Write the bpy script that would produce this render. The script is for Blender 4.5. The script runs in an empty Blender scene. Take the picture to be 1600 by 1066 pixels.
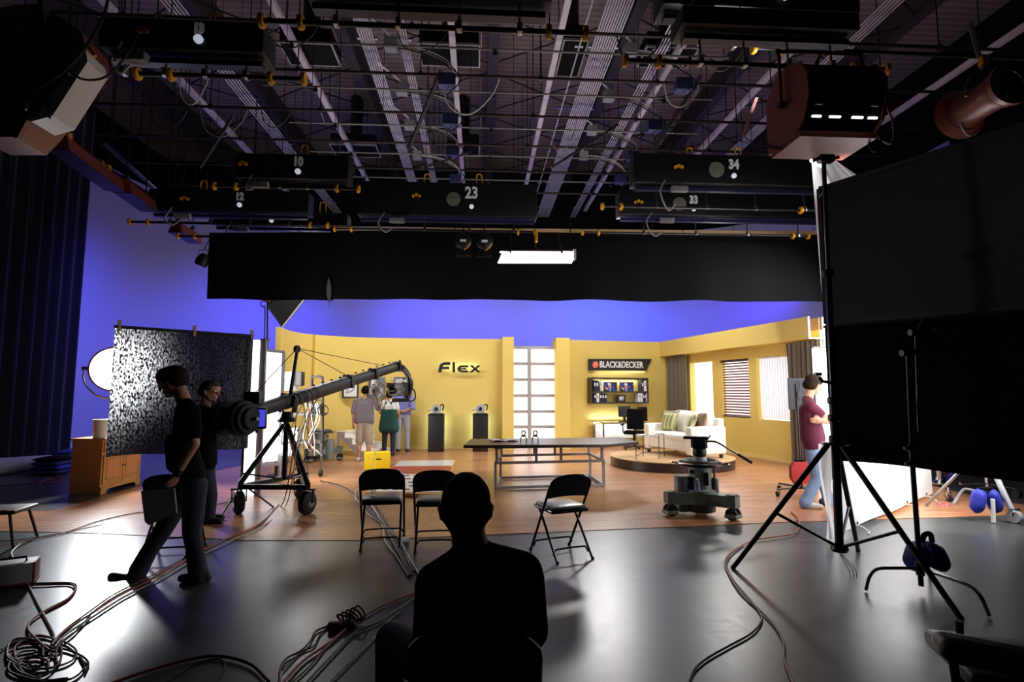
import bpy, math, random
import numpy as np
from mathutils import Vector, Matrix
random.seed(7)
V = Vector
R = math.radians
SC = bpy.context.scene
COL = SC.collection

# ---------------------------------------------------------------- camera
F, CX, CY, CAMH = 850.0, 800.0, 533.0, 1.55      # focal length in pixels of the 1600x1066 frame
TH = math.atan((612 - CY) / F)                   # pitch up
PS = math.atan(51 / F * math.cos(TH))            # yaw to the right of the room axis
cam_w = V((math.sin(PS) * math.cos(TH), math.cos(PS) * math.cos(TH), math.sin(TH)))
cam_r = V((math.cos(PS), -math.sin(PS), 0))
cam_u = cam_r.cross(cam_w)
CAM = V((0, 0, CAMH))
cd = bpy.data.cameras.new('camera')
cd.sensor_width = 36
cd.lens = F / 1600 * 36
cd.clip_end = 200
co = bpy.data.objects.new('camera', cd)
COL.objects.link(co)
m = Matrix((cam_r, cam_u, -cam_w)).transposed().to_4x4()
m.translation = CAM
co.matrix_world = m
SC.camera = co

# ---------------------------------------------------------------- world, exposure, lights
SC.view_settings.view_transform = 'Standard'
SC.view_settings.look = 'None'
SC.view_settings.exposure = 0.0
SC.view_settings.gamma = 1.0
SC.view_settings.use_curve_mapping = False
SC.cycles.use_denoising = True
SC.cycles.max_bounces = 8
SC.cycles.sample_clamp_indirect = 6
wd = bpy.data.worlds.new('studio_dark')
SC.world = wd
wd.use_nodes = True
wd.node_tree.nodes['Background'].inputs[0].default_value = (0.3, 0.33, 0.5, 1)
wd.node_tree.nodes['Background'].inputs[1].default_value = 0.007

def area(name, loc, target, sx, sy, power, color=(1, 1, 1), spread=180):
    l = bpy.data.lights.new(name, 'AREA')
    l.shape = 'RECTANGLE'; l.size = sx; l.size_y = sy; l.energy = power; l.color = color
    l.spread = R(spread)
    o = bpy.data.objects.new(name, l); COL.objects.link(o)
    o.location = loc
    d = (V(target) - V(loc))
    o.rotation_euler = d.to_track_quat('-Z', 'Y').to_euler()
    return o
def spot(name, loc, target, power, angle, blend=.5, color=(1, 1, 1), radius=.15):
    l = bpy.data.lights.new(name, 'SPOT')
    l.energy = power; l.color = color; l.spot_size = R(angle); l.spot_blend = blend; l.shadow_soft_size = radius
    o = bpy.data.objects.new(name, l); COL.objects.link(o)
    o.location = loc
    o.rotation_euler = (V(target) - V(loc)).to_track_quat('-Z', 'Y').to_euler()
    return o
def point(name, loc, power, color=(1, 1, 1), radius=.05):
    l = bpy.data.lights.new(name, 'POINT'); l.energy = power; l.color = color; l.shadow_soft_size = radius
    o = bpy.data.objects.new(name, l); COL.objects.link(o); o.location = loc
    return o
# set key lights, hung behind the black drape
area('set_key_light', (-2.6, 11.7, 4.9), (-2.6, 15, 1.0), 4.0, .7, 150, (1, .985, .95))
area('set_key_light', (3.2, 11.7, 4.9), (3.0, 15.5, 1.0), 4.0, .7, 150, (1, .985, .95))
# back lights over the set, mirrored in the polished floor
area('set_back_light', (3.55, 15.6, 5.0), (2.4, 8, 0.5), .9, .5, 75, (1, .98, .95), 120)
area('set_back_light', (7.0, 15.4, 5.0), (4.0, 8, 0.5), .7, .5, 36, (1, .98, .95), 120)
area('set_back_light', (-4.9, 15.4, 5.0), (-3, 8, 0.5), .7, .5, 30, (1, .98, .95), 120)
area('set_side_light', (7.3, 9.3, 4.7), (4.1, 11.4, .5), 1.4, 1.0, 150, (1, .99, .97), 110)
# added uplights that brighten the ceiling, with no fixture of their own
area('lamp_vent_spill', (-2.4, 12.6, 5.3), (-2.4, 12.0, 9), 3.5, .5, 40, (1, .95, .9))
area('lamp_vent_spill', (2.6, 12.6, 5.3), (2.6, 12.0, 9), 3.5, .5, 40, (1, .95, .9))
# blue cyclorama lights
BL = (.09, .09, 1.0)
area('cyc_light', (-6.3, 13.6, 5.15), (-8.0, 13.8, 3.3), .4, 2.4, 74, BL, 110)
area('cyc_light', (-5.6, 17.0, 5.15), (-7.4, 18.6, 3.4), 2.4, .4, 74, BL, 110)
area('cyc_light', (-1.5, 17.2, 5.3), (-1.5, 19.5, 3.0), 4.5, .4, 110, (.09, .09, 1), 120)
area('cyc_light', (4.5, 17.2, 5.3), (4.5, 19.5, 3.0), 4.5, .4, 135, (.07, .15, 1), 120)
area('cyc_light', (9.6, 17.2, 5.3), (9.6, 19.5, 3.0), 3.5, .4, 50, (.1, .06, 1), 120)

# ---------------------------------------------------------------- pixel <-> place
def ray(px, py):
    return cam_r * ((px - CX) / F) + cam_u * ((CY - py) / F) + cam_w
def P(px, py, Y):
    d = ray(px, py); return CAM + d * (Y / d.y)
def G(px, py, z=0.0):
    d = ray(px, py); return CAM + d * ((z - CAMH) / d.z)
def PX(px, py, X):
    d = ray(px, py); return CAM + d * (X / d.x)
def PZ(px, py, z):
    return G(px, py, z)
def PL(px, py, p0, n):
    d = ray(px, py); return CAM + d * ((V(p0) - CAM).dot(n) / d.dot(n))

# ---------------------------------------------------------------- materials
def lin(c):
    c = c / 255
    return c / 12.92 if c <= .04045 else ((c + .055) / 1.055) ** 2.4
def rgb(r, g, b): return (lin(r), lin(g), lin(b), 1)
MATS = {}
def mat(name, col, rough=.6, metal=0.0, var=.12, scale=8, bump=0.0, spec=.5, emit=None, es=0, alpha=1, trans=0, stretch=None, detail=3, sheen=0, coat=0):
    m = bpy.data.materials.new(name); m.use_nodes = True
    nt = m.node_tree; b = nt.nodes['Principled BSDF']
    c = rgb(*col)
    b.inputs['Roughness'].default_value = rough
    b.inputs['Metallic'].default_value = metal
    b.inputs['Specular IOR Level'].default_value = spec
    b.inputs['Alpha'].default_value = alpha
    b.inputs['Transmission Weight'].default_value = trans
    b.inputs['Sheen Weight'].default_value = sheen
    b.inputs['Coat Weight'].default_value = coat
    tc = nt.nodes.new('ShaderNodeTexCoord')
    src = tc.outputs['Object']
    if stretch:
        mp = nt.nodes.new('ShaderNodeMapping'); mp.inputs['Scale'].default_value = stretch
        nt.links.new(src, mp.inputs['Vector']); src = mp.outputs['Vector']
    nz = nt.nodes.new('ShaderNodeTexNoise'); nz.inputs['Scale'].default_value = scale; nz.inputs['Detail'].default_value = detail
    nt.links.new(src, nz.inputs['Vector'])
    mx = nt.nodes.new('ShaderNodeMix'); mx.data_type = 'RGBA'
    mx.inputs['A'].default_value = tuple(x * (1 - var) for x in c[:3]) + (1,)
    mx.inputs['B'].default_value = tuple(min(1, x * (1 + var)) for x in c[:3]) + (1,)
    nt.links.new(nz.outputs['Fac'], mx.inputs['Factor'])
    nt.links.new(mx.outputs['Result'], b.inputs['Base Color'])
    if bump:
        bp = nt.nodes.new('ShaderNodeBump'); bp.inputs['Strength'].default_value = bump; bp.inputs['Distance'].default_value = .02
        nt.links.new(nz.outputs['Fac'], bp.inputs['Height']); nt.links.new(bp.outputs['Normal'], b.inputs['Normal'])
    if emit:
        b.inputs['Emission Color'].default_value = rgb(*emit); b.inputs['Emission Strength'].default_value = es
    MATS[name] = m
    return m
mat('black_paint', (22, 22, 24), .45)
mat('black_matte', (13, 13, 14), .9, spec=.2)
mat('black_gloss', (16, 16, 18), .25)
mat('rubber', (18, 18, 19), .75)
mat('steel', (150, 152, 155), .3, 1)
mat('chrome', (210, 212, 215), .15, 1)
mat('dark_steel', (70, 70, 74), .35, .9)
mat('grey_paint', (112, 122, 114), .45)
mat('grey_dark_paint', (72, 78, 74), .5)
mat('light_grey', (168, 166, 172), .5)
mat('white_paint', (226, 226, 224), .5, var=.04)
mat('white_plastic', (225, 225, 228), .35, var=.04)
mat('brown_paint', (122, 55, 42), .4)
mat('yellow_plastic', (236, 166, 20), .4, var=.08)
mat('yellow_box', (244, 208, 24), .5, var=.06)
mat('yellow_wall', (222, 194, 104), .75, var=.03, scale=2)
mat('yellow_trim', (228, 204, 128), .6, var=.03)
mat('cream_wood', (236, 226, 206), .6, var=.05)
mat('wood_raw', (196, 168, 124), .7, stretch=(1, 12, 12))
mat('wood_cut', (150, 120, 100), .8)
mat('pine', (206, 146, 78), .45, var=.25, scale=3, stretch=(1, 1, 9))
mat('pine_dark', (150, 98, 48), .5, var=.2)
mat('espresso', (48, 38, 36), .35, var=.2, stretch=(1, 10, 10))
mat('black_cloth', (10, 10, 11), .95, spec=.1, bump=.3, scale=30)
mat('drape_cloth', (15, 15, 17), .95, spec=.1, bump=.2, scale=40)
mat('navy_velvet', (14, 14, 30), .9, spec=.1, sheen=.25)  # black drape velvet with the blue light put into its colour
mat('taupe_curtain', (112, 101, 86), .85, var=.1, bump=.15, scale=50)
mat('white_cloth', (238, 238, 240), .85, var=.03)
mat('sofa_cloth', (247, 243, 235), .9, var=.03, bump=.15, scale=60)
mat('olive_cloth', (128, 124, 92), .9, var=.1)
mat('tan_cloth', (136, 112, 90), .9, var=.1)
mat('red_bag', (166, 28, 20), .6)
mat('blue_bag', (28, 40, 150), .7)
mat('blue_cloth', (30, 40, 110), .85, var=.3)
mat('carpet_roll', (150, 142, 150), .95, bump=.4, scale=40)
mat('screen_dark', (52, 56, 60), .2)
mat('navy_binder', (20, 26, 58), .5)
mat('orange_cable', (158, 78, 46), .55)
mat('red_cable', (118, 46, 34), .55)
mat('black_cable', (24, 24, 26), .5)
mat('grey_cable', (150, 146, 140), .55)
mat('white_cable', (220, 214, 204), .55)
mat('paper', (236, 234, 232), .8, var=.03)
mat('cardboard', (150, 116, 80), .85)
mat('skin', (196, 140, 112), .55, var=.08)
mat('skin_dark', (120, 80, 62), .55, var=.08)
mat('hair_dark', (20, 17, 15), .9, spec=.1, bump=.5, scale=80)
mat('hair_brown', (46, 32, 23), .9, spec=.1, bump=.5, scale=80)
mat('hair_grey', (74, 70, 66), .9, spec=.1, bump=.5, scale=80)
mat('tee_black', (16, 16, 18), .9, spec=.1)
mat('tee_grey', (116, 109, 111), .9, bump=.2, scale=12)
mat('tee_maroon', (92, 20, 48), .85, bump=.2, scale=12)
mat('tee_white', (232, 230, 226), .9)
mat('apron_green', (22, 72, 66), .85)
mat('shirt_violet', (126, 128, 196), .8, bump=.2, scale=14)
mat('jeans_dark', (30, 38, 58), .85, var=.2)
mat('jeans_light', (128, 150, 184), .85, var=.18, bump=.2, scale=10)
mat('khaki', (170, 154, 134), .85)
mat('trouser_grey', (160, 160, 168), .85)
mat('shoe_dark', (36, 34, 33), .6)
mat('shoe_light', (186, 182, 172), .7)
mat('glass_clear', (245, 250, 250), .03, trans=1, var=0)
mat('plastic_clear', (240, 245, 250), .08, trans=.9, var=0)
mat('bottle_blue', (70, 150, 210), .1, trans=.6)
mat('strut_white', (200, 192, 200), .45, var=.1, scale=4)
mat('conduit', (196, 192, 196), .4, .25, var=.05)
mat('pipe_dark', (52, 40, 36), .45, .3)
mat('box_grey', (120, 122, 122), .5)
mat('vinyl_grey', (92, 90, 82), .3, var=.08)
mat('board_grey', (196, 196, 196), .3, var=.08, scale=3)
mat('board_red', (150, 52, 40), .4)
mat('orange_sign', (240, 100, 60), .4)
mat('tennis', (190, 210, 40), .8)
mat('plate_grey', (112, 114, 120), .4, .2)
mat('lamp_white', (255, 255, 255), .4, emit=(255, 253, 250), es=14, var=0)
mat('hmi_white', (255, 255, 255), .4, emit=(250, 253, 255), es=20, var=0)
mat('tube_white', (255, 255, 255), .4, emit=(250, 255, 250), es=10, var=0)
mat('tube_pink', (255, 255, 255), .4, emit=(255, 215, 220), es=2.5, var=0)
mat('window_glow', (250, 252, 255), .5, emit=(250, 251, 255), es=1.7, var=0)
mat('diffuser_glow', (250, 252, 255), .6, emit=(250, 251, 255), es=2.2, var=0)  # for the lit diffuser; also put on foam boards that are no lamps
mat('slot_glow', (255, 240, 230), .5, emit=(255, 236, 226), es=3, var=0)
mat('lens_glow', (255, 255, 255), .3, emit=(235, 245, 255), es=2, var=0)
mat('indicator', (230, 240, 250), .3, emit=(220, 232, 245), es=.5, var=0)
mat('number_white', (236, 238, 240), .5, emit=(230, 236, 245), es=.03, var=0)  # slight emission put in so the hoist numbers look lit
mat('monitor_glow', (60, 60, 230), .3, emit=(84, 84, 246), es=.7, var=.6, scale=9)
mat('glow_letter', (5, 5, 5), .5)

def node_mat(name):
    m = bpy.data.materials.new(name); m.use_nodes = True; MATS[name] = m
    return m, m.node_tree, m.node_tree.nodes['Principled BSDF']
# polished concrete
m, nt, b = node_mat('concrete')
tc = nt.nodes.new('ShaderNodeTexCoord')
n1 = nt.nodes.new('ShaderNodeTexNoise'); n1.inputs['Scale'].default_value = .9; n1.inputs['Detail'].default_value = 8; n1.inputs['Roughness'].default_value = .65
n2 = nt.nodes.new('ShaderNodeTexNoise'); n2.inputs['Scale'].default_value = 14; n2.inputs['Detail'].default_value = 6
nt.links.new(tc.outputs['Object'], n1.inputs['Vector']); nt.links.new(tc.outputs['Object'], n2.inputs['Vector'])
cr = nt.nodes.new('ShaderNodeValToRGB')
cr.color_ramp.elements[0].position = .3; cr.color_ramp.elements[0].color = rgb(46, 48, 49)
cr.color_ramp.elements[1].position = .75; cr.color_ramp.elements[1].color = rgb(84, 86, 84)
nt.links.new(n1.outputs['Fac'], cr.inputs['Fac']); nt.links.new(cr.outputs['Color'], b.inputs['Base Color'])
ma = nt.nodes.new('ShaderNodeMath'); ma.operation = 'MULTIPLY_ADD'; ma.inputs[1].default_value = .1; ma.inputs[2].default_value = .27
nt.links.new(n2.outputs['Fac'], ma.inputs[0]); nt.links.new(ma.outputs[0], b.inputs['Roughness'])
b.inputs['Specular IOR Level'].default_value = .6
# wood laminate
m, nt, b = node_mat('laminate')
tc = nt.nodes.new('ShaderNodeTexCoord')
mp = nt.nodes.new('ShaderNodeMapping')
nt.links.new(tc.outputs['Object'], mp.inputs['Vector'])
br = nt.nodes.new('ShaderNodeTexBrick'); br.inputs['Scale'].default_value = 1; br.inputs['Brick Width'].default_value = 1.2; br.inputs['Row Height'].default_value = .13
br.inputs['Mortar Size'].default_value = .004; br.inputs['Color1'].default_value = rgb(206, 150, 110); br.inputs['Color2'].default_value = rgb(180, 124, 88); br.inputs['Mortar'].default_value = rgb(80, 48, 32)
nt.links.new(mp.outputs['Vector'], br.inputs['Vector'])
mp2 = nt.nodes.new('ShaderNodeMapping'); mp2.inputs['Scale'].default_value = (1.2, 22, 1)
nt.links.new(tc.outputs['Object'], mp2.inputs['Vector'])
ng = nt.nodes.new('ShaderNodeTexNoise'); ng.inputs['Scale'].default_value = 1.6; ng.inputs['Detail'].default_value = 6; ng.inputs['Roughness'].default_value = .7
nt.links.new(mp2.outputs['Vector'], ng.inputs['Vector'])
cr = nt.nodes.new('ShaderNodeValToRGB')
cr.color_ramp.elements[0].position = .3; cr.color_ramp.elements[0].color = (.42, .36, .32, 1)
cr.color_ramp.elements[1].position = .7; cr.color_ramp.elements[1].color = (1.25, 1.2, 1.15, 1)
nt.links.new(ng.outputs['Fac'], cr.inputs['Fac'])
mx = nt.nodes.new('ShaderNodeMix'); mx.data_type = 'RGBA'; mx.blend_type = 'MULTIPLY'; mx.inputs['Factor'].default_value = 1
nt.links.new(br.outputs['Color'], mx.inputs['A']); nt.links.new(cr.outputs['Color'], mx.inputs['B'])
nt.links.new(mx.outputs['Result'], b.inputs['Base Color'])
b.inputs['Roughness'].default_value = .3
# ceiling deck
m, nt, b = node_mat('ceiling_deck')
tc = nt.nodes.new('ShaderNodeTexCoord')
wv = nt.nodes.new('ShaderNodeTexWave'); wv.bands_direction = 'Y'; wv.inputs['Scale'].default_value = 1.6; wv.inputs['Distortion'].default_value = .4
nz = nt.nodes.new('ShaderNodeTexNoise'); nz.inputs['Scale'].default_value = .8; nz.inputs['Detail'].default_value = 6
nt.links.new(tc.outputs['Object'], wv.inputs['Vector']); nt.links.new(tc.outputs['Object'], nz.inputs['Vector'])
cr = nt.nodes.new('ShaderNodeValToRGB'); cr.color_ramp.elements[0].color = rgb(96, 86, 82); cr.color_ramp.elements[1].color = rgb(176, 162, 156)
nt.links.new(nz.outputs['Fac'], cr.inputs['Fac'])
mx = nt.nodes.new('ShaderNodeMix'); mx.data_type = 'RGBA'; mx.blend_type = 'MULTIPLY'; mx.inputs['Factor'].default_value = .35
nt.links.new(cr.outputs['Color'], mx.inputs['A']); nt.links.new(wv.outputs['Color'], mx.inputs['B']); nt.links.new(mx.outputs['Result'], b.inputs['Base Color'])
b.inputs['Roughness'].default_value = .85
mat('blind_wood', (120, 62, 56), .5)
mat('plate_cloth', (90, 90, 92), .9)
mat('board_white', (232, 230, 222), .35, var=.03)
mat('laminate_light', (196, 156, 112), .4, var=.2, scale=4, stretch=(1, 14, 1))
mat('panel_grey', (66, 67, 72), .85, spec=.1)
mat('plate_black', (34, 34, 36), .85)
mat('pine_panel', (212, 142, 82), .45, var=.25, scale=3, stretch=(1, 6, 1))
mat('flag_cloth', (58, 58, 60), .75, var=.06, bump=.1, scale=60)
mat('flag_frame', (62, 62, 64), .6)
mat('tape_pink', (226, 130, 150), .5)
mat('vinyl_black', (18, 18, 19), .35)
mat('beam_dark', (60, 54, 54), .6)
mat('hoist_black', (12, 12, 14), .5)
mat('tray_blue', (40, 42, 74), .4, .2)  # blue of the hoist trays; also paints blue light onto pipe and cords
mat('breaker_blue', (40, 46, 92), .5)
mat('reel_grey', (120, 118, 104), .5)
# cyclorama
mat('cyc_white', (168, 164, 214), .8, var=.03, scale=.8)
# open-weave black scrim on the left: threads with pin holes
m, nt, b = node_mat('scrim_cloth')
b.inputs['Base Color'].default_value = rgb(20, 20, 21); b.inputs['Roughness'].default_value = .9
tc = nt.nodes.new('ShaderNodeTexCoord')
mp = nt.nodes.new('ShaderNodeMapping'); mp.inputs['Scale'].default_value = (1, 1, .55)
nz = nt.nodes.new('ShaderNodeTexNoise'); nz.inputs['Scale'].default_value = 60; nz.inputs['Detail'].default_value = 3
nt.links.new(tc.outputs['Object'], mp.inputs['Vector']); nt.links.new(mp.outputs['Vector'], nz.inputs['Vector'])
cr = nt.nodes.new('ShaderNodeValToRGB'); cr.color_ramp.elements[0].position = .42; cr.color_ramp.elements[0].color = (.0, .0, .0, 1); cr.color_ramp.elements[1].position = .74
cr.color_ramp.elements[1].color = (.075, .075, .078, 1)
nt.links.new(nz.outputs['Fac'], cr.inputs['Fac'])
tr = nt.nodes.new('ShaderNodeBsdfRefraction'); tr.inputs['Color'].default_value = (.9, .9, .92, 1); tr.inputs['Roughness'].default_value = .8; tr.inputs['IOR'].default_value = 1.3
ms = nt.nodes.new('ShaderNodeMixShader')
out = nt.nodes['Material Output']
nt.links.new(cr.outputs['Color'], ms.inputs['Fac']); nt.links.new(b.outputs[0], ms.inputs[1]); nt.links.new(tr.outputs[0], ms.inputs[2])
nt.links.new(ms.outputs[0], out.inputs['Surface'])
# white silk that lets light through
m, nt, b = node_mat('silk')
b.inputs['Base Color'].default_value = (.86, .86, .88, 1); b.inputs['Roughness'].default_value = .9
tr = nt.nodes.new('ShaderNodeBsdfTranslucent'); tr.inputs['Color'].default_value = (.9, .9, .92, 1)
ms = nt.nodes.new('ShaderNodeMixShader'); ms.inputs['Fac'].default_value = .45
out = nt.nodes['Material Output']
nt.links.new(b.outputs[0], ms.inputs[1]); nt.links.new(tr.outputs[0], ms.inputs[2]); nt.links.new(ms.outputs[0], out.inputs['Surface'])
m = MATS['silk'].copy(); m.name = 'vertical_blind'; MATS['vertical_blind'] = m
for n_ in m.node_tree.nodes:
    if n_.type == 'MIX_SHADER': n_.inputs['Fac'].default_value = .6
# striped cushion cloth
m, nt, b = node_mat('striped_cloth')
tc = nt.nodes.new('ShaderNodeTexCoord')
wv = nt.nodes.new('ShaderNodeTexWave'); wv.bands_direction = 'X'; wv.inputs['Scale'].default_value = 3.2; wv.inputs['Distortion'].default_value = .6
nt.links.new(tc.outputs['Object'], wv.inputs['Vector'])
cr = nt.nodes.new('ShaderNodeValToRGB'); cr.color_ramp.elements[0].color = rgb(120, 128, 78); cr.color_ramp.elements[1].color = rgb(206, 198, 150)
nt.links.new(wv.outputs['Color'], cr.inputs['Fac']); nt.links.new(cr.outputs['Color'], b.inputs['Base Color']); b.inputs['Roughness'].default_value = .9
# printed box / photograph prints
def print_mat(name, cols, scale=6):
    m, nt, b = node_mat(name)
    tc = nt.nodes.new('ShaderNodeTexCoord'); nz = nt.nodes.new('ShaderNodeTexVoronoi'); nz.inputs['Scale'].default_value = scale
    nt.links.new(tc.outputs['Object'], nz.inputs['Vector'])
    sp = nt.nodes.new('ShaderNodeSeparateColor'); nt.links.new(nz.outputs['Color'], sp.inputs['Color'])
    cr = nt.nodes.new('ShaderNodeValToRGB'); cr.color_ramp.interpolation = 'CONSTANT'
    while len(cr.color_ramp.elements) < len(cols): cr.color_ramp.elements.new(.5)
    for i, c in enumerate(cols):
        cr.color_ramp.elements[i].position = i / len(cols); cr.color_ramp.elements[i].color = rgb(*c)
    nt.links.new(sp.outputs['Red'], cr.inputs['Fac']); nt.links.new(cr.outputs['Color'], b.inputs['Base Color']); b.inputs['Roughness'].default_value = .5
print_mat('game_print', [(40, 60, 170), (30, 40, 110), (220, 220, 230), (190, 130, 100), (60, 90, 200), (20, 20, 40)], 14)
print_mat('photo_print', [(60, 60, 64), (200, 200, 206), (120, 120, 126), (235, 235, 238)], 7)
print_mat('camera_bits', [(26, 24, 24), (92, 88, 84), (44, 40, 38), (20, 19, 19), (70, 46, 34)], 30)

# ---------------------------------------------------------------- mesh builder
class MB:
    def __init__(s): s.v = []; s.f = []; s.fm = []; s.cm = 0
    def add(s, vs, fs):
        k = len(s.v); s.v += [V(x) for x in vs]
        for f in fs: s.f.append([i + k for i in f]); s.fm.append(s.cm)
        return s
    def box(s, c, size, rot=None, rz=0):
        hx, hy, hz = size[0] / 2, size[1] / 2, size[2] / 2
        M = rot if rot is not None else Matrix.Rotation(rz, 3, 'Z')
        vs = [V(c) + M @ V((x, y, z)) for x in (-hx, hx) for y in (-hy, hy) for z in (-hz, hz)]
        return s.add(vs, [(0, 1, 3, 2), (4, 6, 7, 5), (0, 4, 5, 1), (2, 3, 7, 6), (0, 2, 6, 4), (1, 5, 7, 3)])
    def bx(s, x0, x1, y0, y1, z0, z1):
        return s.box(((x0 + x1) / 2, (y0 + y1) / 2, (z0 + z1) / 2), (abs(x1 - x0), abs(y1 - y0), abs(z1 - z0)))
    def bar(s, p, q, w, h=None, up=(0, 0, 1)):
        p, q = V(p), V(q); h = h or w; d = q - p; L = d.length
        x = d.normalized(); upv = V(up)
        if abs(x.dot(upv)) > .98: upv = V((1, 0, 0))
        y = upv.cross(x).normalized(); z = x.cross(y)
        return s.box((p + q) / 2, (L, w, h), Matrix((x, y, z)).transposed())
    def cyl(s, p, q, r, r2=None, n=12, caps=True):
        p, q = V(p), V(q); r2 = r if r2 is None else r2
        x = (q - p).normalized(); a = V((0, 0, 1)) if abs(x.z) < .9 else V((1, 0, 0))
        y = a.cross(x).normalized(); z = x.cross(y)
        ring = [y * math.cos(2 * math.pi * i / n) + z * math.sin(2 * math.pi * i / n) for i in range(n)]
        vs = [p + o * r for o in ring] + [q + o * r2 for o in ring]
        fs = [(i, (i + 1) % n, n + (i + 1) % n, n + i) for i in range(n)]
        if caps: fs += [tuple(range(n - 1, -1, -1)), tuple(range(n, 2 * n))]
        return s.add(vs, fs)
    def tube(s, pts, r, n=8, closed=False):
        pts = [V(p) for p in pts]; N = len(pts)
        rs = r if isinstance(r, (list, tuple)) else [r] * N
        vs = []; prev = None
        for i, p in enumerate(pts):
            a = pts[(i - 1) % N] if (closed or i > 0) else p
            c = pts[(i + 1) % N] if (closed or i < N - 1) else p
            t = (c - a)
            t = t.normalized() if t.length > 1e-9 else V((1, 0, 0))
            if prev is None:
                u = V((0, 0, 1)) if abs(t.z) < .9 else V((1, 0, 0))
                y = (u - t * u.dot(t)).normalized()
            else:
                y = prev - t * prev.dot(t)
                y = y.normalized() if y.length > 1e-6 else V((1, 0, 0))
            prev = y; z = t.cross(y)
            vs += [p + (y * math.cos(2 * math.pi * k / n) + z * math.sin(2 * math.pi * k / n)) * rs[i] for k in range(n)]
        fs = []
        for i in range(N if closed else N - 1):
            j = (i + 1) % N
            fs += [(i * n + k, i * n + (k + 1) % n, j * n + (k + 1) % n, j * n + k) for k in range(n)]
        if not closed: fs += [tuple(range(n - 1, -1, -1)), tuple(range((N - 1) * n, N * n))]
        return s.add(vs, fs)
    def lathe(s, prof, o=(0, 0, 0), axis=(0, 0, 1), n=24, cap=True):
        o = V(o); x = V(axis).normalized(); a = V((1, 0, 0)) if abs(x.x) < .9 else V((0, 1, 0))
        y = (a - x * a.dot(x)).normalized(); z = x.cross(y)
        vs = []
        for r, h in prof:
            vs += [o + x * h + (y * math.cos(2 * math.pi * k / n) + z * math.sin(2 * math.pi * k / n)) * max(r, 1e-4) for k in range(n)]
        m_ = len(prof)
        fs = [(i * n + k, i * n + (k + 1) % n, (i + 1) * n + (k + 1) % n, (i + 1) * n + k) for i in range(m_ - 1) for k in range(n)]
        if cap: fs += [tuple(range(n - 1, -1, -1)), tuple(range((m_ - 1) * n, m_ * n))]
        return s.add(vs, fs)
    def prism(s, poly, off):
        n = len(poly); off = V(off); p = [V(x) for x in poly]
        vs = p + [x + off for x in p]
        fs = [tuple(range(n - 1, -1, -1)), tuple(range(n, 2 * n))] + [(i, (i + 1) % n, n + (i + 1) % n, n + i) for i in range(n)]
        return s.add(vs, fs)
    def sph(s, c, r, n=12, m_=8, sc=(1, 1, 1)):
        c = V(c); vs = []
        for i in range(m_ + 1):
            t = math.pi * i / m_
            for k in range(n):
                a = 2 * math.pi * k / n
                vs.append(c + V((math.sin(t) * math.cos(a) * r * sc[0], math.sin(t) * math.sin(a) * r * sc[1], math.cos(t) * r * sc[2])))
        fs = [(i * n + k, (i + 1) * n + k, (i + 1) * n + (k + 1) % n, i * n + (k + 1) % n) for i in range(m_) for k in range(n)]
        return s.add(vs, fs)
    def rbox(s, c, size, r, n=6, rot=None, puff=0):
        c = V(c); M = rot if rot is not None else Matrix.Identity(3)
        h = V(size) / 2; r = min(r, min(h)); inn = h - V((r, r, r))
        vs = []; fs = []
        for ax in range(3):
            for sg in (-1, 1):
                k0 = len(vs)
                b1, b2 = (ax + 1) % 3, (ax + 2) % 3
                def coords(a):
                    q = [-h[a], -h[a] + r * .4, -inn[a]] + [inn[a] * (2 * i / n - 1) for i in range(1, n)] + [inn[a], h[a] - r * .4, h[a]]
                    return q
                A, B = coords(b1), coords(b2)
                for a in A:
                    for bb in B:
                        p = V((0, 0, 0)); p[ax] = h[ax] * sg; p[b1] = a; p[b2] = bb
                        cl = V([max(-inn[i], min(inn[i], p[i])) for i in range(3)])
                        d = p - cl
                        p = cl + d.normalized() * r if d.length > 1e-9 else p
                        if puff:
                            p[ax] += sg * puff * max(0, 1 - (a / h[b1]) ** 2) * max(0, 1 - (bb / h[b2]) ** 2)
                        vs.append(c + M @ p)
                nb = len(B)
                for i in range(len(A) - 1):
                    for j in range(nb - 1):
                        f = (k0 + i * nb + j, k0 + (i + 1) * nb + j, k0 + (i + 1) * nb + j + 1, k0 + i * nb + j + 1)
                        fs.append(f if sg > 0 else f[::-1])
        return s.add(vs, fs)
    def pillow(s, c, w, h, t, rot=None, n=10):
        M = rot if rot is not None else Matrix.Identity(3); c = V(c)
        vs = []; fs = []
        for sg in (-1, 1):
            k0 = len(vs)
            for i in range(n + 1):
                for j in range(n + 1):
                    u, v = 2 * i / n - 1, 2 * j / n - 1
                    pin = 1 - .07 * (1 - u * u) * abs(v) ** 2
                    pin2 = 1 - .07 * (1 - v * v) * abs(u) ** 2
                    th = t / 2 * ((1 - u ** 4) * (1 - v ** 4)) ** .6
                    vs.append(c + M @ V((u * w / 2 * pin2, sg * th, v * h / 2 * pin)))
            for i in range(n):
                for j in range(n):
                    f = (k0 + i * (n + 1) + j, k0 + (i + 1) * (n + 1) + j, k0 + (i + 1) * (n + 1) + j + 1, k0 + i * (n + 1) + j + 1)
                    fs.append(f if sg < 0 else f[::-1])
        return s.add(vs, fs)
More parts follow.
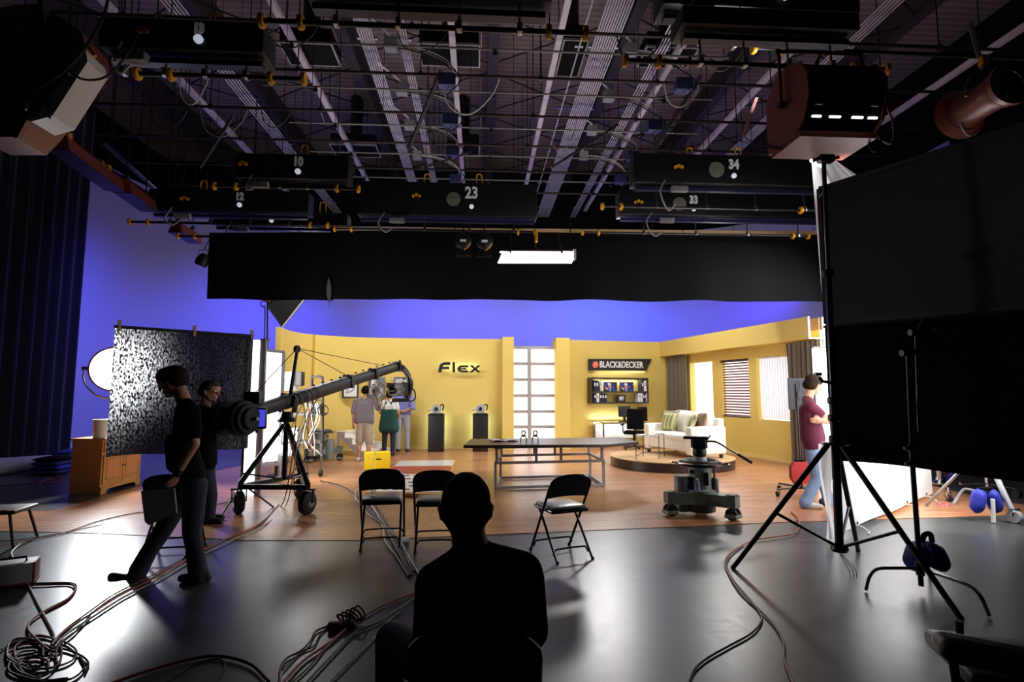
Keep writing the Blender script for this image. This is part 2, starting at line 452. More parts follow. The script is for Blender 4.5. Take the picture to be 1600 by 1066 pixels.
    def sheet(s, fn, nu, nv, thick=None):
        """fn(u,v)->point; thick = offset vector for the back side"""
        vs = [V(fn(i / nu, j / nv)) for i in range(nu + 1) for j in range(nv + 1)]
        k = len(vs)
        fs = [(i * (nv + 1) + j, (i + 1) * (nv + 1) + j, (i + 1) * (nv + 1) + j + 1, i * (nv + 1) + j + 1) for i in range(nu) for j in range(nv)]
        if thick is not None:
            vs += [x + V(thick) for x in vs]
            fs += [tuple(k + a for a in f[::-1]) for f in fs]
            edge = [i * (nv + 1) for i in range(nu + 1)]
            e2 = [i * (nv + 1) + nv for i in range(nu + 1)]
            e3 = list(range(nv + 1)); e4 = [nu * (nv + 1) + j for j in range(nv + 1)]
            for e in (edge, e2, e3, e4):
                for a, b_ in zip(e, e[1:]): fs.append((a, b_, k + b_, k + a))
        return s.add(vs, fs)
    def build(s, name, material, parent=None, world=False, smooth=True, ang=40):
        me = bpy.data.meshes.new(name)
        vs = s.v
        if world and parent is not None:
            iv = parent['_m'] if False else ROOTM[parent.name].inverted()
            vs = [iv @ x for x in vs]
        me.from_pydata([tuple(x) for x in vs], [], s.f)
        mats = material if isinstance(material, (list, tuple)) else [material]
        for q in mats: me.materials.append(MATS[q])
        if len(mats) > 1: me.polygons.foreach_set('material_index', s.fm)
        me.update()
        if smooth:
            me.shade_smooth(); me.set_sharp_from_angle(angle=R(ang))
        o = bpy.data.objects.new(name, me); COL.objects.link(o)
        if parent is not None: o.parent = parent
        return o
ROOTM = {}
def tag(o, label=None, cat=None, group=None, kind=None):
    if label: o['label'] = label
    if cat: o['category'] = cat
    if group: o['group'] = group
    if kind: o['kind'] = kind
    return o
def thing(name, label, cat, loc=(0, 0, 0), rz=0.0, group=None):
    o = bpy.data.objects.new(name, None); COL.objects.link(o)
    o.empty_display_size = .1
    o.location = loc; o.rotation_euler = (0, 0, rz)
    ROOTM[o.name] = Matrix.Translation(V(loc)) @ Matrix.Rotation(rz, 4, 'Z')
    return tag(o, label, cat, group)
def dup(root, loc, rz=None, label=None, group=None):
    def cp(o, par):
        c = o.copy(); COL.objects.link(c)
        if par is not None: c.parent = par
        for ch in list(o.children): cp(ch, c)
        return c
    r = cp(root, None); r.location = loc
    if rz is not None: r.rotation_euler = (0, 0, rz)
    ROOTM[r.name] = Matrix.Translation(V(loc)) @ Matrix.Rotation(r.rotation_euler[2], 4, 'Z')
    if label: r['label'] = label
    if group: r['group'] = group
    return r
def struct(name, mb, material, parent=None, label=None, smooth=True):
    o = mb.build(name, material, parent, smooth=smooth)
    if parent is None: tag(o, label, None, None, 'structure')
    return o
def one(name, mb, material, label, cat, group=None, smooth=True, base=None):
    """a thing that is a single mesh; origin moved to its own base"""
    if base is None:
        xs = [p.x for p in mb.v]; ys = [p.y for p in mb.v]; zs = [p.z for p in mb.v]
        base = V(((min(xs) + max(xs)) / 2, (min(ys) + max(ys)) / 2, min(zs)))
    mb.v = [p - base for p in mb.v]
    o = mb.build(name, material, None, smooth=smooth); o.location = base
    return tag(o, label, cat, group)
def cr_curve(pts, k=8):
    pts = [V(p) for p in pts]
    if len(pts) < 3: return pts
    q = [pts[0] * 2 - pts[1]] + pts + [pts[-1] * 2 - pts[-2]]
    out = []
    for i in range(1, len(q) - 2):
        a, b_, c, d = q[i - 1:i + 3]
        for j in range(k):
            t = j / k
            out.append(.5 * ((2 * b_) + (c - a) * t + (2 * a - 5 * b_ + 4 * c - d) * t * t + (3 * b_ - a - 3 * c + d) * t ** 3))
    return out + [pts[-1]]
def text_mesh(txt, size, depth=.004, bold=0.0, xscale=1.0):
    """flat text as (verts, faces) in the local x-z plane, centred, facing -y"""
    cu = bpy.data.curves.new('lettering', 'FONT'); cu.body = txt; cu.size = size; cu.extrude = depth; cu.offset = bold
    cu.align_x = 'CENTER'; cu.align_y = 'CENTER'; cu.resolution_u = 3
    o = bpy.data.objects.new('lettering', cu); COL.objects.link(o)
    dg = bpy.context.evaluated_depsgraph_get()
    me = bpy.data.meshes.new_from_object(o.evaluated_get(dg))
    vs = [V((v.co.x * xscale, -v.co.z, v.co.y)) for v in me.vertices]; fs = [tuple(p.vertices) for p in me.polygons]
    bpy.data.objects.remove(o); bpy.data.curves.remove(cu); bpy.data.meshes.remove(me)
    return vs, fs
# ================================================================ the studio shell
b_ = MB().add([(-12, -4, 0), (12, -4, 0), (12, 21, 0), (-12, 21, 0)], [(0, 1, 2, 3)])
struct('floor', b_, 'concrete', label='polished dark grey concrete studio floor')
poly = [G(-150, 829), G(0, 831), G(150, 834), G(380, 845), G(560, 845), G(940, 829), G(1240, 816), G(1600, 805), G(1700, 802),
        G(1640, 796), G(1560, 783), G(1500, 771), G(1450, 757), V((7.5, 14.5, 0)), V((6.2, 16.6, 0)), V((2, 15.9, 0)), V((-4.6, 15.4, 0)),
        G(400, 724), G(340, 736), G(214, 762), G(80, 799), G(-150, 803)]
b_ = MB().prism([V((p.x, p.y, .001)) for p in poly], (0, 0, .005))
struct('floor_wood', b_, 'laminate', label='reddish brown wood laminate laid over the concrete on the set', smooth=False)
b_ = MB().add([(-12, -4, 10.4), (12, -4, 10.4), (12, 21, 10.4), (-12, 21, 10.4)], [(3, 2, 1, 0)])
struct('ceiling', b_, 'ceiling_deck', label='brown grey ribbed ceiling deck above the lighting grid')
# cyclorama: left wall, rounded corner, back wall, in one sweep, rounded corner on the right
pl = [V((-10.0, 12.3, 0)), V((-10.0, 15.0, 0))]
for i in range(1, 13):
    a = math.pi / 2 * i / 12
    pl.append(V((-10.0 + 4.8 * (1 - math.cos(a)), 15.0 + 4.8 * math.sin(a), 0)))
pl += [V((6.5, 19.8, 0))]
for i in range(1, 13):
    a = math.pi / 2 * i / 12
    pl.append(V((6.5 + 4.8 * math.sin(a), 19.8 - 4.8 * (1 - math.cos(a)), 0)))
pl.append(V((11.3, 12.0, 0)))
b_ = MB()
n = len(pl)
b_.add([p for p in pl] + [p + V((0, 0, 7.6)) for p in pl], [(i, i + 1, n + i + 1, n + i) for i in range(n - 1)])
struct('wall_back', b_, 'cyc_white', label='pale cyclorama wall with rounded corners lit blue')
struct('wall_left', MB().bx(-12.2, -12, -4, 21, 0, 10.4), 'black_matte', label='dark left studio wall')
struct('wall_right', MB().bx(12, 12.2, -4, 21, 0, 10.4), 'black_matte', label='dark right studio wall')
struct('wall_front', MB().bx(-12, 12, -4.2, -4, 0, 10.4), 'black_matte', label='dark studio wall behind the camera')
struct('wall_rear', MB().bx(-12, 12, 21, 21.2, 0, 10.4), 'black_matte', label='dark studio wall behind the cyclorama')

# ---- set flats
HS = 3.0
def flat(name, pts, z0, z1, t, material='yellow_wall', label=None, parent=None):
    """wall along a plan polyline, thickness t to the left-hand normal"""
    pts = [V((p[0], p[1], 0)) for p in pts]; off = []
    for i, p in enumerate(pts):
        a = pts[max(0, i - 1)]; c = pts[min(len(pts) - 1, i + 1)]; d = (c - a).normalized()
        off.append(p + V((-d.y, d.x, 0)) * t)
    poly = [V((p.x, p.y, z0)) for p in pts] + [V((p.x, p.y, z0)) for p in reversed(off)]
    return struct(name, MB().prism(poly, (0, 0, z1 - z0)), material, parent, label)
def xy(px, Y): p = P(px, 612, Y); return (p.x, p.y)
curve_pts = cr_curve([V((*xy(a, y), 0)) for a, y in ((436, 12.5), (446, 13.1), (465, 13.7), (492, 14.2))], 5)
flat('wall_set_curve', [(p.x, p.y) for p in curve_pts], 0, HS, .12, label='near end of the curved yellow set wall')
main_pts = cr_curve([V((*xy(a, y), 0)) for a, y in ((490, 14.02), (520, 14.35), (560, 14.65), (640, 14.85), (720, 14.9), (786, 14.9))], 6)
flat('wall_set_left', [(p.x, p.y) for p in main_pts], 0, HS - .01, .1, label='gently curved yellow set wall carrying the Flex letters')
flat('baseboard_left', [(p.x, p.y - .012) for p in main_pts], .01, .09, .011, 'yellow_trim', 'pale yellow skirting along the curved set wall')
# pillars either side of the lit window
def pillar(name, a, b2, yf, yb, label):
    p0, p1 = xy(a, yf), xy(b2, yf)
    struct(name, MB().bx(p0[0], p1[0], yf, yb, 0, HS + .02), 'yellow_wall', label=label)
pillar('wall_pillar_left', 785, 803, 14.6, 15.4, 'yellow pillar left of the tall lit window')
pillar('wall_pillar_right', 869.5, 891, 14.75, 15.6, 'yellow pillar right of the tall lit window')
# right-hand set: back wall and window wall at a right angle
C0 = G(1050, 694); C0.z = 0
hd = ray(581, 612); hd.z = 0; hd.normalize()
SD = -hd                                   # along window wall, towards the camera
SE = V((SD.y, -SD.x, 0))                   # along back wall, to the left
if SE.x > 0: SE = -SE
NR = SE.copy()                             # window wall normal (faces left)
NB = SD.copy()                             # back wall normal (faces camera)
HR = 3.03
def BW(t, z=0, d=0): p = C0 + SE * t + NB * d; return V((p.x, p.y, z))       # on the back wall
def WW(s, z=0, d=0): p = C0 + SD * s + NR * d; return V((p.x, p.y, z))       # on the window wall
def bw_px(px, py, d=0):
    p = PL(px, py, C0 + NB * d, NB); return ((p - C0).dot(SE), p.z)
def ww_px(px, py, d=0):
    p = PL(px, py, C0 + NR * d, NR); return ((p - C0).dot(SD), p.z)
tl = bw_px(888, 600)[0]
b_ = MB().prism([BW(-.1), BW(tl + .15), BW(tl + .15, 0, -.1), BW(-.1, 0, -.1)], (0, 0, HR))
struct('wall_set_right', b_, 'yellow_wall', label='flat yellow set wall behind the desk and shelf')
b_ = MB().prism([BW(0, .01, .012), BW(tl, .01, .012), BW(tl, .01, .001), BW(0, .01, .001)], (0, 0, .09))
struct('baseboard_right', b_, 'yellow_trim', label='pale yellow skirting below the desk wall')
# window wall with three openings
wins = []
for (x0, x1, yt, yb) in ((1079, 1114, 568.5, 0), (1126, 1171, 563.5, 0), (1183, 1233, 558.5, 0)):
    wins.append((ww_px(x0, 612)[0], ww_px(x1, 612)[0]))
ZT = ww_px(1126, 563.5)[1]; ZB = ww_px(1126, 651)[1]
SEND = ww_px(1284, 600)[0]
TW = .16
root = bpy.data.objects.new('wall_set_window', None); COL.objects.link(root); ROOTM[root.name] = Matrix.Identity(4)
tag(root, 'yellow set wall with three lit windows', None, None, 'structure')
def wpiece(s0, s1, z0, z1, nm):
    b_ = MB().prism([WW(s0, z0), WW(s1, z0), WW(s1, z0, -TW), WW(s0, z0, -TW)], (0, 0, z1 - z0))
    b_.build(nm, 'yellow_wall', root)
wpiece(-.1, SEND, ZT, HR - .25, 'wall_panel'); wpiece(-.1, SEND, 0, ZB, 'wall_panel')
ss = [-.1] + [q for w in wins for q in w] + [SEND]
for i in range(0, len(ss), 2): wpiece(ss[i], ss[i + 1], ZB, ZT, 'wall_panel')
b_ = MB().prism([WW(0, .01, .012), WW(SEND, .01, .012), WW(SEND, .01, .001), WW(0, .01, .001)], (0, 0, .09))
b_.build('skirting', 'yellow_trim', root)
b_ = MB().prism([WW(SEND + .001, 0, .005), WW(SEND + .02, 0, .005), WW(SEND + .02, 0, -TW), WW(SEND + .001, 0, -TW)], (0, 0, HR))
b_.build('edge_board', 'white_paint', root)
# windows
def window(k, s0, s1, label):
    r = bpy.data.objects.new('window_%d' % k, None); COL.objects.link(r); ROOTM[r.name] = Matrix.Identity(4)
    tag(r, label, None, None, 'structure')
    b_ = MB().prism([WW(s0 - .14, ZB - .1, -TW - .01), WW(s1 + .06, ZB - .1, -TW - .01), WW(s1 + .06, ZB - .1, -TW - .02), WW(s0 - .14, ZB - .1, -TW - .02)], (0, 0, ZT - ZB + .2))
    b_.build('pane', 'window_glow', r)
    return r
w1 = window(1, *wins[0], 'plain white lit window nearest the corner curtain')
w2 = window(2, *wins[1], 'middle lit window behind brown horizontal blinds')
w3 = window(3, *wins[2], 'lit window with white vertical blinds beside the right curtain')
s0, s1 = wins[1]
me = None
NSL = 21
for i in range(NSL):
    z = ZB + .03 + (ZT - ZB - .08) * i / (NSL - 1)
    b_ = MB().prism([WW(s0 + .02, 0, -.06), WW(s1 - .02, 0, -.06), WW(s1 - .02, .022, -.095), WW(s0 + .02, .022, -.095)], (0, 0, .02))
    b_.v = [p + V((0, 0, z)) for p in b_.v]
    b_.build('slat', 'blind_wood', w2)
b_ = MB().prism([WW(s0, ZT - .06, -.03), WW(s1, ZT - .06, -.03), WW(s1, ZT - .06, -.1), WW(s0, ZT - .06, -.1)], (0, 0, .058))
b_.build('head_rail', 'espresso', w2)
b_ = MB().prism([WW(s0 + .01, ZB + .002, -.04), WW(s1 - .01, ZB + .002, -.04), WW(s1 - .01, ZB + .002, -.1), WW(s0 + .01, ZB + .002, -.1)], (0, 0, .025))
b_.build('bottom_rail', 'espresso', w2)
s0, s1 = wins[2]
for i in range(12):
    a = s0 + .005 + (s1 - s0 - .03) * (i - .05 + .1) / 12
    b_ = MB().prism([WW(a, ZB + .02, -.085), WW(a + (s1 - s0) / 12 * 1.16, ZB + .02, -.115), WW(a + (s1 - s0) / 12 * 1.16, ZB + .02, -.119), WW(a, ZB + .02, -.089)], (0, 0, ZT - ZB - .05))
    b_.build('slat', 'vertical_blind', w3)
b_ = MB().prism([WW(s0, ZT - .03, -.06), WW(s1, ZT - .03, -.06), WW(s1, ZT - .03, -.13), WW(s0, ZT - .03, -.13)], (0, 0, .028))
b_.build('head_rail', 'white_paint', w3)
# boxed cornice above the window wall
DC = .34
root = bpy.data.objects.new('trim_1', None); COL.objects.link(root); ROOTM[root.name] = Matrix.Identity(4)
tag(root, 'yellow boxed cornice running above the three windows', None, None, 'structure')
SC1 = ww_px(1262, 505, DC)[0]
ZC0 = HR - .44
b_ = MB().prism([WW(.0, ZC0, DC), WW(SC1, ZC0, DC), WW(SC1, ZC0, DC - .02), WW(.0, ZC0, DC - .02)], (0, 0, HR - ZC0)); b_.build('fascia_board', 'yellow_wall', root)
b_ = MB().prism([WW(.0, ZC0, DC - .02), WW(SC1, ZC0, DC - .02), WW(SC1, ZC0, 0), WW(.0, ZC0, 0)], (0, 0, .02)); b_.build('soffit_board', 'yellow_wall', root)
b_ = MB().prism([WW(.0, HR - .25, 0), WW(SC1, HR - .25, 0), WW(SC1, HR - .25, -.02), WW(.0, HR - .25, -.02)], (0, 0, .25)); b_.build('back_board', 'wood_cut', root)
b_ = MB().bar(WW(SC1 + .012, ZC0, DC - .01), WW(SC1 + .012, HR, DC - .01), .03, .035); b_.build('end_edge', 'white_paint', root)
b_ = MB().bar(WW(SC1 + .012, ZC0 + .01, DC), WW(SC1 + .012, ZC0 + .01, -.02), .03, .03); b_.build('end_edge', 'white_paint', root)
b_ = MB().bar(WW(SC1 + .012, ZC0 - .3, -.01), WW(SC1 + .012, HR, -.01), .03, .035); b_.build('end_edge', 'white_paint', root)
# tall lit window of frosted panes between the pillars
YW = 15.2
root = bpy.data.objects.new('window_4', None); COL.objects.link(root); ROOTM[root.name] = Matrix.Identity(4)
tag(root, 'tall backlit window of frosted panes between the yellow pillars', None, None, 'structure')
xa, xm0, xm1, xb = [P(q, 612, YW).x for q in (800, 824.2, 830, 874)]
zs_px = [541, 566, 591, 616, 641, 665, 690]
zz = [P(800, q, YW).z for q in zs_px] + [.02]
bw2 = .055
for i in range(len(zz) - 1):
    zt, zb = zz[i], zz[i + 1]
    for (a, c) in ((xa, xm0), (xm1, xb)):
        MB().bx(a, c, YW + .03, YW + .04, max(0, zb), zt).build('pane', 'window_glow', root)
    MB().bx(xa, xm0, YW - .01, YW + .03, zt - .085, zt).build('muntin', 'light_grey', root)
    MB().bx(xm1, xb, YW - .01, YW + .03, zt - .085, zt).build('muntin', 'light_grey', root)
MB().bx(xm0, xm1, YW - .02, YW + .03, 0, zz[0]).build('mullion', 'light_grey', root)

# ---- curtains
def curtain_mesh(p0, p1, z0, z1, nfold, amp, nu=80, nv=8, t=.01, bunch=.0):
    p0, p1 = V(p0), V(p1); d = (p1 - p0); L = d.length; d.normalize(); nrm = V((-d.y, d.x, 0))
    def fn(u, v):
        z = z1 + (z0 - z1) * v
        k = math.sin(2 * math.pi * nfold * u + .5 * math.sin(7 * u) + .3 * math.sin(3 * v + 5 * u)) * amp * (.7 + .3 * math.sin(11 * u + 1)) * (.55 + .45 * v)
        p = p0 + d * (L * u) + nrm * k
        return (p.x, p.y, z)
    return MB().sheet(fn, nu, nv, nrm * t)
one('curtain', curtain_mesh(WW(.05, 0, .14), WW(.05, 0, .14) + SD * 1.05, .03, ZC0 - .02, 7, .085), 'taupe_curtain', 'taupe pleated curtain hanging in the corner behind the sofa', 'curtain', 'set curtains')
sA = ww_px(1232, 612, .14)[0]
one('curtain', curtain_mesh(WW(sA, 0, .14), WW(sA, 0, .14) + SD * .85, .03, ZC0 - .02, 7, .075), 'taupe_curtain', 'taupe pleated curtain behind the man in the maroon shirt', 'curtain', 'set curtains')
# left studio drapes
for i, (y0, y1) in enumerate(((5.6, 9.0), (9.0, 13.1))):
    one('stage_drape', curtain_mesh((-9.25, y0, 0), (-9.25, y1, 0), .02, 8.2, 12, .1, 160, 6, .012), 'navy_velvet',
        ['dark navy velvet drape at the left frame edge', 'dark navy velvet drape ending beside the blue cyclorama'][i], 'curtain', 'left studio drapes')
# right studio drape
one('stage_drape', curtain_mesh((9.6, 2.0, 0), (9.6, 14.5, 0), .02, 6.6, 30, .1, 220, 6, .012), 'black_cloth', 'tall black drape along the right side of the studio', 'curtain')
# hanging black border drape with its timber batten
YD = 11.32
za, zb = P(800, 357, YD).z, P(800, 470, YD).z
xL, xR = P(322, 410, YD).x, P(1300, 410, YD).x + 1.6
root = thing('border_drape', 'long black border drape hanging across the studio above the set', 'drape', (0, YD, zb))
xS = P(519, 460, YD).x
def dr(x0, x1, zt0, zt1, zb0, zb1, seed, yo):
    rnd = random.Random(seed); ph = [rnd.uniform(0, 6) for _ in range(6)]
    def fn(u, v):
        x = x0 + (x1 - x0) * u
        y = YD + yo + (.035 * math.sin(x * 2.3 + ph[0]) + .02 * math.sin(x * 5.1 + ph[1])) * (.3 + v) + .05 * math.exp(-((x - 3.6 - .5 * (1 - v)) * 4) ** 2) * v
        zt = zt0 + (zt1 - zt0) * u; zb_ = zb0 + (zb1 - zb0) * u + .012 * math.sin(x * 3 + ph[2])
        return (x, y, zt + (zb_ - zt) * v)
    return MB().sheet(fn, 120, 10, (0, .012, 0))
zl = P(322, 466, YD).z
dr(xL, xS, P(330, 362, YD).z, P(519, 362, YD).z, zl, zl - .02, 1, .06).build('drape_panel', 'drape_cloth', root, True)
dr(xS - .05, xR, za - .02, P(1290, 366, YD).z, zb, P(1290, 471, YD).z, 2, 0).build('drape_panel', 'drape_cloth', root, True)
# turned-back flap
def flap(u, v):
    z = P(519, 432, YD).z + (P(519, 482, YD).z - P(519, 432, YD).z) * v
    w = .0 + .14 * math.sin(math.pi * min(1, v * 1.1)) 
    x = xS - .06 + (u - .5) * w * .8 + .03 * v
    return (x, YD - .06 - .05 * u, z)
MB().sheet(flap, 4, 10, (0, .006, 0)).build('drape_flap', 'plate_cloth', root, True)
bA, bB = V((P(527, 358, YD).x, YD - .03, P(527, 358, YD).z)), V((xR, YD - .03, P(1290, 366, YD).z + .03))
for i in range(5):
    a, c = bA.lerp(bB, i / 5), bA.lerp(bB, (i + 1) / 5 - .002)
    MB().bar(a, c, .03, .07).build('timber_batten', 'wood_raw', root, True)
for i in range(9):
    x = xL + .3 + (xR - xL - .5) * i / 8
    MB().tube([(x, YD - .02, za - .02), (x, YD - .02, za + .1), (x + .03, YD, za + .14)], .008, 6).build('tie', 'black_cable', root, True)
# ================================================================ set dressing
# ---- letters on the curved wall
YF = 14.72
root = thing('wall_lettering', 'black raised Flex lettering with a soft glow on the yellow wall', 'sign', P(718, 582, YF))
def letter(poly):
    b_ = MB().prism([P(x, y, YF) for x, y in poly], (0, .04, 0)); b_.build('letter', 'glow_letter', root, True, smooth=False)
letter([(684.4, 582), (686.5, 571), (690, 567.5), (694, 566), (703.5, 566), (703.5, 570.5), (693, 570.5), (691.3, 573), (702, 573), (702, 577), (690.5, 577), (689.5, 582)])
letter([(707, 566), (711, 566), (711, 582), (707, 582)])
letter([(731.5, 571), (720, 571), (716, 573), (714.3, 576.5), (716, 580), (720, 582), (731.5, 582), (731.5, 578.8), (721, 578.8), (719, 577.8), (729, 577.8), (729, 575.2), (719, 575.2), (721, 574.2), (731.5, 574.2)])
letter([(733.5, 571), (738.7, 571), (742.3, 574.6), (746, 571), (751.5, 571), (745, 576.5), (751.5, 582), (746, 582), (742.2, 578.6), (738.3, 582), (733, 582), (739.6, 576.5)])
area('letter_glow', P(718, 574, YF + .06), P(718, 574, YF + .5), 1.0, .16, 1.4, (.9, .97, 1))
# ---- name board
def plane_pts(poly, d): return [PL(x, y, C0 + NB * d, NB) for x, y in poly]
root = thing('name_board', 'black slanted name board with orange hexagon and white lettering', 'sign', BW(*bw_px(969, 579), ) if False else BW(bw_px(969, 579)[0], bw_px(969, 579)[1], .1))
MB().prism(plane_pts([(920, 561), (1018.5, 561), (1010, 579), (920, 579)], .1), -NB * .05).build('board', 'black_paint', root, True, smooth=False)
hc = PL(930.3, 570, C0 + NB * .1, NB); hr = 5.6 * (hc - CAM).length / F
RT = -SE
hexp = [hc + RT * hr * math.cos(a) + V((0, 0, hr * math.sin(a))) for a in [k * math.pi / 3 for k in range(6)]]
MB().prism(hexp, NB * .008).build('hexagon_emblem', 'orange_sign', root, True, smooth=False)
for k in (-.25, .12):
    q = [hc + RT * hr * (k + x) + V((0, 0, hr * z)) for x, z in ((-.38, -.72), (-.28, -.72), (.42, .72), (.32, .72))]
    MB().prism([p + NB * .008 for p in q], NB * .003).build('emblem_slash', 'white_paint', root, True, smooth=False)
vs, fs = text_mesh('BLACK&DECKER', 1, .004, .028)
x0 = min(v.x for v in vs); x1 = max(v.x for v in vs); z0 = min(v.z for v in vs); z1 = max(v.z for v in vs)
A = PL(937, 574.6, C0 + NB * .1, NB); B_ = PL(1005, 565.2, C0 + NB * .1, NB)
Wd = (B_ - A).dot(RT); Hd = B_.z - A.z
tv = [A + RT * ((v.x - x0) / (x1 - x0) * Wd) + V((0, 0, (v.z - z0) / (z1 - z0) * Hd)) + NB * (.006 - v.y) for v in vs]
MB().add(tv, fs).build('lettering', 'white_paint', root, True, smooth=False)
area('board_glow', BW(bw_px(969, 572)[0], P(969, 580, 15.6).z, .05), BW(bw_px(969, 600)[0], 1.9, -.1), 1.6, .04, 1.5, (1, 1, .95))
# ---- wall shelf with binders
D2 = .3
tA, zA = bw_px(923.5, 590, D2); tB, zB = bw_px(1014, 630.5, D2)
root = thing('wall_shelf', 'dark brown two-tier box shelf on the yellow wall', 'shelf', BW((tA + tB) / 2, zB, 0))
def bwbox(t0, t1, d0, d1, z0, z1):
    return MB().prism([BW(t0, z0, d0), BW(t1, z0, d0), BW(t1, z0, d1), BW(t0, z0, d1)], (0, 0, z1 - z0))
th = .04
bwbox(tA, tB, .01, D2, zA - th, zA).build('top_board', 'espresso', root, True)
bwbox(tA, tB, .01, D2, zB, zB + th).build('bottom_board', 'espresso', root, True)
bwbox(tA, tA - th, .01, D2, zB + th, zA - th).build('side_board', 'espresso', root, True)
bwbox(tB, tB + th, .01, D2, zB + th, zA - th).build('side_board', 'espresso', root, True)
zM = bw_px(960, 611.5, D2)[1]
bwbox(tA - th, tB + th, .01, D2 - .01, zM - th, zM).build('middle_board', 'espresso', root, True)
def tpx(x): return bw_px(x, 610, D2 - .04)[0]
def binder(x0, x1, z0, h, m_, label, lean=0):
    t0, t1 = tpx(x0), tpx(x1)
    r = thing('binder', label, 'binder', BW((t0 + t1) / 2, z0 + .002, D2 - .14), 0, 'binders on the wall shelf')
    rz = math.atan2(RT.y, RT.x)
    r.rotation_euler = (0, 0, rz); ROOTM[r.name] = Matrix.Translation(r.location) @ Matrix.Rotation(rz, 4, 'Z')
    w = abs(t1 - t0) * .94
    M = Matrix.Rotation(lean, 3, 'Y')
    lift = abs(math.sin(lean)) * w / 2
    MB().box(M @ V((0, 0, h / 2)) + V((0, 0, lift)), (w, .22, h), M).build('cover', m_, r)
    MB().box(M @ V((0, -.112, h * .62)) + V((0, 0, lift)), (w * .6, .004, h * .3), M).build('spine_label', 'paper' if m_ != 'white_plastic' else 'light_grey', r)
zl = zB + th; hl = (zM - th - zl) * .93; hu = (zA - th - zM) * .88
binder(927.5, 931.2, zM, hu, 'navy_binder', 'navy binder at the left end of the upper shelf')
binder(931.3, 935, zM, hu, 'navy_binder', 'second navy binder from the left on the upper shelf')
binder(938.6, 942.6, zM, hu * .98, 'white_plastic', 'white binder leaning left on the upper shelf', -.18)
binder(1002.5, 1005.6, zM, hu, 'navy_binder', 'dark binder beside the white one, upper shelf right')
binder(1006, 1010, zM, hu, 'white_plastic', 'white binder at the right end of the upper shelf')
for i, (a, c, mm, lb) in enumerate(((927.5, 931.4, 'navy_binder', 'navy binder at the far left of the lower shelf'), (931.8, 935.8, 'white_plastic', 'white binder between navy ones, lower shelf left'),
        (936.2, 940, 'navy_binder', 'navy binder just right of the left white binder, lower shelf'), (940.2, 944, 'navy_binder', 'middle navy binder of the three, lower shelf left'),
        (944.2, 948, 'navy_binder', 'last navy binder of the left row, lower shelf'), (996.5, 1000, 'white_plastic', 'first white binder of the right row, lower shelf'),
        (1000.3, 1003.8, 'white_plastic', 'second white binder of the right row, lower shelf'), (1004, 1006.6, 'navy_binder', 'navy binder right of the two white ones, lower shelf'),
        (1006.8, 1009, 'navy_binder', 'navy binder next to the last white binder, lower shelf'), (1009.2, 1012, 'white_plastic', 'white binder at the far right of the lower shelf'))):
    binder(a, c, zl, hl, mm, lb)
def game_box(x0, x1, label):
    t0, t1 = tpx(x0), tpx(x1)
    r = thing('product_box', label, 'box', BW((t0 + t1) / 2, zM + .002, D2 - .12), math.atan2(RT.y, RT.x), 'printed boxes on the wall shelf')
    w = abs(t1 - t0); h = (zA - zM) * .68
    MB().box((0, 0, h / 2), (w, .1, h)).build('carton', 'navy_binder', r)
    MB().box((0, -.052, h / 2), (w * .96, .003, h * .95)).build('front_print', 'game_print', r)
game_box(946, 965, 'blue printed product box, left one on the upper shelf')
game_box(971, 991, 'blue printed product box, right one on the upper shelf')
t0, t1 = tpx(966), tpx(979)
r = thing('picture_frame', 'small black picture frame standing on the lower shelf', 'picture frame', BW((t0 + t1) / 2, zl + .002, D2 - .12), math.atan2(RT.y, RT.x))
MB().box((0, 0, .1), (abs(t1 - t0), .02, .2)).build('frame', 'black_gloss', r); MB().box((0, -.012, .1), (abs(t1 - t0) * .66, .003, .12)).build('picture', 'photo_print', r)
area('shelf_glow', BW((tA + tB) / 2, zA - .06, .06), BW((tA + tB) / 2, zM, .02), 1.3, .05, 5, (1, 1, 1))
# ---- desk with computer
rzB = math.atan2(RT.y, RT.x)
p = bw_px(967, 661, .5)
dk = thing('desk', 'glass topped office desk with steel legs and white back panel', 'desk', BW(bw_px(968, 670, .5)[0], .01, .5), rzB)
zd = .70; W2, Dd = 1.32, .72
MB().box((0, 0, zd), (W2, Dd, .014)).build('glass_top', 'glass_clear', dk)
for sx in (-1, 1):
    for sy in (-1, 1):
        MB().bx(sx * (W2 / 2 - .03) - .018, sx * (W2 / 2 - .03) + .018, sy * (Dd / 2 - .03) - .018, sy * (Dd / 2 - .03) + .018, 0, zd - .01).build('leg', 'steel', dk)
for sy in (-1, 1): MB().bx(-W2 / 2, W2 / 2, sy * (Dd / 2 - .03) - .012, sy * (Dd / 2 - .03) + .012, zd - .04, zd - .01).build('rail', 'steel', dk)
MB().bx(-W2 / 2 + .05, W2 / 2 - .05, Dd / 2 - .09, Dd / 2 - .075, .22, zd - .08).build('modesty_panel', 'white_paint', dk)
area('desk_glow', BW(bw_px(955, 670, .2)[0], zd + .06, .1), BW(bw_px(955, 670, .2)[0], zd + .5, -.02), 1.1, .05, 4)
area('desk_glow', BW(bw_px(962, 670, .3)[0], zd - .03, .55), BW(bw_px(962, 670, .2)[0], .3, .1), 1.0, .08, 5)
def ondesk(px, d): return BW(bw_px(px, 655, d)[0], zd + .018, d)
mo = thing('monitor', 'black flat computer monitor on the glass desk', 'monitor', ondesk(976, .42), rzB)
MB().rbox((0, 0, .27), (.38, .035, .31), .012, 2).build('housing', 'black_gloss', mo); MB().box((0, -.019, .272), (.345, .003, .27)).build('screen', 'screen_dark', mo)
MB().bx(-.035, .035, 0, .03, .02, .2).build('neck', 'black_gloss', mo); MB().lathe([(.11, 0), (.11, .012), (.05, .02)], n=20).build('base', 'black_gloss', mo)
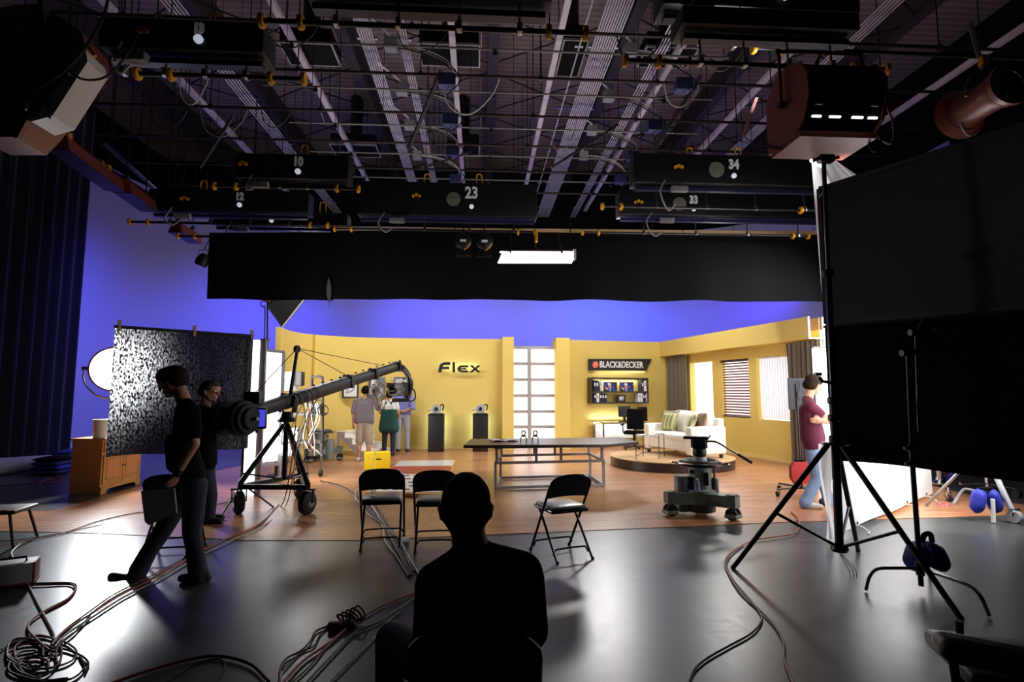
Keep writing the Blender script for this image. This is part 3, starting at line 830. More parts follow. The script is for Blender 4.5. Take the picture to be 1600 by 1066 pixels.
kb = one('keyboard', MB().rbox((0, 0, .012), (.36, .13, .024), .01, 2), 'black_paint', 'black keyboard in front of the desk monitor', 'keyboard'); kb.location = ondesk(977, .68) + V((0, 0, .002)); kb.rotation_euler[2] = rzB
tw = thing('speaker', 'tall black speaker box standing at the right end of the desk', 'speaker', ondesk(1004, .45), rzB)
MB().rbox((0, 0, .2), (.2, .22, .4), .01, 2).build('cabinet', 'black_paint', tw); MB().box((0, -.112, .2), (.17, .004, .36)).build('front_grille', 'black_matte', tw)
# office chair
oc = thing('office_chair', 'black swivel office chair with armrests at the desk', 'chair', G(991, 703), R(-25))
for k in range(5):
    a = 2 * math.pi * k / 5 + .3
    lg = MB().bar((0, 0, .1), (.3 * math.cos(a), .3 * math.sin(a), .07), .045, .03).build('base_leg', 'black_paint', oc)
    MB().cyl((.3 * math.cos(a) - .015, .3 * math.sin(a), .03), (.3 * math.cos(a) + .015, .3 * math.sin(a), .03), .028).build('caster', 'rubber', lg)
MB().cyl((0, 0, .08), (0, 0, .42), .03).build('gas_column', 'dark_steel', oc)
MB().rbox((0, 0, .46), (.5, .48, .09), .045, 4).build('seat', 'black_cloth', oc)
def bk(u, v): return (-.25 + .5 * u, .24 + .05 * math.sin(math.pi * u) * -1 + .04 * v + .1, .5 + .52 * v + 0 * u)
MB().rbox((0, .27, .80), (.46, .08, .56), .04, 4, Matrix.Rotation(R(-8), 3, 'X')).build('backrest', 'black_cloth', oc)
MB().bar((0, .22, .45), (0, .28, .65), .06, .02).build('back_support', 'black_paint', oc)
for s in (-1, 1):
    ar = MB().tube([(s * .24, .05, .43), (s * .3, .05, .46), (s * .3, .03, .64)], .017).build('arm_post', 'black_paint', oc)
    MB().rbox((s * .3, -.02, .66), (.07, .26, .035), .017, 3).build('arm_pad', 'rubber', oc)
# ---- round platform, sofa, cushions, glass side table
PC = V((4.05, 11.45, .01))
pf = thing('round_platform', 'low round platform with wood top and dark side under the sofa', 'platform', PC)
MB().lathe([(1.26, 0), (1.26, .175)], n=72).build('side_band', 'espresso', pf); MB().lathe([(1.27, .175), (1.27, .19)], n=72).build('wood_top', 'laminate_light', pf)
ZP = .201
FL, FR, BR = G(1007, 706, ZP), G(1080, 719, ZP), G(1136, 717, ZP)
u = (FR - FL).normalized(); rzS = math.atan2(u.y, u.x)          # local +x along the sofa front towards camera
sc_ = (FL + FR) / 2
SL = 1.62
sofa = thing('sofa', 'white two-seat sofa on the round platform', 'sofa', V((sc_.x, sc_.y, ZP)) , rzS)
# local: x along, +y towards the back
SDp = .88
MB().rbox((0, SDp / 2 + .02, .23), (SL - .28, SDp - .06, .2), .03, 4).build('base', 'sofa_cloth', sofa)
for s in (-1, 1):
    MB().rbox((s * (SL / 2 - .09), SDp / 2, .36), (.19, SDp, .56), .04, 5).build('arm', 'sofa_cloth', sofa)
    MB().rbox((s * (SL - .4) / 4, SDp / 2 - .1, .39), ((SL - .4) / 2 - .004, SDp - .28, .16), .05, 6, None, .015).build('seat_cushion', 'sofa_cloth', sofa)
    MB().rbox((s * (SL - .4) / 4, SDp - .2, .68), ((SL - .4) / 2 - .004, .2, .46), .07, 6, Matrix.Rotation(R(-12), 3, 'X'), .03).build('back_cushion', 'sofa_cloth', sofa)
    for yy in (.07, SDp - .07): MB().cyl((s * (SL / 2 - .09), yy, 0), (s * (SL / 2 - .09), yy, .09), .045, .06, 4).build('foot', 'espresso', sofa)
MB().rbox((0, SDp - .07, .5), (SL - .1, .16, .6), .04, 5).build('back', 'sofa_cloth', sofa)
MS = ROOTM[sofa.name]
def cushion(x, y, z, w, h, m_, label, rz, tilt):
    rt = Matrix.Rotation(rz, 3, 'Z') @ Matrix.Rotation(tilt, 3, 'X')
    b_ = MB().pillow((0, 0, 0), w, h, .14, rt)
    lo = min(p.z for p in b_.v); b_.v = [p - V((0, 0, lo)) for p in b_.v]
    o = b_.build('cushion', m_); o.location = MS @ V((x, y, z)); o.rotation_euler[2] = rzS
    tag(o, label, 'cushion', 'sofa cushions')
cushion(-.5, .5, .505, .44, .44, 'olive_cloth', 'plain olive cushion against the far sofa arm', R(30), R(-14))
cushion(-.34, .36, .505, .42, .4, 'striped_cloth', 'green striped cushion leaning on the plain olive one', R(12), R(-18))
cushion(.34, .4, .505, .42, .4, 'striped_cloth', 'green striped cushion slumped near the right sofa arm', R(-35), R(-24))
cushion(.45, .56, .505, .4, .42, 'tan_cloth', 'tan cushion tucked behind the slumped striped cushion', R(-20), R(-14))
gt = thing('side_table', 'square glass side table with thin wire legs beside the sofa', 'table', G(1012, 716, ZP))
c4 = [G(994, 719, ZP), G(1030, 717, ZP), G(1038, 713, ZP), G(1005, 713.5, ZP)]
zt = .66
for p in c4: MB().cyl(p, (p.x, p.y, zt), .008, n=6).build('leg', 'dark_steel', gt, True)
for i in range(4):
    a, c = c4[i], c4[(i + 1) % 4]
    MB().cyl((a.x, a.y, zt), (c.x, c.y, zt), .008, n=6).build('rail', 'dark_steel', gt, True); MB().cyl((a.x, a.y, .28), (c.x, c.y, .28), .006, n=6).build('rail', 'dark_steel', gt, True)
MB().prism([V((p.x, p.y, zt + .008)) for p in c4], (0, 0, .008)).build('glass_top', 'glass_clear', gt, True)
pp = c4[0].lerp(c4[1], .2)
one('note_pad', MB().box((pp.x + .03, pp.y + .06, zt + .028), (.16, .12, .02)), 'paper', 'small white note pad on the glass side table', 'notepad')
# ---- long meeting table
ZTb = .745
tp = [G(x, y, ZTb) for x, y in ((724, 696), (949, 694.7), (998, 690.5), (968, 683.5), (736, 686))]
tb = thing('conference_table', 'long dark wood table on a grey metal frame, centre of the set', 'table', V((sum(p.x for p in tp) / 5, sum(p.y for p in tp) / 5, .01)))
MB().prism([p - V((0, 0, .045)) for p in tp], (0, 0, .045)).build('table_top', 'espresso', tb, True)
fl, fr = G(774, 766), G(943.5, 761)
bl = fl + V((.12, 1.0, 0)); br_ = fr + V((-.02, 1.0, 0))
za, zc = ZTb - .1, .42
MB().prism([V((p.x, p.y, ZTb - .1)) for p in (fl + V((-.02, -.02, 0)), fr + V((.04, -.02, 0)), br_, bl)], (0, 0, .054)).build('apron', 'black_paint', tb, True)
w = .04
def tbar(a, c, nm='rail', mm='light_grey'): MB().bar(a, c, w, w).build(nm, mm, tb, True)
def at(p, z): return V((p.x, p.y, z))
for p in (fl, fr, bl, br_): tbar(at(p, .012), at(p, zc), 'leg')
for (a, c) in ((fl, fr), (bl, br_), (fl, bl), (fr, br_)):
    tbar(at(a, .035), at(c, .035), 'floor_rail'); tbar(at(a, zc), at(c, zc), 'upper_rail')
for (a, c) in ((fl, fr), (bl, br_)):
    for k in (.01, .37, .6, .985): tbar(at(a.lerp(c, k), zc), at(a.lerp(c, k), ZTb - .1), 'riser')
p = G(787, 689.5, ZTb)
mz = thing('magazine', 'open magazine with pale pages on the dark table', 'magazine', p, R(12))
def page(s):
    return MB().sheet(lambda u, v: (s * (.005 + .2 * u), -.13 + .26 * v, .004 + .03 * math.sin(math.pi * u * .8)), 6, 2, (0, 0, -.003))
page(-1).build('page', 'paper', mz); page(1).build('page', 'paper', mz); MB().box((0, 0, .0025), (.42, .27, .003)).build('cover', 'red_cable', mz)
def clampobj(px, label):
    p = G(px, 691.5, ZTb)
    r = thing('spring_clamp', label, 'clamp', p, 0, 'clamps on the table')
    for s in (-1, 1):
        MB().tube([(s * .045, 0, .0), (s * .05, 0, .06), (s * .022, 0, .105), (s * .03, 0, .16)], .011, 8).build('jaw', 'steel', r)
    MB().cyl((-.03, 0, .105), (.03, 0, .105), .018).build('pivot', 'chrome', r)
    MB().tube([(-.03, 0, .155), (-.02, 0, .18), (.02, 0, .18), (.03, 0, .155)], .012, 8).build('handle', 'rubber', r)
clampobj(818, 'small metal clamp standing on the table, left of the pair'); clampobj(836.5, 'small metal clamp standing on the table, right of the pair')
# ---- black display pedestals with tools
def display(px, py, label, tl_label):
    b0 = G(px, py)
    r = thing('display_pedestal', label, 'pedestal', V((b0.x, b0.y + .2, .01)), 0, 'black display pedestals')
    MB().rbox((0, 0, .47), (.40, .40, .94), .008, 1).build('column', 'black_paint', r); MB().box((0, 0, .95), (.41, .41, .02)).build('top_cap', 'black_gloss', r)
    area('pedestal_glow', (b0.x, b0.y + .48, .55), (b0.x, b0.y + 1.2, .55), .36, .8, 3.2, (.62, .85, 1))
    t = thing('power_tool', tl_label, 'tool', V((b0.x, b0.y + .2, .972)), R(-10), 'tools on the pedestals')
    MB().lathe([(.02, 0), (.115, .005), (.125, .03), (.115, .07), (.03, .075)], (0, -.04, .125), (0, 1, 0), 24).build('motor_housing', 'light_grey', t)
    MB().lathe([(.03, 0), (.05, .01), (.03, .02)], (0, -.06, .125), (0, 1, 0), 16).build('dial', 'black_gloss', t)
    MB().rbox((0, .02, .012), (.32, .2, .024), .01, 2).build('base_plate', 'plate_grey', t)
    MB().tube(cr_curve([(.08, .02, .2), (.14, .02, .24), (.18, .02, .2), (.15, .02, .08)], 5), .018).build('handle', 'black_paint', t)
    MB().tube([(-.1, 0, .1), (-.19, 0, .1), (-.24, 0, .07)], .02).build('nozzle', 'steel', t)
display(680.5, 707, 'black display pedestal nearer the picture frames', 'silver power tool on the left black pedestal')
display(750.5, 706.5, 'black display pedestal beside the yellow pillar', 'silver power tool on the right black pedestal')
# ---- framed pictures
def picture(x0, x1, y0, y1, Y, label, kind):
    a, c = P(x0, y1, Y), P(x1, y0, Y)
    r = thing('framed_picture', label, 'picture', V(((a.x + c.x) / 2, Y, a.z)), 0, 'framed pictures on the curved wall')
    w, h = c.x - a.x, c.z - a.z; f = .035
    for (q0, q1, z0, z1) in ((-w / 2, w / 2, 0, f), (-w / 2, w / 2, h - f, h), (-w / 2, -w / 2 + f, f, h - f), (w / 2 - f, w / 2, f, h - f)):
        MB().bx(q0, q1, -.03, .03, z0, z1).build('frame_bar', 'black_gloss', r)
    m_ = {'white': 'paper', 'black': 'black_gloss', 'grey': 'photo_print'}[kind]
    pic = MB().bx(-w / 2 + f, w / 2 - f, -.005, .02, f, h - f).build('print', m_, r)
    if kind == 'white':
        MB().tube(cr_curve([(-.1, -.008, .16), (0, -.008, .34), (.09, -.008, .4), (.05, -.008, .2), (-.12, -.008, .14)], 6), .02, 6).build('printed_mark', 'light_grey', pic)
        MB().bx(-w / 2 + f, w / 2 - f, -.008, -.005, f, .13).build('printed_mark', 'white_paint', pic)
    if kind == 'black':
        vs, fs = text_mesh('5', .3, .002, .02)
        MB().add([v + V((-.08, -.008, h * .68)) for v in vs], fs).build('printed_mark', 'white_paint', pic)
        MB().prism([(.0, -.008, f), (w / 2 - f, -.008, f), (w / 2 - f, -.008, .2), (.12, -.008, .26)], (0, -.003, 0)).build('printed_mark', 'light_grey', pic)
    if kind == 'grey':
        MB().lathe([(.12, 0), (.12, .004)], (0, -.006, h * .62), (0, -1, 0), 20).build('printed_mark', 'light_grey', pic)
        MB().lathe([(.07, 0), (.07, .004)], (0, -.011, h * .45), (0, -1, 0), 20).build('printed_mark', 'tan_cloth', pic)
picture(535, 561, 586, 622, 14.42, 'black framed pale print, left of the three pictures', 'white')
picture(575.5, 601.5, 589.5, 621, 14.66, 'black framed dark print with a white numeral, middle picture', 'black')
picture(615, 641, 589.5, 621, 14.74, 'black framed grey photograph behind the crane camera', 'grey')
# ---- white stair unit
sb = G(528, 712)
st = thing('stair_unit', 'short white stair unit against the curved yellow wall', 'stairs', V((sb.x + .25, sb.y + .35, .01)), R(-30))
rise, run, wd2 = .145, .24, .8
for i in range(4):
    zt = rise * (4 - i); xx = -.1 + run * i
    MB().bx(xx - .0, xx + run + .03, -wd2 / 2 - .02, wd2 / 2, zt - .025, zt).build('tread', 'cream_wood', st)
    MB().bx(xx + run - .02, xx + run, -wd2 / 2, wd2 / 2, zt - rise, zt - .025).build('riser', 'white_paint', st)
pr = [(-.1, -wd2 / 2, 0), (-.04, -wd2 / 2, 0), (-.04, -wd2 / 2, rise * 3.3)] + [(-.04 + run * 3.4, -wd2 / 2, .0), (-.1 + run * 4, -wd2 / 2, 0)]
pr += [(-.1 + run * (4 - k // 2) - (run if k % 2 else 0) * 0, 0, 0) for k in []]
side = [(-.1, 0), (-.02, 0), (-.02, rise * 2.9), (-.1 + run * 2.9, .0), (-.1 + run * 4, 0), (-.1 + run * 4, rise - .025)]
for i in range(3, 0, -1): side += [(-.1 + run * i, rise * (4 - i) - .025), (-.1 + run * i, rise * (5 - i) - .025)]
side += [(-.1, rise * 4 - .025)]
for yy in (-wd2 / 2 - .018, wd2 / 2): MB().prism([(x, yy, z) for x, z in side], (0, .018, 0)).build('stringer', 'light_grey', st, smooth=False)
# ---- yellow apple box
b0 = G(585, 735)
yb = thing('step_box', 'bright yellow wooden step box with hand holes', 'box', V((G(586, 735).x, G(586, 735).y + .18, .01)), R(14))
MB().rbox((0, 0, .165), (.50, .30, .33), .008, 1).build('body', 'yellow_box', yb)
MB().rbox((.02, -.151, .2), (.1, .006, .025), .003, 1).build('hand_hole', 'black_matte', yb); MB().rbox((-.251, 0, .2), (.006, .08, .03), .003, 1).build('hand_hole', 'black_matte', yb)
# ---- game board lying on the floor
bd = [G(571, 777), G(690, 779), G(712, 723.5), G(623, 724.5)]
gb = thing('floor_board', 'long painted game board lying on the wood floor', 'board', V((sum(p.x for p in bd) / 4, sum(p.y for p in bd) / 4, .01)))
def bq(u, v, z):
    a = bd[0].lerp(bd[1], u); c = bd[3].lerp(bd[2], u); p = a.lerp(c, v); return V((p.x, p.y, z))
MB().prism([bq(0, 0, .012), bq(1, 0, .012), bq(1, 1, .012), bq(0, 1, .012)], (0, 0, .05)).build('base_panel', 'pine', gb, True)
vr = [(.03, .48, 'board_white'), (.48, .76, 'board_red'), (.76, .985, 'board_grey')]
for a, c, mm in vr: MB().prism([bq(.02, a, .062), bq(.98, a, .062), bq(.98, c, .062), bq(.02, c, .062)], (0, 0, .004)).build('painted_panel', mm, gb, True)
rows = [.08, .16, .25, .34, .43]
for i, v in enumerate(rows):
    for k in range(7):
        p = bq(.08 + .14 * k + (.05 if i % 2 else 0), v, .066)
        if .08 + .14 * k + (.05 if i % 2 else 0) > .97: continue
        MB().lathe([(.06, 0), (.06, .003)], p, n=14).build('black_spot', 'black_gloss', gb, True)
# ================================================================ crew equipment
# ---- folding chairs
def folding_chair(loc, rz, label, pad=True):
    r = thing('folding_chair', label, 'chair', loc, rz, 'black metal folding chairs')
    w = .215; t = .0125
    for s in (-1, 1):
        MB().tube([(s * w, .25, 0), (s * w, -.02, .43), (s * w, -.165, .665)], t).build('front_leg', 'black_gloss', r)
        MB().tube([(s * (w - .03), .12, .425), (s * (w - .03), .1, .41), (s * (w - .03), -.25, 0)], t).build('rear_leg', 'black_gloss', r)
        MB().cyl((s * w, .25, 0), (s * w, .244, .02), .016).build('foot_cap', 'rubber', r); MB().cyl((s * (w - .03), -.25, 0), (s * (w - .03), -.244, .02), .016).build('foot_cap', 'rubber', r)
    MB().tube(cr_curve([(-w, -.165, .665), (-w + .012, -.19, .71), (-w + .07, -.215, .755), (0, -.226, .772), (w - .07, -.215, .755), (w - .012, -.19, .71), (w, -.165, .665)], 4), t).build('back_tube', 'black_gloss', r)
    def bk(u, v):
        x = -w + 2 * w * u; e = abs(2 * u - 1)
        top = .77 - .1 * e ** 4.6; zl_ = .55 + .015 * math.sin(math.pi * u); z = zl_ + (top - zl_) * v
        return (x, -.232 + (.772 - z) * .57, z)
    MB().sheet(bk, 14, 6, (0, .012, .004)).build('backrest', 'black_gloss', r)
    se = MB().rbox((0, .02, .435), (.4, .4, .035), .017, 4).build('seat', 'black_gloss', r)
    if pad: MB().rbox((0, .02, .462), (.37, .36, .03), .014, 4, None, .008).build('seat_pad', 'vinyl_grey', r)
    for (yy, zz, ww) in ((.19, .1, w), (-.165, .1, w - .03)):
        MB().tube([(-ww, yy, zz - .05), (-ww + .03, yy, zz), (0, yy, zz + .004), (ww - .03, yy, zz), (ww, yy, zz - .05)], .009).build('crossbar', 'black_gloss', r)
    return r
def mid(a, c): return (a + c) / 2
p = mid(mid(G(570, 864), G(635, 858)), mid(G(558, 846), G(622, 837))); ch1 = folding_chair((p.x, p.y, .006 if p.y > 5.6 else 0), R(6), 'black folding chair with a plastic cup on its seat')
p2 = mid(mid(G(650, 866), G(715, 866)), mid(G(652, 842), G(706, 842))); folding_chair((p2.x, p2.y, 0), R(2), 'black folding chair half hidden by the seated man')
p3 = mid(mid(G(868, 882), G(928, 873)), mid(G(832, 862), G(887, 850))); folding_chair((p3.x, p3.y, 0), R(20), 'black folding chair standing alone right of the seated man')
p = G(250, 876); folding_chair((p.x, p.y + .2, 0), R(10), 'black folding chair behind the walking man', False)
cup = thing('plastic_cup', 'clear plastic cup on the leftmost folding chair seat', 'cup', V((ch1.location.x - .1, ch1.location.y + .0, ch1.location.z + .486)))
MB().lathe([(.001, 0), (.026, 0), (.036, .095), (.034, .095), (.0245, .004), (.001, .004)], n=20, cap=False).build('cup_wall', 'plastic_clear', cup); MB().lathe([(.037, .093), (.038, .097), (.0345, .097)], n=20, cap=False).build('rim', 'plastic_clear', cup)
p = G(624, 850)
cl = thing('plastic_cup', 'clear plastic cup lying by the cables under the chair', 'cup', V((p.x, p.y, .036)))
MB().lathe([(.026, 0), (.036, .095), (.034, .095), (.0245, .004)], axis=(.9, .3, .0), n=20).build('cup_wall', 'white_plastic', cl)

# ---- grey camera pedestal
def camera_pedestal(loc, rz, label, head=True):
    r = thing('camera_pedestal', label, 'camera pedestal', loc, rz, 'grey camera pedestals')
    ang = [R(-90 - 60), R(-90 + 60), R(90)]; RA = .42
    poly = []
    for a in ang:
        d = V((math.cos(a), math.sin(a), 0)); n_ = V((-d.y, d.x, 0))
        poly += [d * .16 - n_ * .14, d * (RA - .02) - n_ * .085, d * (RA + .06) - n_ * .06, d * (RA + .06) + n_ * .06, d * (RA - .02) + n_ * .085, d * .16 + n_ * .14]
    poly = sorted(poly, key=lambda p: math.atan2(p.y, p.x))
    MB().prism([V((p.x, p.y, .15)) for p in poly], (0, 0, .14)).build('base', 'grey_paint', r, smooth=False)
    for a in ang:
        d = V((math.cos(a), math.sin(a), 0)) * RA; n_ = V((-d.y, d.x, 0)).normalized()
        c = MB().lathe([(.07, .29), (.075, .3), (.06, .305)], (d.x, d.y, 0), n=20).build('caster_cap', 'grey_dark_paint', r)
        MB().rbox((d.x, d.y, .05), (.17, .15, .05), .015, 2, Matrix.Rotation(a + math.pi / 2, 3, 'Z')).build('cable_guard', 'grey_paint', r)
        for s in (-1, 1):
            wl = MB().cyl(V((d.x, d.y, .075)) + n_ * (s * .022), V((d.x, d.y, .075)) + n_ * (s * .06), .072, n=24).build('wheel', 'rubber', r)
            MB().cyl(V((d.x, d.y, .075)) + n_ * (s * .061), V((d.x, d.y, .075)) + n_ * (s * .066), .025, n=14).build('hub', 'dark_steel', wl)
    MB().lathe([(.15, .04), (.175, .05), (.175, .15)], n=32).build('lower_drum', 'grey_dark_paint', r)
    MB().lathe([(.19, .29), (.19, .31), (.14, .33), (.135, .6), (.12, .615)], n=32).build('column', 'grey_paint', r)
    MB().lathe([(.1, .04), (.1, .46), (.09, .475)], (-.22, -.03, 0), n=28).build('pressure_tank', 'grey_paint', r)
    MB().lathe([(.05, .29), (.05, .44), (.035, .46), (.012, .47), (.012, .6)], (.17, .0, 0), n=18).build('pump_cylinder', 'grey_dark_paint', r)
    for k in range(3): MB().rbox((-.13 + .01 * k, -.1, .36 + .09 * k), (.03, .04, .05), .006, 1).build('latch', 'black_paint', r)
    MB().rbox((.07, -.13, .46), (.06, .03, .16), .008, 1).build('control_plate', 'black_paint', r)
    ring = [(.28 * math.cos(2 * math.pi * k / 40), .28 * math.sin(2 * math.pi * k / 40), .63) for k in range(40)]
    MB().tube(ring, .018, 8, True).build('steering_ring', 'black_gloss', r)
    ring = [(.21 * math.cos(2 * math.pi * k / 36), .21 * math.sin(2 * math.pi * k / 36), .665) for k in range(36)]
    MB().tube(ring, .02, 8, True).build('trim_ring', 'grey_dark_paint', r)
    for k in range(3):
        a = 2 * math.pi * k / 3 + .4; MB().tube([(.1 * math.cos(a), .1 * math.sin(a), .62), (.28 * math.cos(a), .28 * math.sin(a), .63)], .012).build('spoke', 'chrome', r)
    for s in (-1, 1): MB().tube(cr_curve([(s * .24, -.1, .64), (s * .33, -.1, .645), (s * .35, -.05, .645), (s * .29, -.0, .64)], 4), .009).build('ring_handle', 'chrome', r)
    MB().lathe([(.09, .61), (.09, .68), (.075, .72)], n=24).build('top_mount', 'light_grey', r)
    if head:
        MB().lathe([(.07, .72), (.085, .75), (.085, .81), (.065, .84)], n=24).build('bowl', 'black_paint', r)
        hd_ = MB().rbox((0, 0, .88), (.17, .15, .12), .02, 3).build('fluid_head', 'black_paint', r)
        MB().cyl((-.1, 0, .88), (.1, 0, .88), .055).build('drag_knob', 'black_gloss', hd_)
        MB().rbox((-.04, 0, .955), (.3, .13, .035), .008, 2).build('camera_plate', 'black_paint', r)
        MB().tube([(.1, 0, .93), (.14, 0, .99)], .008).build('lever', 'black_paint', r)
        MB().tube(cr_curve([(.06, 0, .91), (.2, -.02, .91), (.36, -.04, .82), (.6, -.06, .68)], 5), [.011] * 16, 8).build('pan_bar', 'black_gloss', r)
        MB().tube([(.45, -.047, .768), (.61, -.061, .672)], .018).build('grip', 'rubber', r)
    return r
lw, rw = G(1047, 807), G(1147, 814)
mdp = mid(lw, rw); dv = (rw - lw).normalized(); pc = mdp + V((-dv.y, dv.x, 0)) * .21
cpd = camera_pedestal((pc.x, pc.y, .006), math.atan2(dv.y, dv.x), 'grey studio camera pedestal with fluid head and pan bar')
pb = ROOTM[cpd.name] @ V((-.035, -.2, .292))
wb = thing('water_bottle', 'small clear water bottle standing on the grey pedestal base', 'bottle', pb)
MB().lathe([(.028, 0), (.031, .01), (.031, .1), (.026, .13), (.012, .155), (.012, .165)], n=18).build('bottle_body', 'plastic_clear', wb)
MB().lathe([(.0315, .04), (.0315, .085)], n=18, cap=False).build('paper_band', 'shirt_violet', wb); MB().lathe([(.014, .163), (.014, .18)], n=14).build('cap', 'white_plastic', wb)

# ---- camera crane (jib)
jb = G(462, 776)
jib = thing('camera_crane', 'black camera crane on a wheeled tripod, arm reaching over the set', 'camera crane', V((-2.64, 7.62, .006)))
wpos = [V((-3.05, 7.28, .15)), V((-2.17, 7.2, .15)), V((-2.6, 8.25, .15))]
pivot = V((-2.57, 7.62, 1.43))
for i, p in enumerate(wpos):
    q = wpos[(i + 1) % 3]
    MB().bar(p + V((0, 0, .19)), q + V((0, 0, .19)), .06, .06).build('base_bar', 'black_paint', jib, True)
    ax = V((.85, .52 if i != 1 else -.3, 0)).normalized()
    w_ = MB().lathe([(.06, -.06), (.11, -.06), (.14, -.035), (.14, .035), (.11, .06), (.06, .06)], p - V((0, 0, .004)), ax, 28).build('tyre', 'rubber', jib, True)
    MB().lathe([(.02, -.07), (.055, -.064), (.065, 0), (.055, .064), (.02, .07)], p - V((0, 0, .004)), ax, 20).build('wheel_hub', 'steel', jib, True)
    fk = MB()
    for s in (-1, 1): fk.bar(p + ax * (s * .085), p + ax * (s * .085) + V((0, 0, .17)), .03, .012, ax)
    fk.bar(p + V((0, 0, .165)) - ax * .1, p + V((0, 0, .165)) + ax * .1, .06, .02)
    fk.build('fork', 'black_paint', jib, True)
    MB().cyl(p + V((0, 0, .22)), V((pivot.x - .04, pivot.y, 1.18)) + (p - pivot) * .06, .036, .03).build('tripod_leg', 'black_paint', jib, True)
    MB().cyl(p.lerp(q, .02) + V((0, 0, .36)), (p * .12 + V((pivot.x, pivot.y, .42)) * .88), .011, n=8).build('spreader', 'black_paint', jib, True)
MB().cyl((pivot.x - .04, pivot.y, .38), (pivot.x - .04, pivot.y, 1.22), .035).build('centre_column', 'black_gloss', jib, True)
MB().lathe([(.11, 0), (.12, .02), (.09, .06), (.07, .14)], (pivot.x - .04, pivot.y, 1.14), n=20).build('tripod_head', 'black_paint', jib, True)
ad = V((1.05, 2.6, .585)).normalized(); side_ = V((ad.y, -ad.x, 0)).normalized(); upv = side_.cross(ad)
for s in (-1, 1): MB().bar(pivot + V((-.03, 0, -.16)) + side_ * s * .11, pivot + V((0, 0, .1)) + side_ * s * .11, .09, .02, side_).build('yoke_plate', 'black_paint', jib, True)
tip = pivot + ad * 2.9; rear = pivot - ad * 1.05
def armseg(a, c, w0, h0, w1, h1, nm):
    vs = []
    for (q, w_, h_) in ((a, w0, h0), (c, w1, h1)):
        vs += [q + side_ * (sx * w_ / 2) + upv * (sz * h_ / 2) for sx, sz in ((-1, -.6), (-.7, -1), (.7, -1), (1, -.6), (1, .6), (.7, 1), (-.7, 1), (-1, .6))]
    MB().add(vs, [(i, (i + 1) % 8, 8 + (i + 1) % 8, 8 + i) for i in range(8)] + [tuple(range(7, -1, -1)), tuple(range(8, 16))]).build(nm, 'black_paint', jib, True)
armseg(pivot - ad * .15, pivot + ad * 1.35, .15, .18, .145, .17, 'arm_section'); armseg(pivot + ad * 1.3, tip, .125, .15, .12, .145, 'arm_section')
armseg(rear, pivot - ad * .1, .1, .13, .14, .17, 'rear_arm')
for k in (1.34, 2.05, 2.84): MB().bar(pivot + ad * k - ad * .03, pivot + ad * k + ad * .03, .165, .19, upv).build('arm_collar', 'black_gloss', jib, True)
for k in range(11): MB().rbox(pivot + ad * (.5 + .21 * k) + upv * .11, (.03, .05, .02), .004, 1).build('cable_clip', 'rubber', jib, True)
for k, (o_, r_) in enumerate(((-.24, .17), (-.18, .19), (-.12, .21), (.1, .21), (.16, .21), (.22, .18), (.27, .13))):
    MB().lathe([(.03, -.024), (r_ - .01, -.024), (r_, -.014), (r_, .014), (r_ - .01, .024), (.03, .024)], rear + ad * .08 + side_ * o_, side_, 36).build('counterweight', 'rubber', jib, True)
MB().cyl(rear + ad * .08 - side_ * .34, rear + ad * .08 + side_ * .36, .022).build('weight_bar', 'steel', jib, True)
MB().rbox(rear + ad * .42 + upv * .17, (.2, .16, .16), .015, 2).build('control_box', 'black_paint', jib, True)
MB().tube([rear + ad * .1 - side_ * .1, rear - ad * .25 - side_ * .22 - V((0, 0, .05))], .014).build('steer_handle', 'black_gloss', jib, True)
mt = pivot + V((-.01, 0, .02)); mtop = P(464, 549, 7.62)
MB().cyl(mt, mtop, .03, .022).build('mast', 'black_paint', jib, True); MB().lathe([(.01, -.02), (.05, -.02), (.05, .02), (.01, .02)], mtop + V((0, 0, .03)), side_, 18).build('mast_pulley', 'black_gloss', jib, True)
for tgt in (pivot + ad * 2.35 + upv * .1, pivot + ad * 1.3 + upv * .11, rear + ad * .4 + upv * .2): MB().cyl(mtop + V((0, 0, .04)), tgt, .0055, n=6).build('stay_wire', 'dark_steel', jib, True)
mon = MB().rbox(P(396, 654, 6.75), (.31, .05, .25), .012, 2).build('monitor_case', 'black_gloss', jib, True)
MB().box(P(396, 653.5, 6.72), (.27, .004, .2)).build('monitor_screen', 'monitor_glow', jib, True)
hd0 = tip
el = P(637, 596, 10.35); cmh = P(624, 611, 10.35)
MB().tube(cr_curve([tip, P(630, 576, 10.3), P(638, 588, 10.35), P(639, 606, 10.35), P(634, 622, 10.35)], 5), .055).build('head_arm', 'black_paint', jib, True)
MB().tube(cr_curve([tip + upv * .06, P(625, 563, 10.2)], 4), .016).build('antenna', 'black_paint', jib, True)
for k in range(5):
    MB().tube(cr_curve([P(626 + k, 576, 10.25), P(641 + k * .8, 590 + k, 10.3), P(641 + k * .7, 608, 10.3), P(637 + k, 622, 10.32)], 5), .011, 6).build('head_cable', ['black_cable', 'grey_cable', 'black_cable', 'pipe_dark', 'grey_cable'][k], jib, True)
MB().tube(cr_curve([P(640, 605, 10.3), P(648, 612, 10.3), P(648, 624, 10.3), P(640, 628, 10.3)], 5), .013, 6).build('head_cable', 'black_cable', jib, True)
cb = MB().rbox(P(625, 609, 10.35), (.2, .34, .24), .02, 2, Matrix.Rotation(R(70), 3, 'Z')).build('camera_body', 'camera_bits', jib, True)
MB().cyl(P(616, 611, 10.3), P(607, 611.5, 10.25), .06, .07).build('lens', 'black_gloss', jib, True)
MB().cyl(P(614, 602.5, 10.3), P(604, 602, 10.25), .04, .045).build('viewfinder', 'black_paint', jib, True)
MB().bar(P(613, 626, 10.35), P(640, 625, 10.35), .12, .07).build('pan_tilt_head', 'black_paint', jib, True)
hang = random.Random(3)
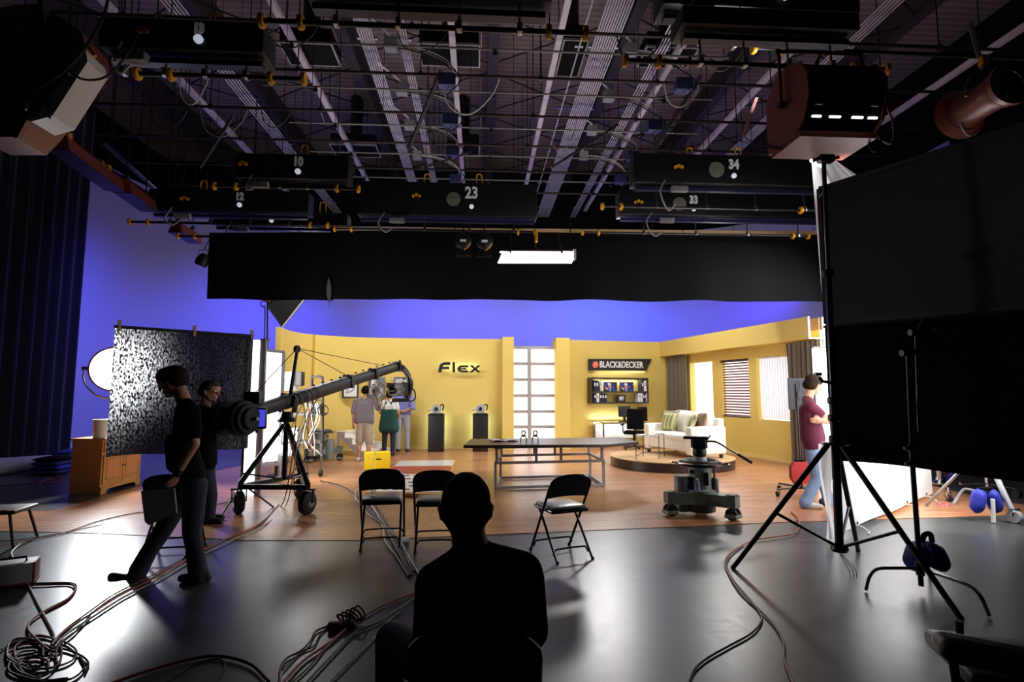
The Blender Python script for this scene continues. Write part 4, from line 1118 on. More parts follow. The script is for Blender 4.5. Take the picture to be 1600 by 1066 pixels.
for k in range(10):
    a = pivot + ad * (-.05 + .05 * k) + side_ * .1; x = hang.uniform(-.08, .3)
    e = V((pivot.x + x, pivot.y - .05 + hang.uniform(-.1, .1), hang.uniform(.35, .95)))
    mdl = (a + e) / 2 + V((hang.uniform(-.12, .16), 0, hang.uniform(-.1, .1)))
    MB().tube(cr_curve([a + upv * .1, a + side_ * .06, mdl, e], 5), .0055, 6).build('hanging_cable', ['white_cable', 'black_cable', 'grey_cable', 'red_cable', 'black_cable'][k % 5], jib, True)
loop = pivot + ad * .5 + side_ * .16 + V((0, 0, -.25))
MB().tube([loop + side_ * 0 + V((.075 * math.cos(t * .5), 0, .075 * math.sin(t * .5))) for t in range(13)], .008, 6, True).build('cable_coil', 'white_cable', jib, True)

# ---- left fresnel lamp on a stand, with its barn ring
LP = P(181, 577, 9.7); ld = (P(248, 582, 6.7) - LP).normalized()
lamp = thing('fresnel_lamp', 'large round studio lamp shining behind the black scrim', 'lamp', V((LP.x, LP.y, .0)))
MB().lathe([(.16, -.34), (.28, -.3), (.345, -.17), (.365, .0), (.36, .0), (.335, -.16), (.27, -.28), (.15, -.32)], LP, ld, 40, cap=False).build('lamp_housing', 'white_paint', lamp, True)
MB().lathe([(.01, -.35), (.16, -.345), (.16, -.335), (.01, -.33)], LP, ld, 30).build('back_cover', 'light_grey', lamp, True)
MB().lathe([(.001, -.18), (.14, -.19), (.2, -.22), (.001, -.24)], LP, ld, 36, cap=False).build('lens', 'hmi_white', lamp, True)
MB().lathe([(.365, -.03), (.385, -.03), (.385, .03), (.365, .03)], LP, ld, 40, cap=False).build('rim', 'brown_paint', lamp, True)
sd_ = V((-ld.y, ld.x, 0)).normalized()
yk = [LP + sd_ * .42 + V((0, 0, .0)), LP + sd_ * .42 - V((0, 0, .2)), LP + sd_ * .25 - V((0, 0, .44)), LP - V((0, 0, .5)), LP - sd_ * .25 - V((0, 0, .44)), LP - sd_ * .42 - V((0, 0, .2)), LP - sd_ * .42]
MB().tube(cr_curve(yk, 4), .016).build('yoke', 'steel', lamp, True)
for s in (-1, 1): MB().cyl(LP + sd_ * s * .38, LP + sd_ * s * .46, .03).build('yoke_knob', 'black_paint', lamp, True)
MB().cyl((LP.x, LP.y, .55), LP - V((0, 0, .5)), .026).build('stand_column', 'steel', lamp, True)
MB().tube([LP - V((0, 0, .5)) + V((.02, 0, -.04)), LP + V((.09, 0, -.46))], .03).build('stand_knob', 'steel', lamp, True)
for k in range(3):
    a = R(90 + 120 * k); MB().cyl((LP.x, LP.y, .6), (LP.x + .45 * math.cos(a), LP.y + .45 * math.sin(a), .01), .018).build('stand_leg', 'steel', lamp, True)
MB().tube(cr_curve([LP - ld * .34, LP + V((-.1, .1, -.6)), V((LP.x - .12, LP.y + .1, .5)), V((LP.x - .3, LP.y, .02))], 6), .012).build('power_cable', 'black_cable', lamp, True)
LSRC = LP + ld * .02
spot('fresnel_beam', LSRC, LSRC + ld, 1500, 30, 1.0, (.95, .98, 1), .1)
spot('fresnel_spill', LSRC, G(215, 830), 520, 95, .6, (.95, .98, 1), .2)

# ---- black scrim / flag on the left with three clips
fa, fb = P(173, 612, 6.3), P(392, 612, 7.4)
fz = [P(173, 509, 6.3).z, P(392, 524, 7.4).z, P(384, 700, 7.4).z, P(178, 714, 6.3).z]
fl_ = thing('black_scrim', 'black open-weave cloth clipped up as a light screen, glowing through', 'scrim', V(((fa.x + fb.x) / 2, (fa.y + fb.y) / 2, fz[2])))
fdir = (fb - fa); fdir.z = 0; fn_ = V((fdir.y, -fdir.x, 0)).normalized()
def scr(u, v):
    p = fa + fdir * u; zt = fz[0] + (fz[1] - fz[0]) * u; zb2 = fz[3] + (fz[2] - fz[3]) * u
    w = .025 * math.sin(9 * u + 1.5 * v) * v + .05 * v * (1 - u) * .4
    p = p + fn_ * w; return (p.x - .02 * v * (1 if u < .02 else 0), p.y, zt + (zb2 - zt) * v + .012 * math.sin(12 * u) * (v > .98))
MB().sheet(scr, 40, 24).build('cloth', 'scrim_cloth', fl_, True)
MB().cyl(V((fa.x, fa.y, fz[0] - .01)) - fdir * .005, V((fb.x, fb.y, fz[1] - .01)), .018).build('top_bar', 'black_paint', fl_, True)
for u in (.025, .53, .985):
    p = fa + fdir * u; z = fz[0] + (fz[1] - fz[0]) * u
    for s in (-1, 1): MB().bar(V((p.x, p.y, z - .06)) + fn_ * s * .012, V((p.x, p.y, z + .07)) + fn_ * s * .02, .025, .008, fn_).build('clip', 'wood_raw', fl_, True)
MB().cyl((fb.x - .1, fb.y + .08, 0), (fb.x - .1, fb.y + .08, fz[1]), .016).build('support_pole', 'dark_steel', fl_, True)
for k in range(3):
    a = R(20 + 120 * k); MB().cyl((fb.x - .1, fb.y + .08, .35), (fb.x - .1 + .4 * math.cos(a), fb.y + .08 + .4 * math.sin(a), .01), .012).build('support_leg', 'steel', fl_, True)

# ---- second black flag high behind, with its stand
YB2 = 11.9
fg = thing('corner_flag', 'black diamond-tilted flag on a tall stand before the blue wall', 'flag', V((P(418, 700, YB2).x, YB2, 0)))
q4 = [P(417, 477, YB2), P(441, 511, YB2), P(477, 466, YB2), P(455, 436, YB2)]
MB().prism(q4, (.02, .03, 0)).build('flag_cloth', 'plate_black', fg, True)
for i in range(4): MB().cyl(q4[i], q4[(i + 1) % 4], .016, n=8).build('flag_frame', 'white_paint' if i == 1 else 'black_paint', fg, True)
MB().cyl((P(418, 700, YB2).x, YB2, 0), P(418, 470, YB2), .018).build('stand_pole', 'dark_steel', fg, True)
MB().rbox(P(418, 469, YB2), (.12, .1, .09), .02, 2).build('grip_head', 'brown_paint', fg, True); MB().rbox(P(418, 531, YB2), (.1, .06, .05), .01, 2).build('knuckle', 'steel', fg, True)
MB().tube(cr_curve([P(414, 468, YB2), P(407, 474, YB2), P(411, 480, YB2), P(414, 482, YB2), P(413, 540, YB2)], 5), .012, 6).build('cable', 'black_cable', fg, True)
for k in range(3):
    a = R(40 + 120 * k); x0 = P(418, 700, YB2).x; MB().cyl((x0, YB2, .5), (x0 + .5 * math.cos(a), YB2 + .5 * math.sin(a), .015), .014).build('stand_leg', 'steel', fg, True)

# ---- white boards and lit diffuser at the left of the set
wa = thing('white_board', 'tall bright white bounce board standing beside the black scrim', 'board', V((P(396, 760, 8.6).x, 8.6, .006)))
x0, x1 = P(383, 612, 8.5).x, P(403, 612, 8.5).x
MB().rbox(((x0 + x1) / 2 - V(wa.location).x, -.1, (P(396, 532, 8.5).z) / 2), (x1 - x0, .05, P(396, 532, 8.5).z), .01, 1).build('foam_sheet', 'diffuser_glow', wa)  # emission put into the foam sheet so it looks strongly lit
xx = P(408, 612, 8.5).x - wa.location.x
MB().rbox((xx, -.08, P(408, 530, 8.5).z / 2), (.09, .06, P(408, 530, 8.5).z), .008, 1).build('upright', 'light_grey', wa)
for zz in (.5, .95, 1.35): MB().rbox((xx - .03, -.13, zz), (.03, .04, .05), .006, 1).build('clip', 'black_paint', wa)
Yd = 9.6
df = thing('diffusion_frame', 'grey framed diffusion panel glowing white behind the crane', 'diffuser', V((P(428, 740, Yd).x, Yd, .006)))
c_ = [P(413, 549, Yd), P(444, 554, Yd + .25)]
zt_ = c_[0].z
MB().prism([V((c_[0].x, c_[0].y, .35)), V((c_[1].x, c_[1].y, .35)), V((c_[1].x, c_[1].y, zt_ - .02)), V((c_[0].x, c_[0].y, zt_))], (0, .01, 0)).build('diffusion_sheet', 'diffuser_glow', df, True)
cc = [V((c_[0].x, c_[0].y, .3)), V((c_[1].x, c_[1].y, .3)), V((c_[1].x, c_[1].y, zt_)), V((c_[0].x, c_[0].y, zt_ + .02))]
for i in range(4): MB().bar(cc[i] - V((0, .02, 0)), cc[(i + 1) % 4] - V((0, .02, 0)), .05, .05).build('frame_bar', 'light_grey', df, True)
for q in cc[:2]: MB().bar(q, V((q.x, q.y, .01)), .04, .04).build('foot_post', 'light_grey', df, True)
area('diffuser_light', (c_[1].x + .15, Yd + .1, 1.5), (0, 12.5, 1.2), 1.2, 2.0, 90, (1, .99, .97))

# ---- equipment cart and second pedestal behind the crane
ec = thing('equipment_cart', 'wheeled equipment cart loaded with monitors and cables behind the crane', 'cart', V((P(475, 740, 10.4).x, 10.4, .006)))
def cp(px, py, dy=0): return P(px, py, 10.4 + dy)
MB().tube(cr_curve([cp(504, 702), cp(504, 600), cp(502, 590), cp(496, 588.5), cp(489, 590), cp(487, 598), cp(487, 702)], 4), .025).build('tube_frame', 'pipe_dark', ec, True)
for y_ in (625, 646, 677): MB().cyl(cp(488, y_), cp(504, y_), .016).build('frame_rung', 'pipe_dark', ec, True)
for (y_, m_) in ((647, 'dark_steel'), (690, 'dark_steel')): MB().bar(cp(442, y_), cp(506, y_), .45, .03).build('shelf', m_, ec, True)
MB().rbox(cp(451, 596), (.28, .3, .34), .015, 2).build('white_unit', 'white_plastic', ec, True); MB().rbox(cp(445, 600, -.16), (.06, .01, .2), .004, 1).build('unit_panel', 'plate_grey', ec, True)
MB().rbox(cp(452, 690, .05), (.35, .35, .5), .015, 2).build('drawer_unit', 'white_plastic', ec, True)
for k in range(3): MB().rbox(cp(452, 678 + 9 * k, -.13), (.3, .012, .09), .004, 1).build('drawer', 'paper', ec, True)
MB().rbox(cp(496, 638), (.2, .25, .16), .015, 2).build('recorder', 'camera_bits', ec, True); MB().rbox(cp(467, 592), (.16, .2, .26), .015, 2).build('monitor', 'black_paint', ec, True)
for k in range(6):
    a = cp(476 + 4 * k, 622 + (k % 3) * 4, -.3); MB().tube(cr_curve([a, a + V((.05, 0, -.3)), a + V((.12 * math.sin(k), 0, -.7)), a + V((.1, .05, -.95))], 5), .01, 6).build('cable', ['white_cable', 'red_cable', 'grey_cable', 'black_cable', 'white_cable', 'grey_cable'][k], ec, True)
MB().cyl(cp(446, 706), V((cp(446, 706).x, 10.4, .05)), .02).build('post', 'light_grey', ec, True)
for sx in (443, 505):
    p = V((cp(sx, 690).x, 10.3, .07)); MB().cyl(p - V((.025, 0, 0)), p + V((.025, 0, 0)), .06, n=18).build('caster', 'rubber', ec, True); MB().cyl(p, V((p.x, p.y, cp(sx, 690).z)), .018).build('caster_post', 'steel', ec, True)
p = G(496, 722); camera_pedestal((p.x, p.y + .2, .006), R(160), 'grey camera pedestal parked behind the crane', False)
p = G(466, 731); one('tennis_ball', MB().sph((p.x, p.y, .04), .034, 16, 10), 'tennis', 'yellow green tennis ball on the crane base area floor', 'ball')
# round side stool with bucket
p = G(433, 745)
sl = thing('work_stool', 'small dark round stand with a yellow rag behind the crane leg', 'stool', V((p.x, p.y, .006)))
MB().lathe([(.17, .58), (.175, .6), (.17, .62)], n=24).build('stool_top', 'grey_dark_paint', sl); MB().cyl((0, 0, .02), (0, 0, .58), .05).build('stool_post', 'dark_steel', sl); MB().lathe([(.18, 0), (.17, .03), (.05, .05)], n=24).build('stool_base', 'black_paint', sl)
MB().pillow((.02, 0, .66), .14, .1, .08).build('rag', 'yellow_box', sl)

# ---- pine cabinet and what stands on it
a0, a1 = G(150.5, 773), G(225, 756)
cx0 = (a0.x + a1.x) / 2; cy0, cy1 = a0.y, a1.y; cdp = .46; chh = .84
cab = thing('pine_cabinet', 'pine cabinet with two panelled doors and drawers at the left', 'cabinet', V((cx0 - cdp / 2, (cy0 + cy1) / 2, 0)))
L2 = (cy1 - cy0) / 2
MB().bx(-cdp / 2, cdp / 2 - .02, -L2, L2, .1, chh - .03).build('carcass', 'pine', cab)
MB().rbox((.01, 0, chh - .015), (cdp + .05, 2 * L2 + .06, .03), .008, 1).build('cabinet_top', 'pine', cab)
pl_ = [(-L2, 0), (-L2 + .12, 0), (-L2 + .15, .05), (-L2 + .2, .06), (L2 - .2, .06), (L2 - .15, .05), (L2 - .12, 0), (L2, 0), (L2, .1), (-L2, .1)]
MB().prism([(cdp / 2 - .02, y, z) for y, z in pl_], (.02, 0, 0)).build('plinth', 'pine', cab, smooth=False)
for yy in (-L2, L2 - .02): MB().bx(-cdp / 2, cdp / 2 - .02, yy, yy + .02, 0, .1).build('side_foot', 'pine', cab)
for s in (-1, 1):
    y0, y1 = (-L2 + .03, -.008) if s < 0 else (.008, L2 - .03)
    d_ = MB().bx(cdp / 2 - .02, cdp / 2, y0, y1, .14, .58).build('door', 'pine', cab)
    MB().bx(cdp / 2, cdp / 2 + .004, y0 + .07, y1 - .07, .21, .51).build('door_panel', 'pine_panel', d_)
    for (q0, q1, z0, z1) in ((y0 + .06, y0 + .07, .2, .52), (y1 - .07, y1 - .06, .2, .52), (y0 + .06, y1 - .06, .2, .21), (y0 + .06, y1 - .06, .51, .52)):
        MB().bx(cdp / 2, cdp / 2 + .003, q0, q1, z0, z1).build('panel_groove', 'pine_dark', d_)
    MB().sph((cdp / 2 + .018, (-.03 if s < 0 else .03), .38), .013, 10, 6).build('knob', 'dark_steel', d_)
    dr_ = MB().bx(cdp / 2 - .02, cdp / 2, y0, y1, .62, .78).build('drawer', 'pine', cab)
    MB().tube([(cdp / 2 + .002, (y0 + y1) / 2 - .05, .7), (cdp / 2 + .025, (y0 + y1) / 2 - .04, .7), (cdp / 2 + .025, (y0 + y1) / 2 + .04, .7), (cdp / 2 + .002, (y0 + y1) / 2 + .05, .7)], .006).build('handle', 'dark_steel', dr_)
CZ = chh + .002
def oncab(px, py): p = G(px, py, CZ); return V((min(max(p.x, cx0 - cdp + .12), cx0 - .12), min(max(p.y, cy0 + .08), cy1 - .08), CZ))
bk_ = thing('paper_bucket', 'pale cylindrical paper bucket on the pine cabinet', 'bucket', oncab(157, 685))
MB().lathe([(.085, 0), (.1, .27), (.103, .28), (.096, .28), (.08, .01), (.001, .01)], n=28, cap=False).build('bucket_wall', 'cream_wood', bk_); MB().lathe([(.097, .275), (.106, .28), (.097, .285)], n=28, cap=False).build('rim', 'white_paint', bk_)
bt = thing('spray_bottle', 'clear bottle with blue liquid at the back of the pine cabinet', 'bottle', oncab(172, 684) + V((.1, .12, 0)))
MB().lathe([(.045, 0), (.05, .02), (.05, .16), (.02, .22), (.018, .24)], n=20).build('bottle_body', 'bottle_blue', bt); MB().lathe([(.022, .24), (.022, .27)], n=14).build('cap', 'red_cable', bt)
p = oncab(128, 686)
bx_ = thing('cardboard_box', 'dark cardboard box with a pale label on the pine cabinet', 'box', V((p.x + .02, cy1 - .2, CZ)))
MB().rbox((0, 0, .15), (.2, .3, .3), .006, 1).build('carton', 'black_paint', bx_); MB().box((.03, -.152, .2), (.09, .003, .07), Matrix.Rotation(R(14), 3, 'Y')).build('pale_label', 'paper', bx_)
p = oncab(140, 690); one('paper_stack', MB().box((p.x, p.y, CZ + .01), (.16, .1, .02), rz=.4), 'paper', 'small white papers at the front edge of the pine cabinet', 'paper')
# ---- floor clutter at the far left
a, c = G(-30, 746), G(78, 735)
cr_ = thing('carpet_roll', 'rolled grey carpet lying along the left drape', 'carpet roll', V(((a.x + c.x) / 2, (a.y + c.y) / 2, 0)))
def spiral(t): return .03 + .11 * t
MB().cyl(V((a.x, a.y, .17)), V((c.x, c.y, .15)), .16, .15, 24).build('roll', 'carpet_roll', cr_, True)
ax = (V((a.x, a.y, .17)) - V((c.x, c.y, .15))).normalized(); s1_ = V((-ax.y, ax.x, 0))
for e, q in ((V((a.x, a.y, .17)), 1),):
    pts = [e + ax * .006 + (s1_ * math.cos(t) + V((0, 0, 1)) * math.sin(t)) * (.02 + .0105 * t) for t in [k * .5 for k in range(26)]]
    MB().tube(pts, .006, 5).build('spiral_edge', 'tan_cloth', cr_, True)
for i, (px, py, w_, h_, mm, lb) in enumerate(((96, 742, .62, .34, 'blue_cloth', 'heap of blue moving blankets beside the pine cabinet'), (117, 728, .34, .3, 'blue_cloth', 'small blue blanket bundle behind the pine cabinet'))):
    p = G(px, py); r_ = thing('moving_blanket', lb, 'blanket', V((p.x - .25, p.y + .1, 0)), .3 * i)
    for k in range(4): MB().pillow((.03 * math.sin(k * 2), .02 * k, .055 + .075 * k), w_ * (1 - .06 * k), .5, .1, Matrix.Rotation(R(90), 3, 'X')).build('blanket_fold', ['blue_cloth', 'blue_bag', 'blue_cloth', 'black_cloth'][k] if i == 0 else 'blue_cloth', r_)
# dark stool corner at the left frame edge
p = G(14, 856)
ls = thing('folding_stool', 'dark low stool cut by the left frame edge', 'stool', V((p.x - .25, p.y + .15, 0)), R(10))
MB().rbox((0, 0, .34), (.5, .4, .04), .015, 2).build('stool_seat', 'black_paint', ls); MB().box((-.02, -.19, .365), (.4, .02, .012)).build('stool_edge', 'orange_cable', ls)
for sx in (-1, 1):
    for sy in (-1, 1): MB().tube([(sx * .18, sy * .15, .33), (sx * .26, sy * .2, 0)], .014).build('stool_leg', 'black_paint', ls)
p = G(-4, 920)
bl_ = thing('lamp_ballast', 'grey ballast box with red edge at the left frame edge', 'ballast', V((p.x, p.y + .1, 0)), R(28))
MB().rbox((0, 0, .09), (.34, .22, .16), .012, 2).build('case', 'light_grey', bl_); MB().rbox((.168, 0, .09), (.014, .22, .165), .005, 1).build('end_bumper', 'red_cable', bl_); MB().rbox((0, 0, .012), (.36, .23, .02), .006, 1).build('base_skid', 'red_cable', bl_)
MB().tube([(-.1, 0, .165), (-.1, 0, .2), (.1, 0, .2), (.1, 0, .165)], .01).build('carry_handle', 'black_paint', bl_)
# ================================================================ right-hand grip equipment
# ---- black flags
FA, FB = P(1297, 612, 5.15), P(1655, 612, 3.72)
fd = FB - FA; fd.z = 0; fnr = V((fd.y, -fd.x, 0)).normalized()
if fnr.y > 0: fnr = -fnr
zt0 = P(1297, 293, 5.15).z; zt1 = P(1655, 195, 3.72).z
zt_ = (zt0 + zt1) / 2
zm_ = P(1303, 506, 5.15).z
zb_ = (P(1316, 722, 5.15).z + P(1655, 753, 3.72).z) / 2
ff = thing('solid_flag', 'large black framed flag blocking the white silk at the right', 'flag', V(((FA.x + FB.x) / 2, (FA.y + FB.y) / 2, zm_)))
cs = [V((FA.x, FA.y, zm_)), V((FB.x, FB.y, zm_ - .03)), V((FB.x, FB.y, zt_)), V((FA.x, FA.y, zt_))]
MB().sheet(lambda u, v: cs[0].lerp(cs[1], u).lerp(cs[3].lerp(cs[2], u), v) + fnr * (.006 * math.sin(5 * u + 3 * v)), 12, 10, -fnr * .012).build('flag_cloth', 'flag_cloth', ff, True)
for i in range(4): MB().bar(cs[i], cs[(i + 1) % 4], .04, .03, fnr).build('frame_tube', 'flag_frame', ff, True)
MB().bar(cs[3] + fd.normalized() * .01 - V((0, 0, .09)) + fnr * .02, cs[3] + fd.normalized() * .09 - V((0, 0, .01)) + fnr * .02, .015, .006, fnr).build('corner_tie', 'white_cloth', ff, True)
lf = thing('floppy_flag', 'lower black floppy cloth hanging below the framed flag', 'flag', V(((FA.x + FB.x) / 2, (FA.y + FB.y) / 2, zb_)))
def lfl(u, v):
    a = V((FA.x, FA.y, zm_ - .03)).lerp(V((FB.x, FB.y, zm_ - .06)), u); z = a.z + (zb_ - a.z) * v + .012 * math.sin(6 * u) * v
    q = a + fnr * (.03 + .02 * math.sin(7 * u + 2 * v)); return (q.x + fd.x * .012 * v, q.y, z)
MB().sheet(lfl, 30, 14, -fnr * .01).build('flag_cloth', 'black_cloth', lf, True)
MB().cyl(V((FA.x, FA.y, zm_ - .035)) + fnr * .05, V((FB.x, FB.y, zm_ - .06)) + fnr * .05, .012).build('top_rod', 'dark_steel', lf, True)
# ---- white silk behind the flags
SA, SB = G(1308, 843), G(1457, 777)
SA.z = SB.z = 0
sk = thing('white_silk', 'large white silk sheet glowing behind the black flags', 'silk', V(((SA.x + SB.x) / 2, (SA.y + SB.y) / 2, .03)))
sdv = SB - SA; sn = V((sdv.y, -sdv.x, 0)).normalized()
ztop = P(1293, 252, SA.y).z
def slk(u, v):
    p = SA + sdv * u; w = .03 * math.sin(6 * u + 4 * v) * (1 - .5 * v) * v + .008 * math.sin(15 * u)
    p = p + sn * w; return (p.x - .05 * (1 - u) * v, p.y,   .05 + .006 * math.sin(9 * u) + (ztop - .05) * v)
MB().sheet(slk, 40, 20).build('silk_cloth', 'silk', sk, True)
MB().cyl(V((SA.x - .04, SA.y, ztop)), V((SB.x, SB.y, ztop)), .022).build('top_tube', 'white_paint', sk, True)
for k in range(4):
    p = SA + sdv * (.15 + .25 * k); p.z = .05
    MB().tube(cr_curve([p, p + V((.03, -.05, .01)), p + V((.08, -.1, -.038)), p + V((.02, -.16, -.038))], 5), .006, 6).build('tie_string', 'white_cable', sk, True)
    MB().lathe([(.008, -.003), (.018, -.003), (.018, .003), (.008, .003)], p + V((0, 0, .04)) + sn * .02, sn, 14).build('grommet', 'dark_steel', sk, True)
# strip of silk folded round the tripod side
def fold(u, v):
    p = G(1291, 850) .lerp(G(1306, 846), u); zt2 = P(1300, 694, p.y).z
    return (p.x + .03 * math.sin(5 * v + 3 * u), p.y + .06 * math.sin(math.pi * u), .02 + (zt2 - .02) * v)
MB().sheet(fold, 8, 14).build('silk_fold', 'silk', sk, True)
SM = SA.lerp(SB, .5)
area('silk_lamp', (SM.x + sn.x * 1.6 + .3, SM.y + sn.y * 1.6, 2.4), (SM.x, SM.y, 1.7), 1.2, 1.2, 200, (1, .99, .97), 120)
area('silk_glow', (SM.x - sn.x * .12, SM.y - sn.y * .12, 2.0), (SM.x - sn.x * 5, SM.y - sn.y * 5, 1.0), 2.6, 3.2, 80, (1, .99, .97))
# bright gathered cloth at the top of the stand
tc_ = [P(1283, 250, 5.5), P(1300, 243, 5.5), P(1346, 275, 5.6), P(1340, 284, 5.6), P(1296, 300, 5.5)]
gc = thing('gathered_cloth', 'bright white cloth gathered at the top of the tall stand', 'cloth', tc_[4])
MB().sheet(lambda u, v: tc_[0].lerp(tc_[1], u).lerp(tc_[4].lerp(tc_[2], u), v) + V((0, .03 * math.sin(8 * u), 0)), 10, 6, (0, .01, 0)).build('cloth', 'silk', gc, True)
spot('silk_lamp_flare', (SM.x + sn.x * 1.1, SM.y + sn.y * 1.1, 1.6), P(1312, 264, 5.5), 4500, 11, .6)

# ---- tall crank stand on a tripod
TC = V((P(1312, 860, 4.58).x, 4.58, 0))
feet = [G(1146, 889), G(1501, 969), G(1341, 862)]
ts = thing('crank_stand', 'tall black crank stand on a wide tripod before the flags', 'light stand', TC)
hubz = P(1307, 690, 4.58).z; colz = P(1312, 858, 4.58).z; topz = P(1287, 250, 4.58).z
tx = P(1287, 250, 4.58)
lean = (tx - V((TC.x, TC.y, colz)))
def colp(z): return V((TC.x, TC.y, colz)) + lean * ((z - colz) / (topz - colz))
MB().cyl(colp(colz), colp(hubz + .35), .034).build('outer_column', 'black_paint', ts, True)
MB().cyl(colp(hubz + .35), colp(2.6), .026).build('inner_column', 'black_gloss', ts, True); MB().cyl(colp(2.6), colp(topz), .019).build('top_column', 'steel', ts, True)
for zz in (hubz + .02, hubz + .2, hubz + .35, 2.6): MB().lathe([(.04, -.03), (.05, -.02), (.05, .02), (.04, .03)], colp(zz), (lean.x, lean.y, lean.z), 18).build('collar', 'black_paint', ts, True)
MB().lathe([(.1, -.012), (.11, 0), (.1, .012)], colp(hubz - .02), n=24).build('hub_plate', 'dark_steel', ts, True)
MB().tube([colp(hubz + .5), colp(hubz + .5) + V((-.1, 0, .02)), colp(hubz + .5) + V((-.12, 0, .05))], .014).build('side_handle', 'black_gloss', ts, True)
MB().rbox(colp(hubz + .5) + V((-.13, 0, .08)), (.06, .04, .03), .008, 1).build('side_bracket', 'steel', ts, True)
for k, f_ in enumerate(feet):
    f_ = V((f_.x, f_.y, .012)); h_ = colp(hubz - .03) + (f_ - TC).normalized() * .06
    h_.z = hubz - .03
    MB().cyl(h_, f_, .024, .02).build('tripod_leg', 'black_paint', ts, True)
    mdp_ = h_.lerp(f_, .55)
    MB().cyl(mdp_, colp(colz + .01), .013).build('spreader', 'black_paint', ts, True)
    MB().sph(f_ , .022, 10, 6).build('foot_tip', 'rubber', ts, True)
MB().lathe([(.06, -.02), (.07, 0), (.06, .03)], colp(colz), n=20).build('lower_collar', 'dark_steel', ts, True)
th_ = colp(topz)
MB().rbox(th_ + V((.02, 0, .01)), (.14, .08, .07), .015, 2).build('top_clamp', 'steel', ts, True)
for s in (-1, 1): MB().tube([th_ + V((s * .05, 0, .01)), th_ + V((s * .13, -.02, .02 * s))], .018).build('clamp_knob', 'chrome', ts, True)
for k in range(3): MB().tube(cr_curve([colp(colz) + V((.01 * k, 0, -.04)), colp(colz) + V((.06 + .03 * k, -.03, -.2)), colp(colz) + V((.0, -.05, -.3)), colp(colz) + V((-.15 + .1 * k, -.06, -.26))], 5), .0035, 5).build('loose_wire', 'grey_cable', ts, True)
# ---- C-stand holding the flags
cb_ = G(1440, 926)
cs_ = thing('c_stand', 'chrome c-stand with splayed turtle base in front of the black flags', 'light stand', V((cb_.x, cb_.y, 0)))
tp_ = P(1418, 552, 4.05); tp2 = P(1431, 520, 4.1)
z1_ = P(1436, 700, cb_.y).z
MB().cyl((cb_.x, cb_.y, .05), (cb_.x - .005, cb_.y, z1_), .019).build('lower_pole', 'dark_steel', cs_, True)
MB().cyl((cb_.x - .005, cb_.y, z1_), tp_, .014).build('upper_pole', 'dark_steel', cs_, True)
for zz in (z1_, z1_ - .12): MB().lathe([(.02, -.03), (.03, -.02), (.03, .02), (.02, .03)], (cb_.x - .004, cb_.y, zz), n=14).build('collar', 'black_paint', cs_, True); MB().tube([(cb_.x - .02, cb_.y - .01, zz), (cb_.x - .08, cb_.y - .02, zz)], .014).build('knob', 'black_paint', cs_, True)
MB().cyl(tp2, P(1436, 676, 4.1), .012).build('grip_arm', 'dark_steel', cs_, True)
for q in (tp_, tp2):
    MB().cyl(q + V((-.05, 0, 0)), q + V((.1, 0, 0.012)), .026).build('grip_head', 'dark_steel', cs_, True); MB().tube([q + V((.1, 0, .01)), q + V((.16, -.01, .02))], .016).build('grip_knob', 'chrome', cs_, True)
MB().tube([tp2, P(1443, 497, 4.12)], .008).build('pin', 'steel', cs_, True)
zL = .24
for (e, b2) in ((G(1353, 925), .72), (G(1546, 966), .7), (G(1452, 900) , .0)):
    e = V((e.x, e.y, .012)); d_ = e - V((cb_.x, cb_.y, 0)); d_.z = 0
    c1 = V((cb_.x, cb_.y, zL - .06)) + d_ * .03; 
    MB().tube(cr_curve([c1, c1 + d_ * .45, c1 + d_ * .75 + V((0, 0, -.01)), e + V((0, 0, .1)) - d_ * .08, e], 5), .0125).build('base_leg', 'chrome', cs_, True)
MB().lathe([(.03, -.05), (.032, .05)], (cb_.x, cb_.y, zL - .06), n=14).build('base_collar', 'dark_steel', cs_, True)
# blue sandbag on it
sbp = P(1448, 888, cb_.y + .1)
sb_ = thing('sandbag', 'blue sandbag slung over the c-stand leg', 'sandbag', V((sbp.x, cb_.y + .1, .17)))
for s in (-1, 1): MB().rbox((s * .07, 0, .05 + .02), (.11, .2, .2), .05, 4, Matrix.Rotation(R(-22 * s), 3, 'Y'), .02).build('bag_half', 'blue_bag', sb_)
MB().tube(cr_curve([(-.03, 0, .17), (0, 0, .235), (.05, 0, .24), (.06, 0, .18)], 5), .02).build('strap', 'black_cloth', sb_)
# ---- rolling stand with blue parts at the far right
R1 = G(1588, 818)
rs = thing('rolling_stand', 'silver rolling stand leg with caster at the right edge', 'light stand', V((R1.x, R1.y, 0)))
topp = P(1536, 700, R1.y + .35)
MB().cyl(V((R1.x - .03, R1.y, .12)), topp, .03).build('stand_leg', 'light_grey', rs, True)
MB().cyl(V((R1.x - .035, R1.y, .075)), V((R1.x + .035, R1.y + .02, .075)), .07, n=24).build('caster_wheel', 'light_grey', rs, True); MB().tube([V((R1.x - .05, R1.y, .08)), V((R1.x - .05, R1.y, .16)), V((R1.x + .05, R1.y, .16)), V((R1.x + .05, R1.y, .08))], .014).build('caster_fork', 'steel', rs, True)
p1 = P(1552, 812, R1.y + .02); MB().cyl(V((p1.x, p1.y, .01)), P(1551, 780, R1.y + .02), .022).build('post', 'white_paint', rs, True)
MB().cyl(topp, V((topp.x - .3, topp.y + .6, .02)), .02).build('stand_leg', 'steel', rs, True)
MB().cyl(topp, V((topp.x, topp.y, 2.2)), .024).build('stand_column', 'steel', rs, True)
p1 = P(1556, 797, R1.y)
sb2 = thing('sandbag', 'blue sandbag hanging at the silver rolling stand', 'sandbag', V((p1.x, R1.y + .12, .12)))
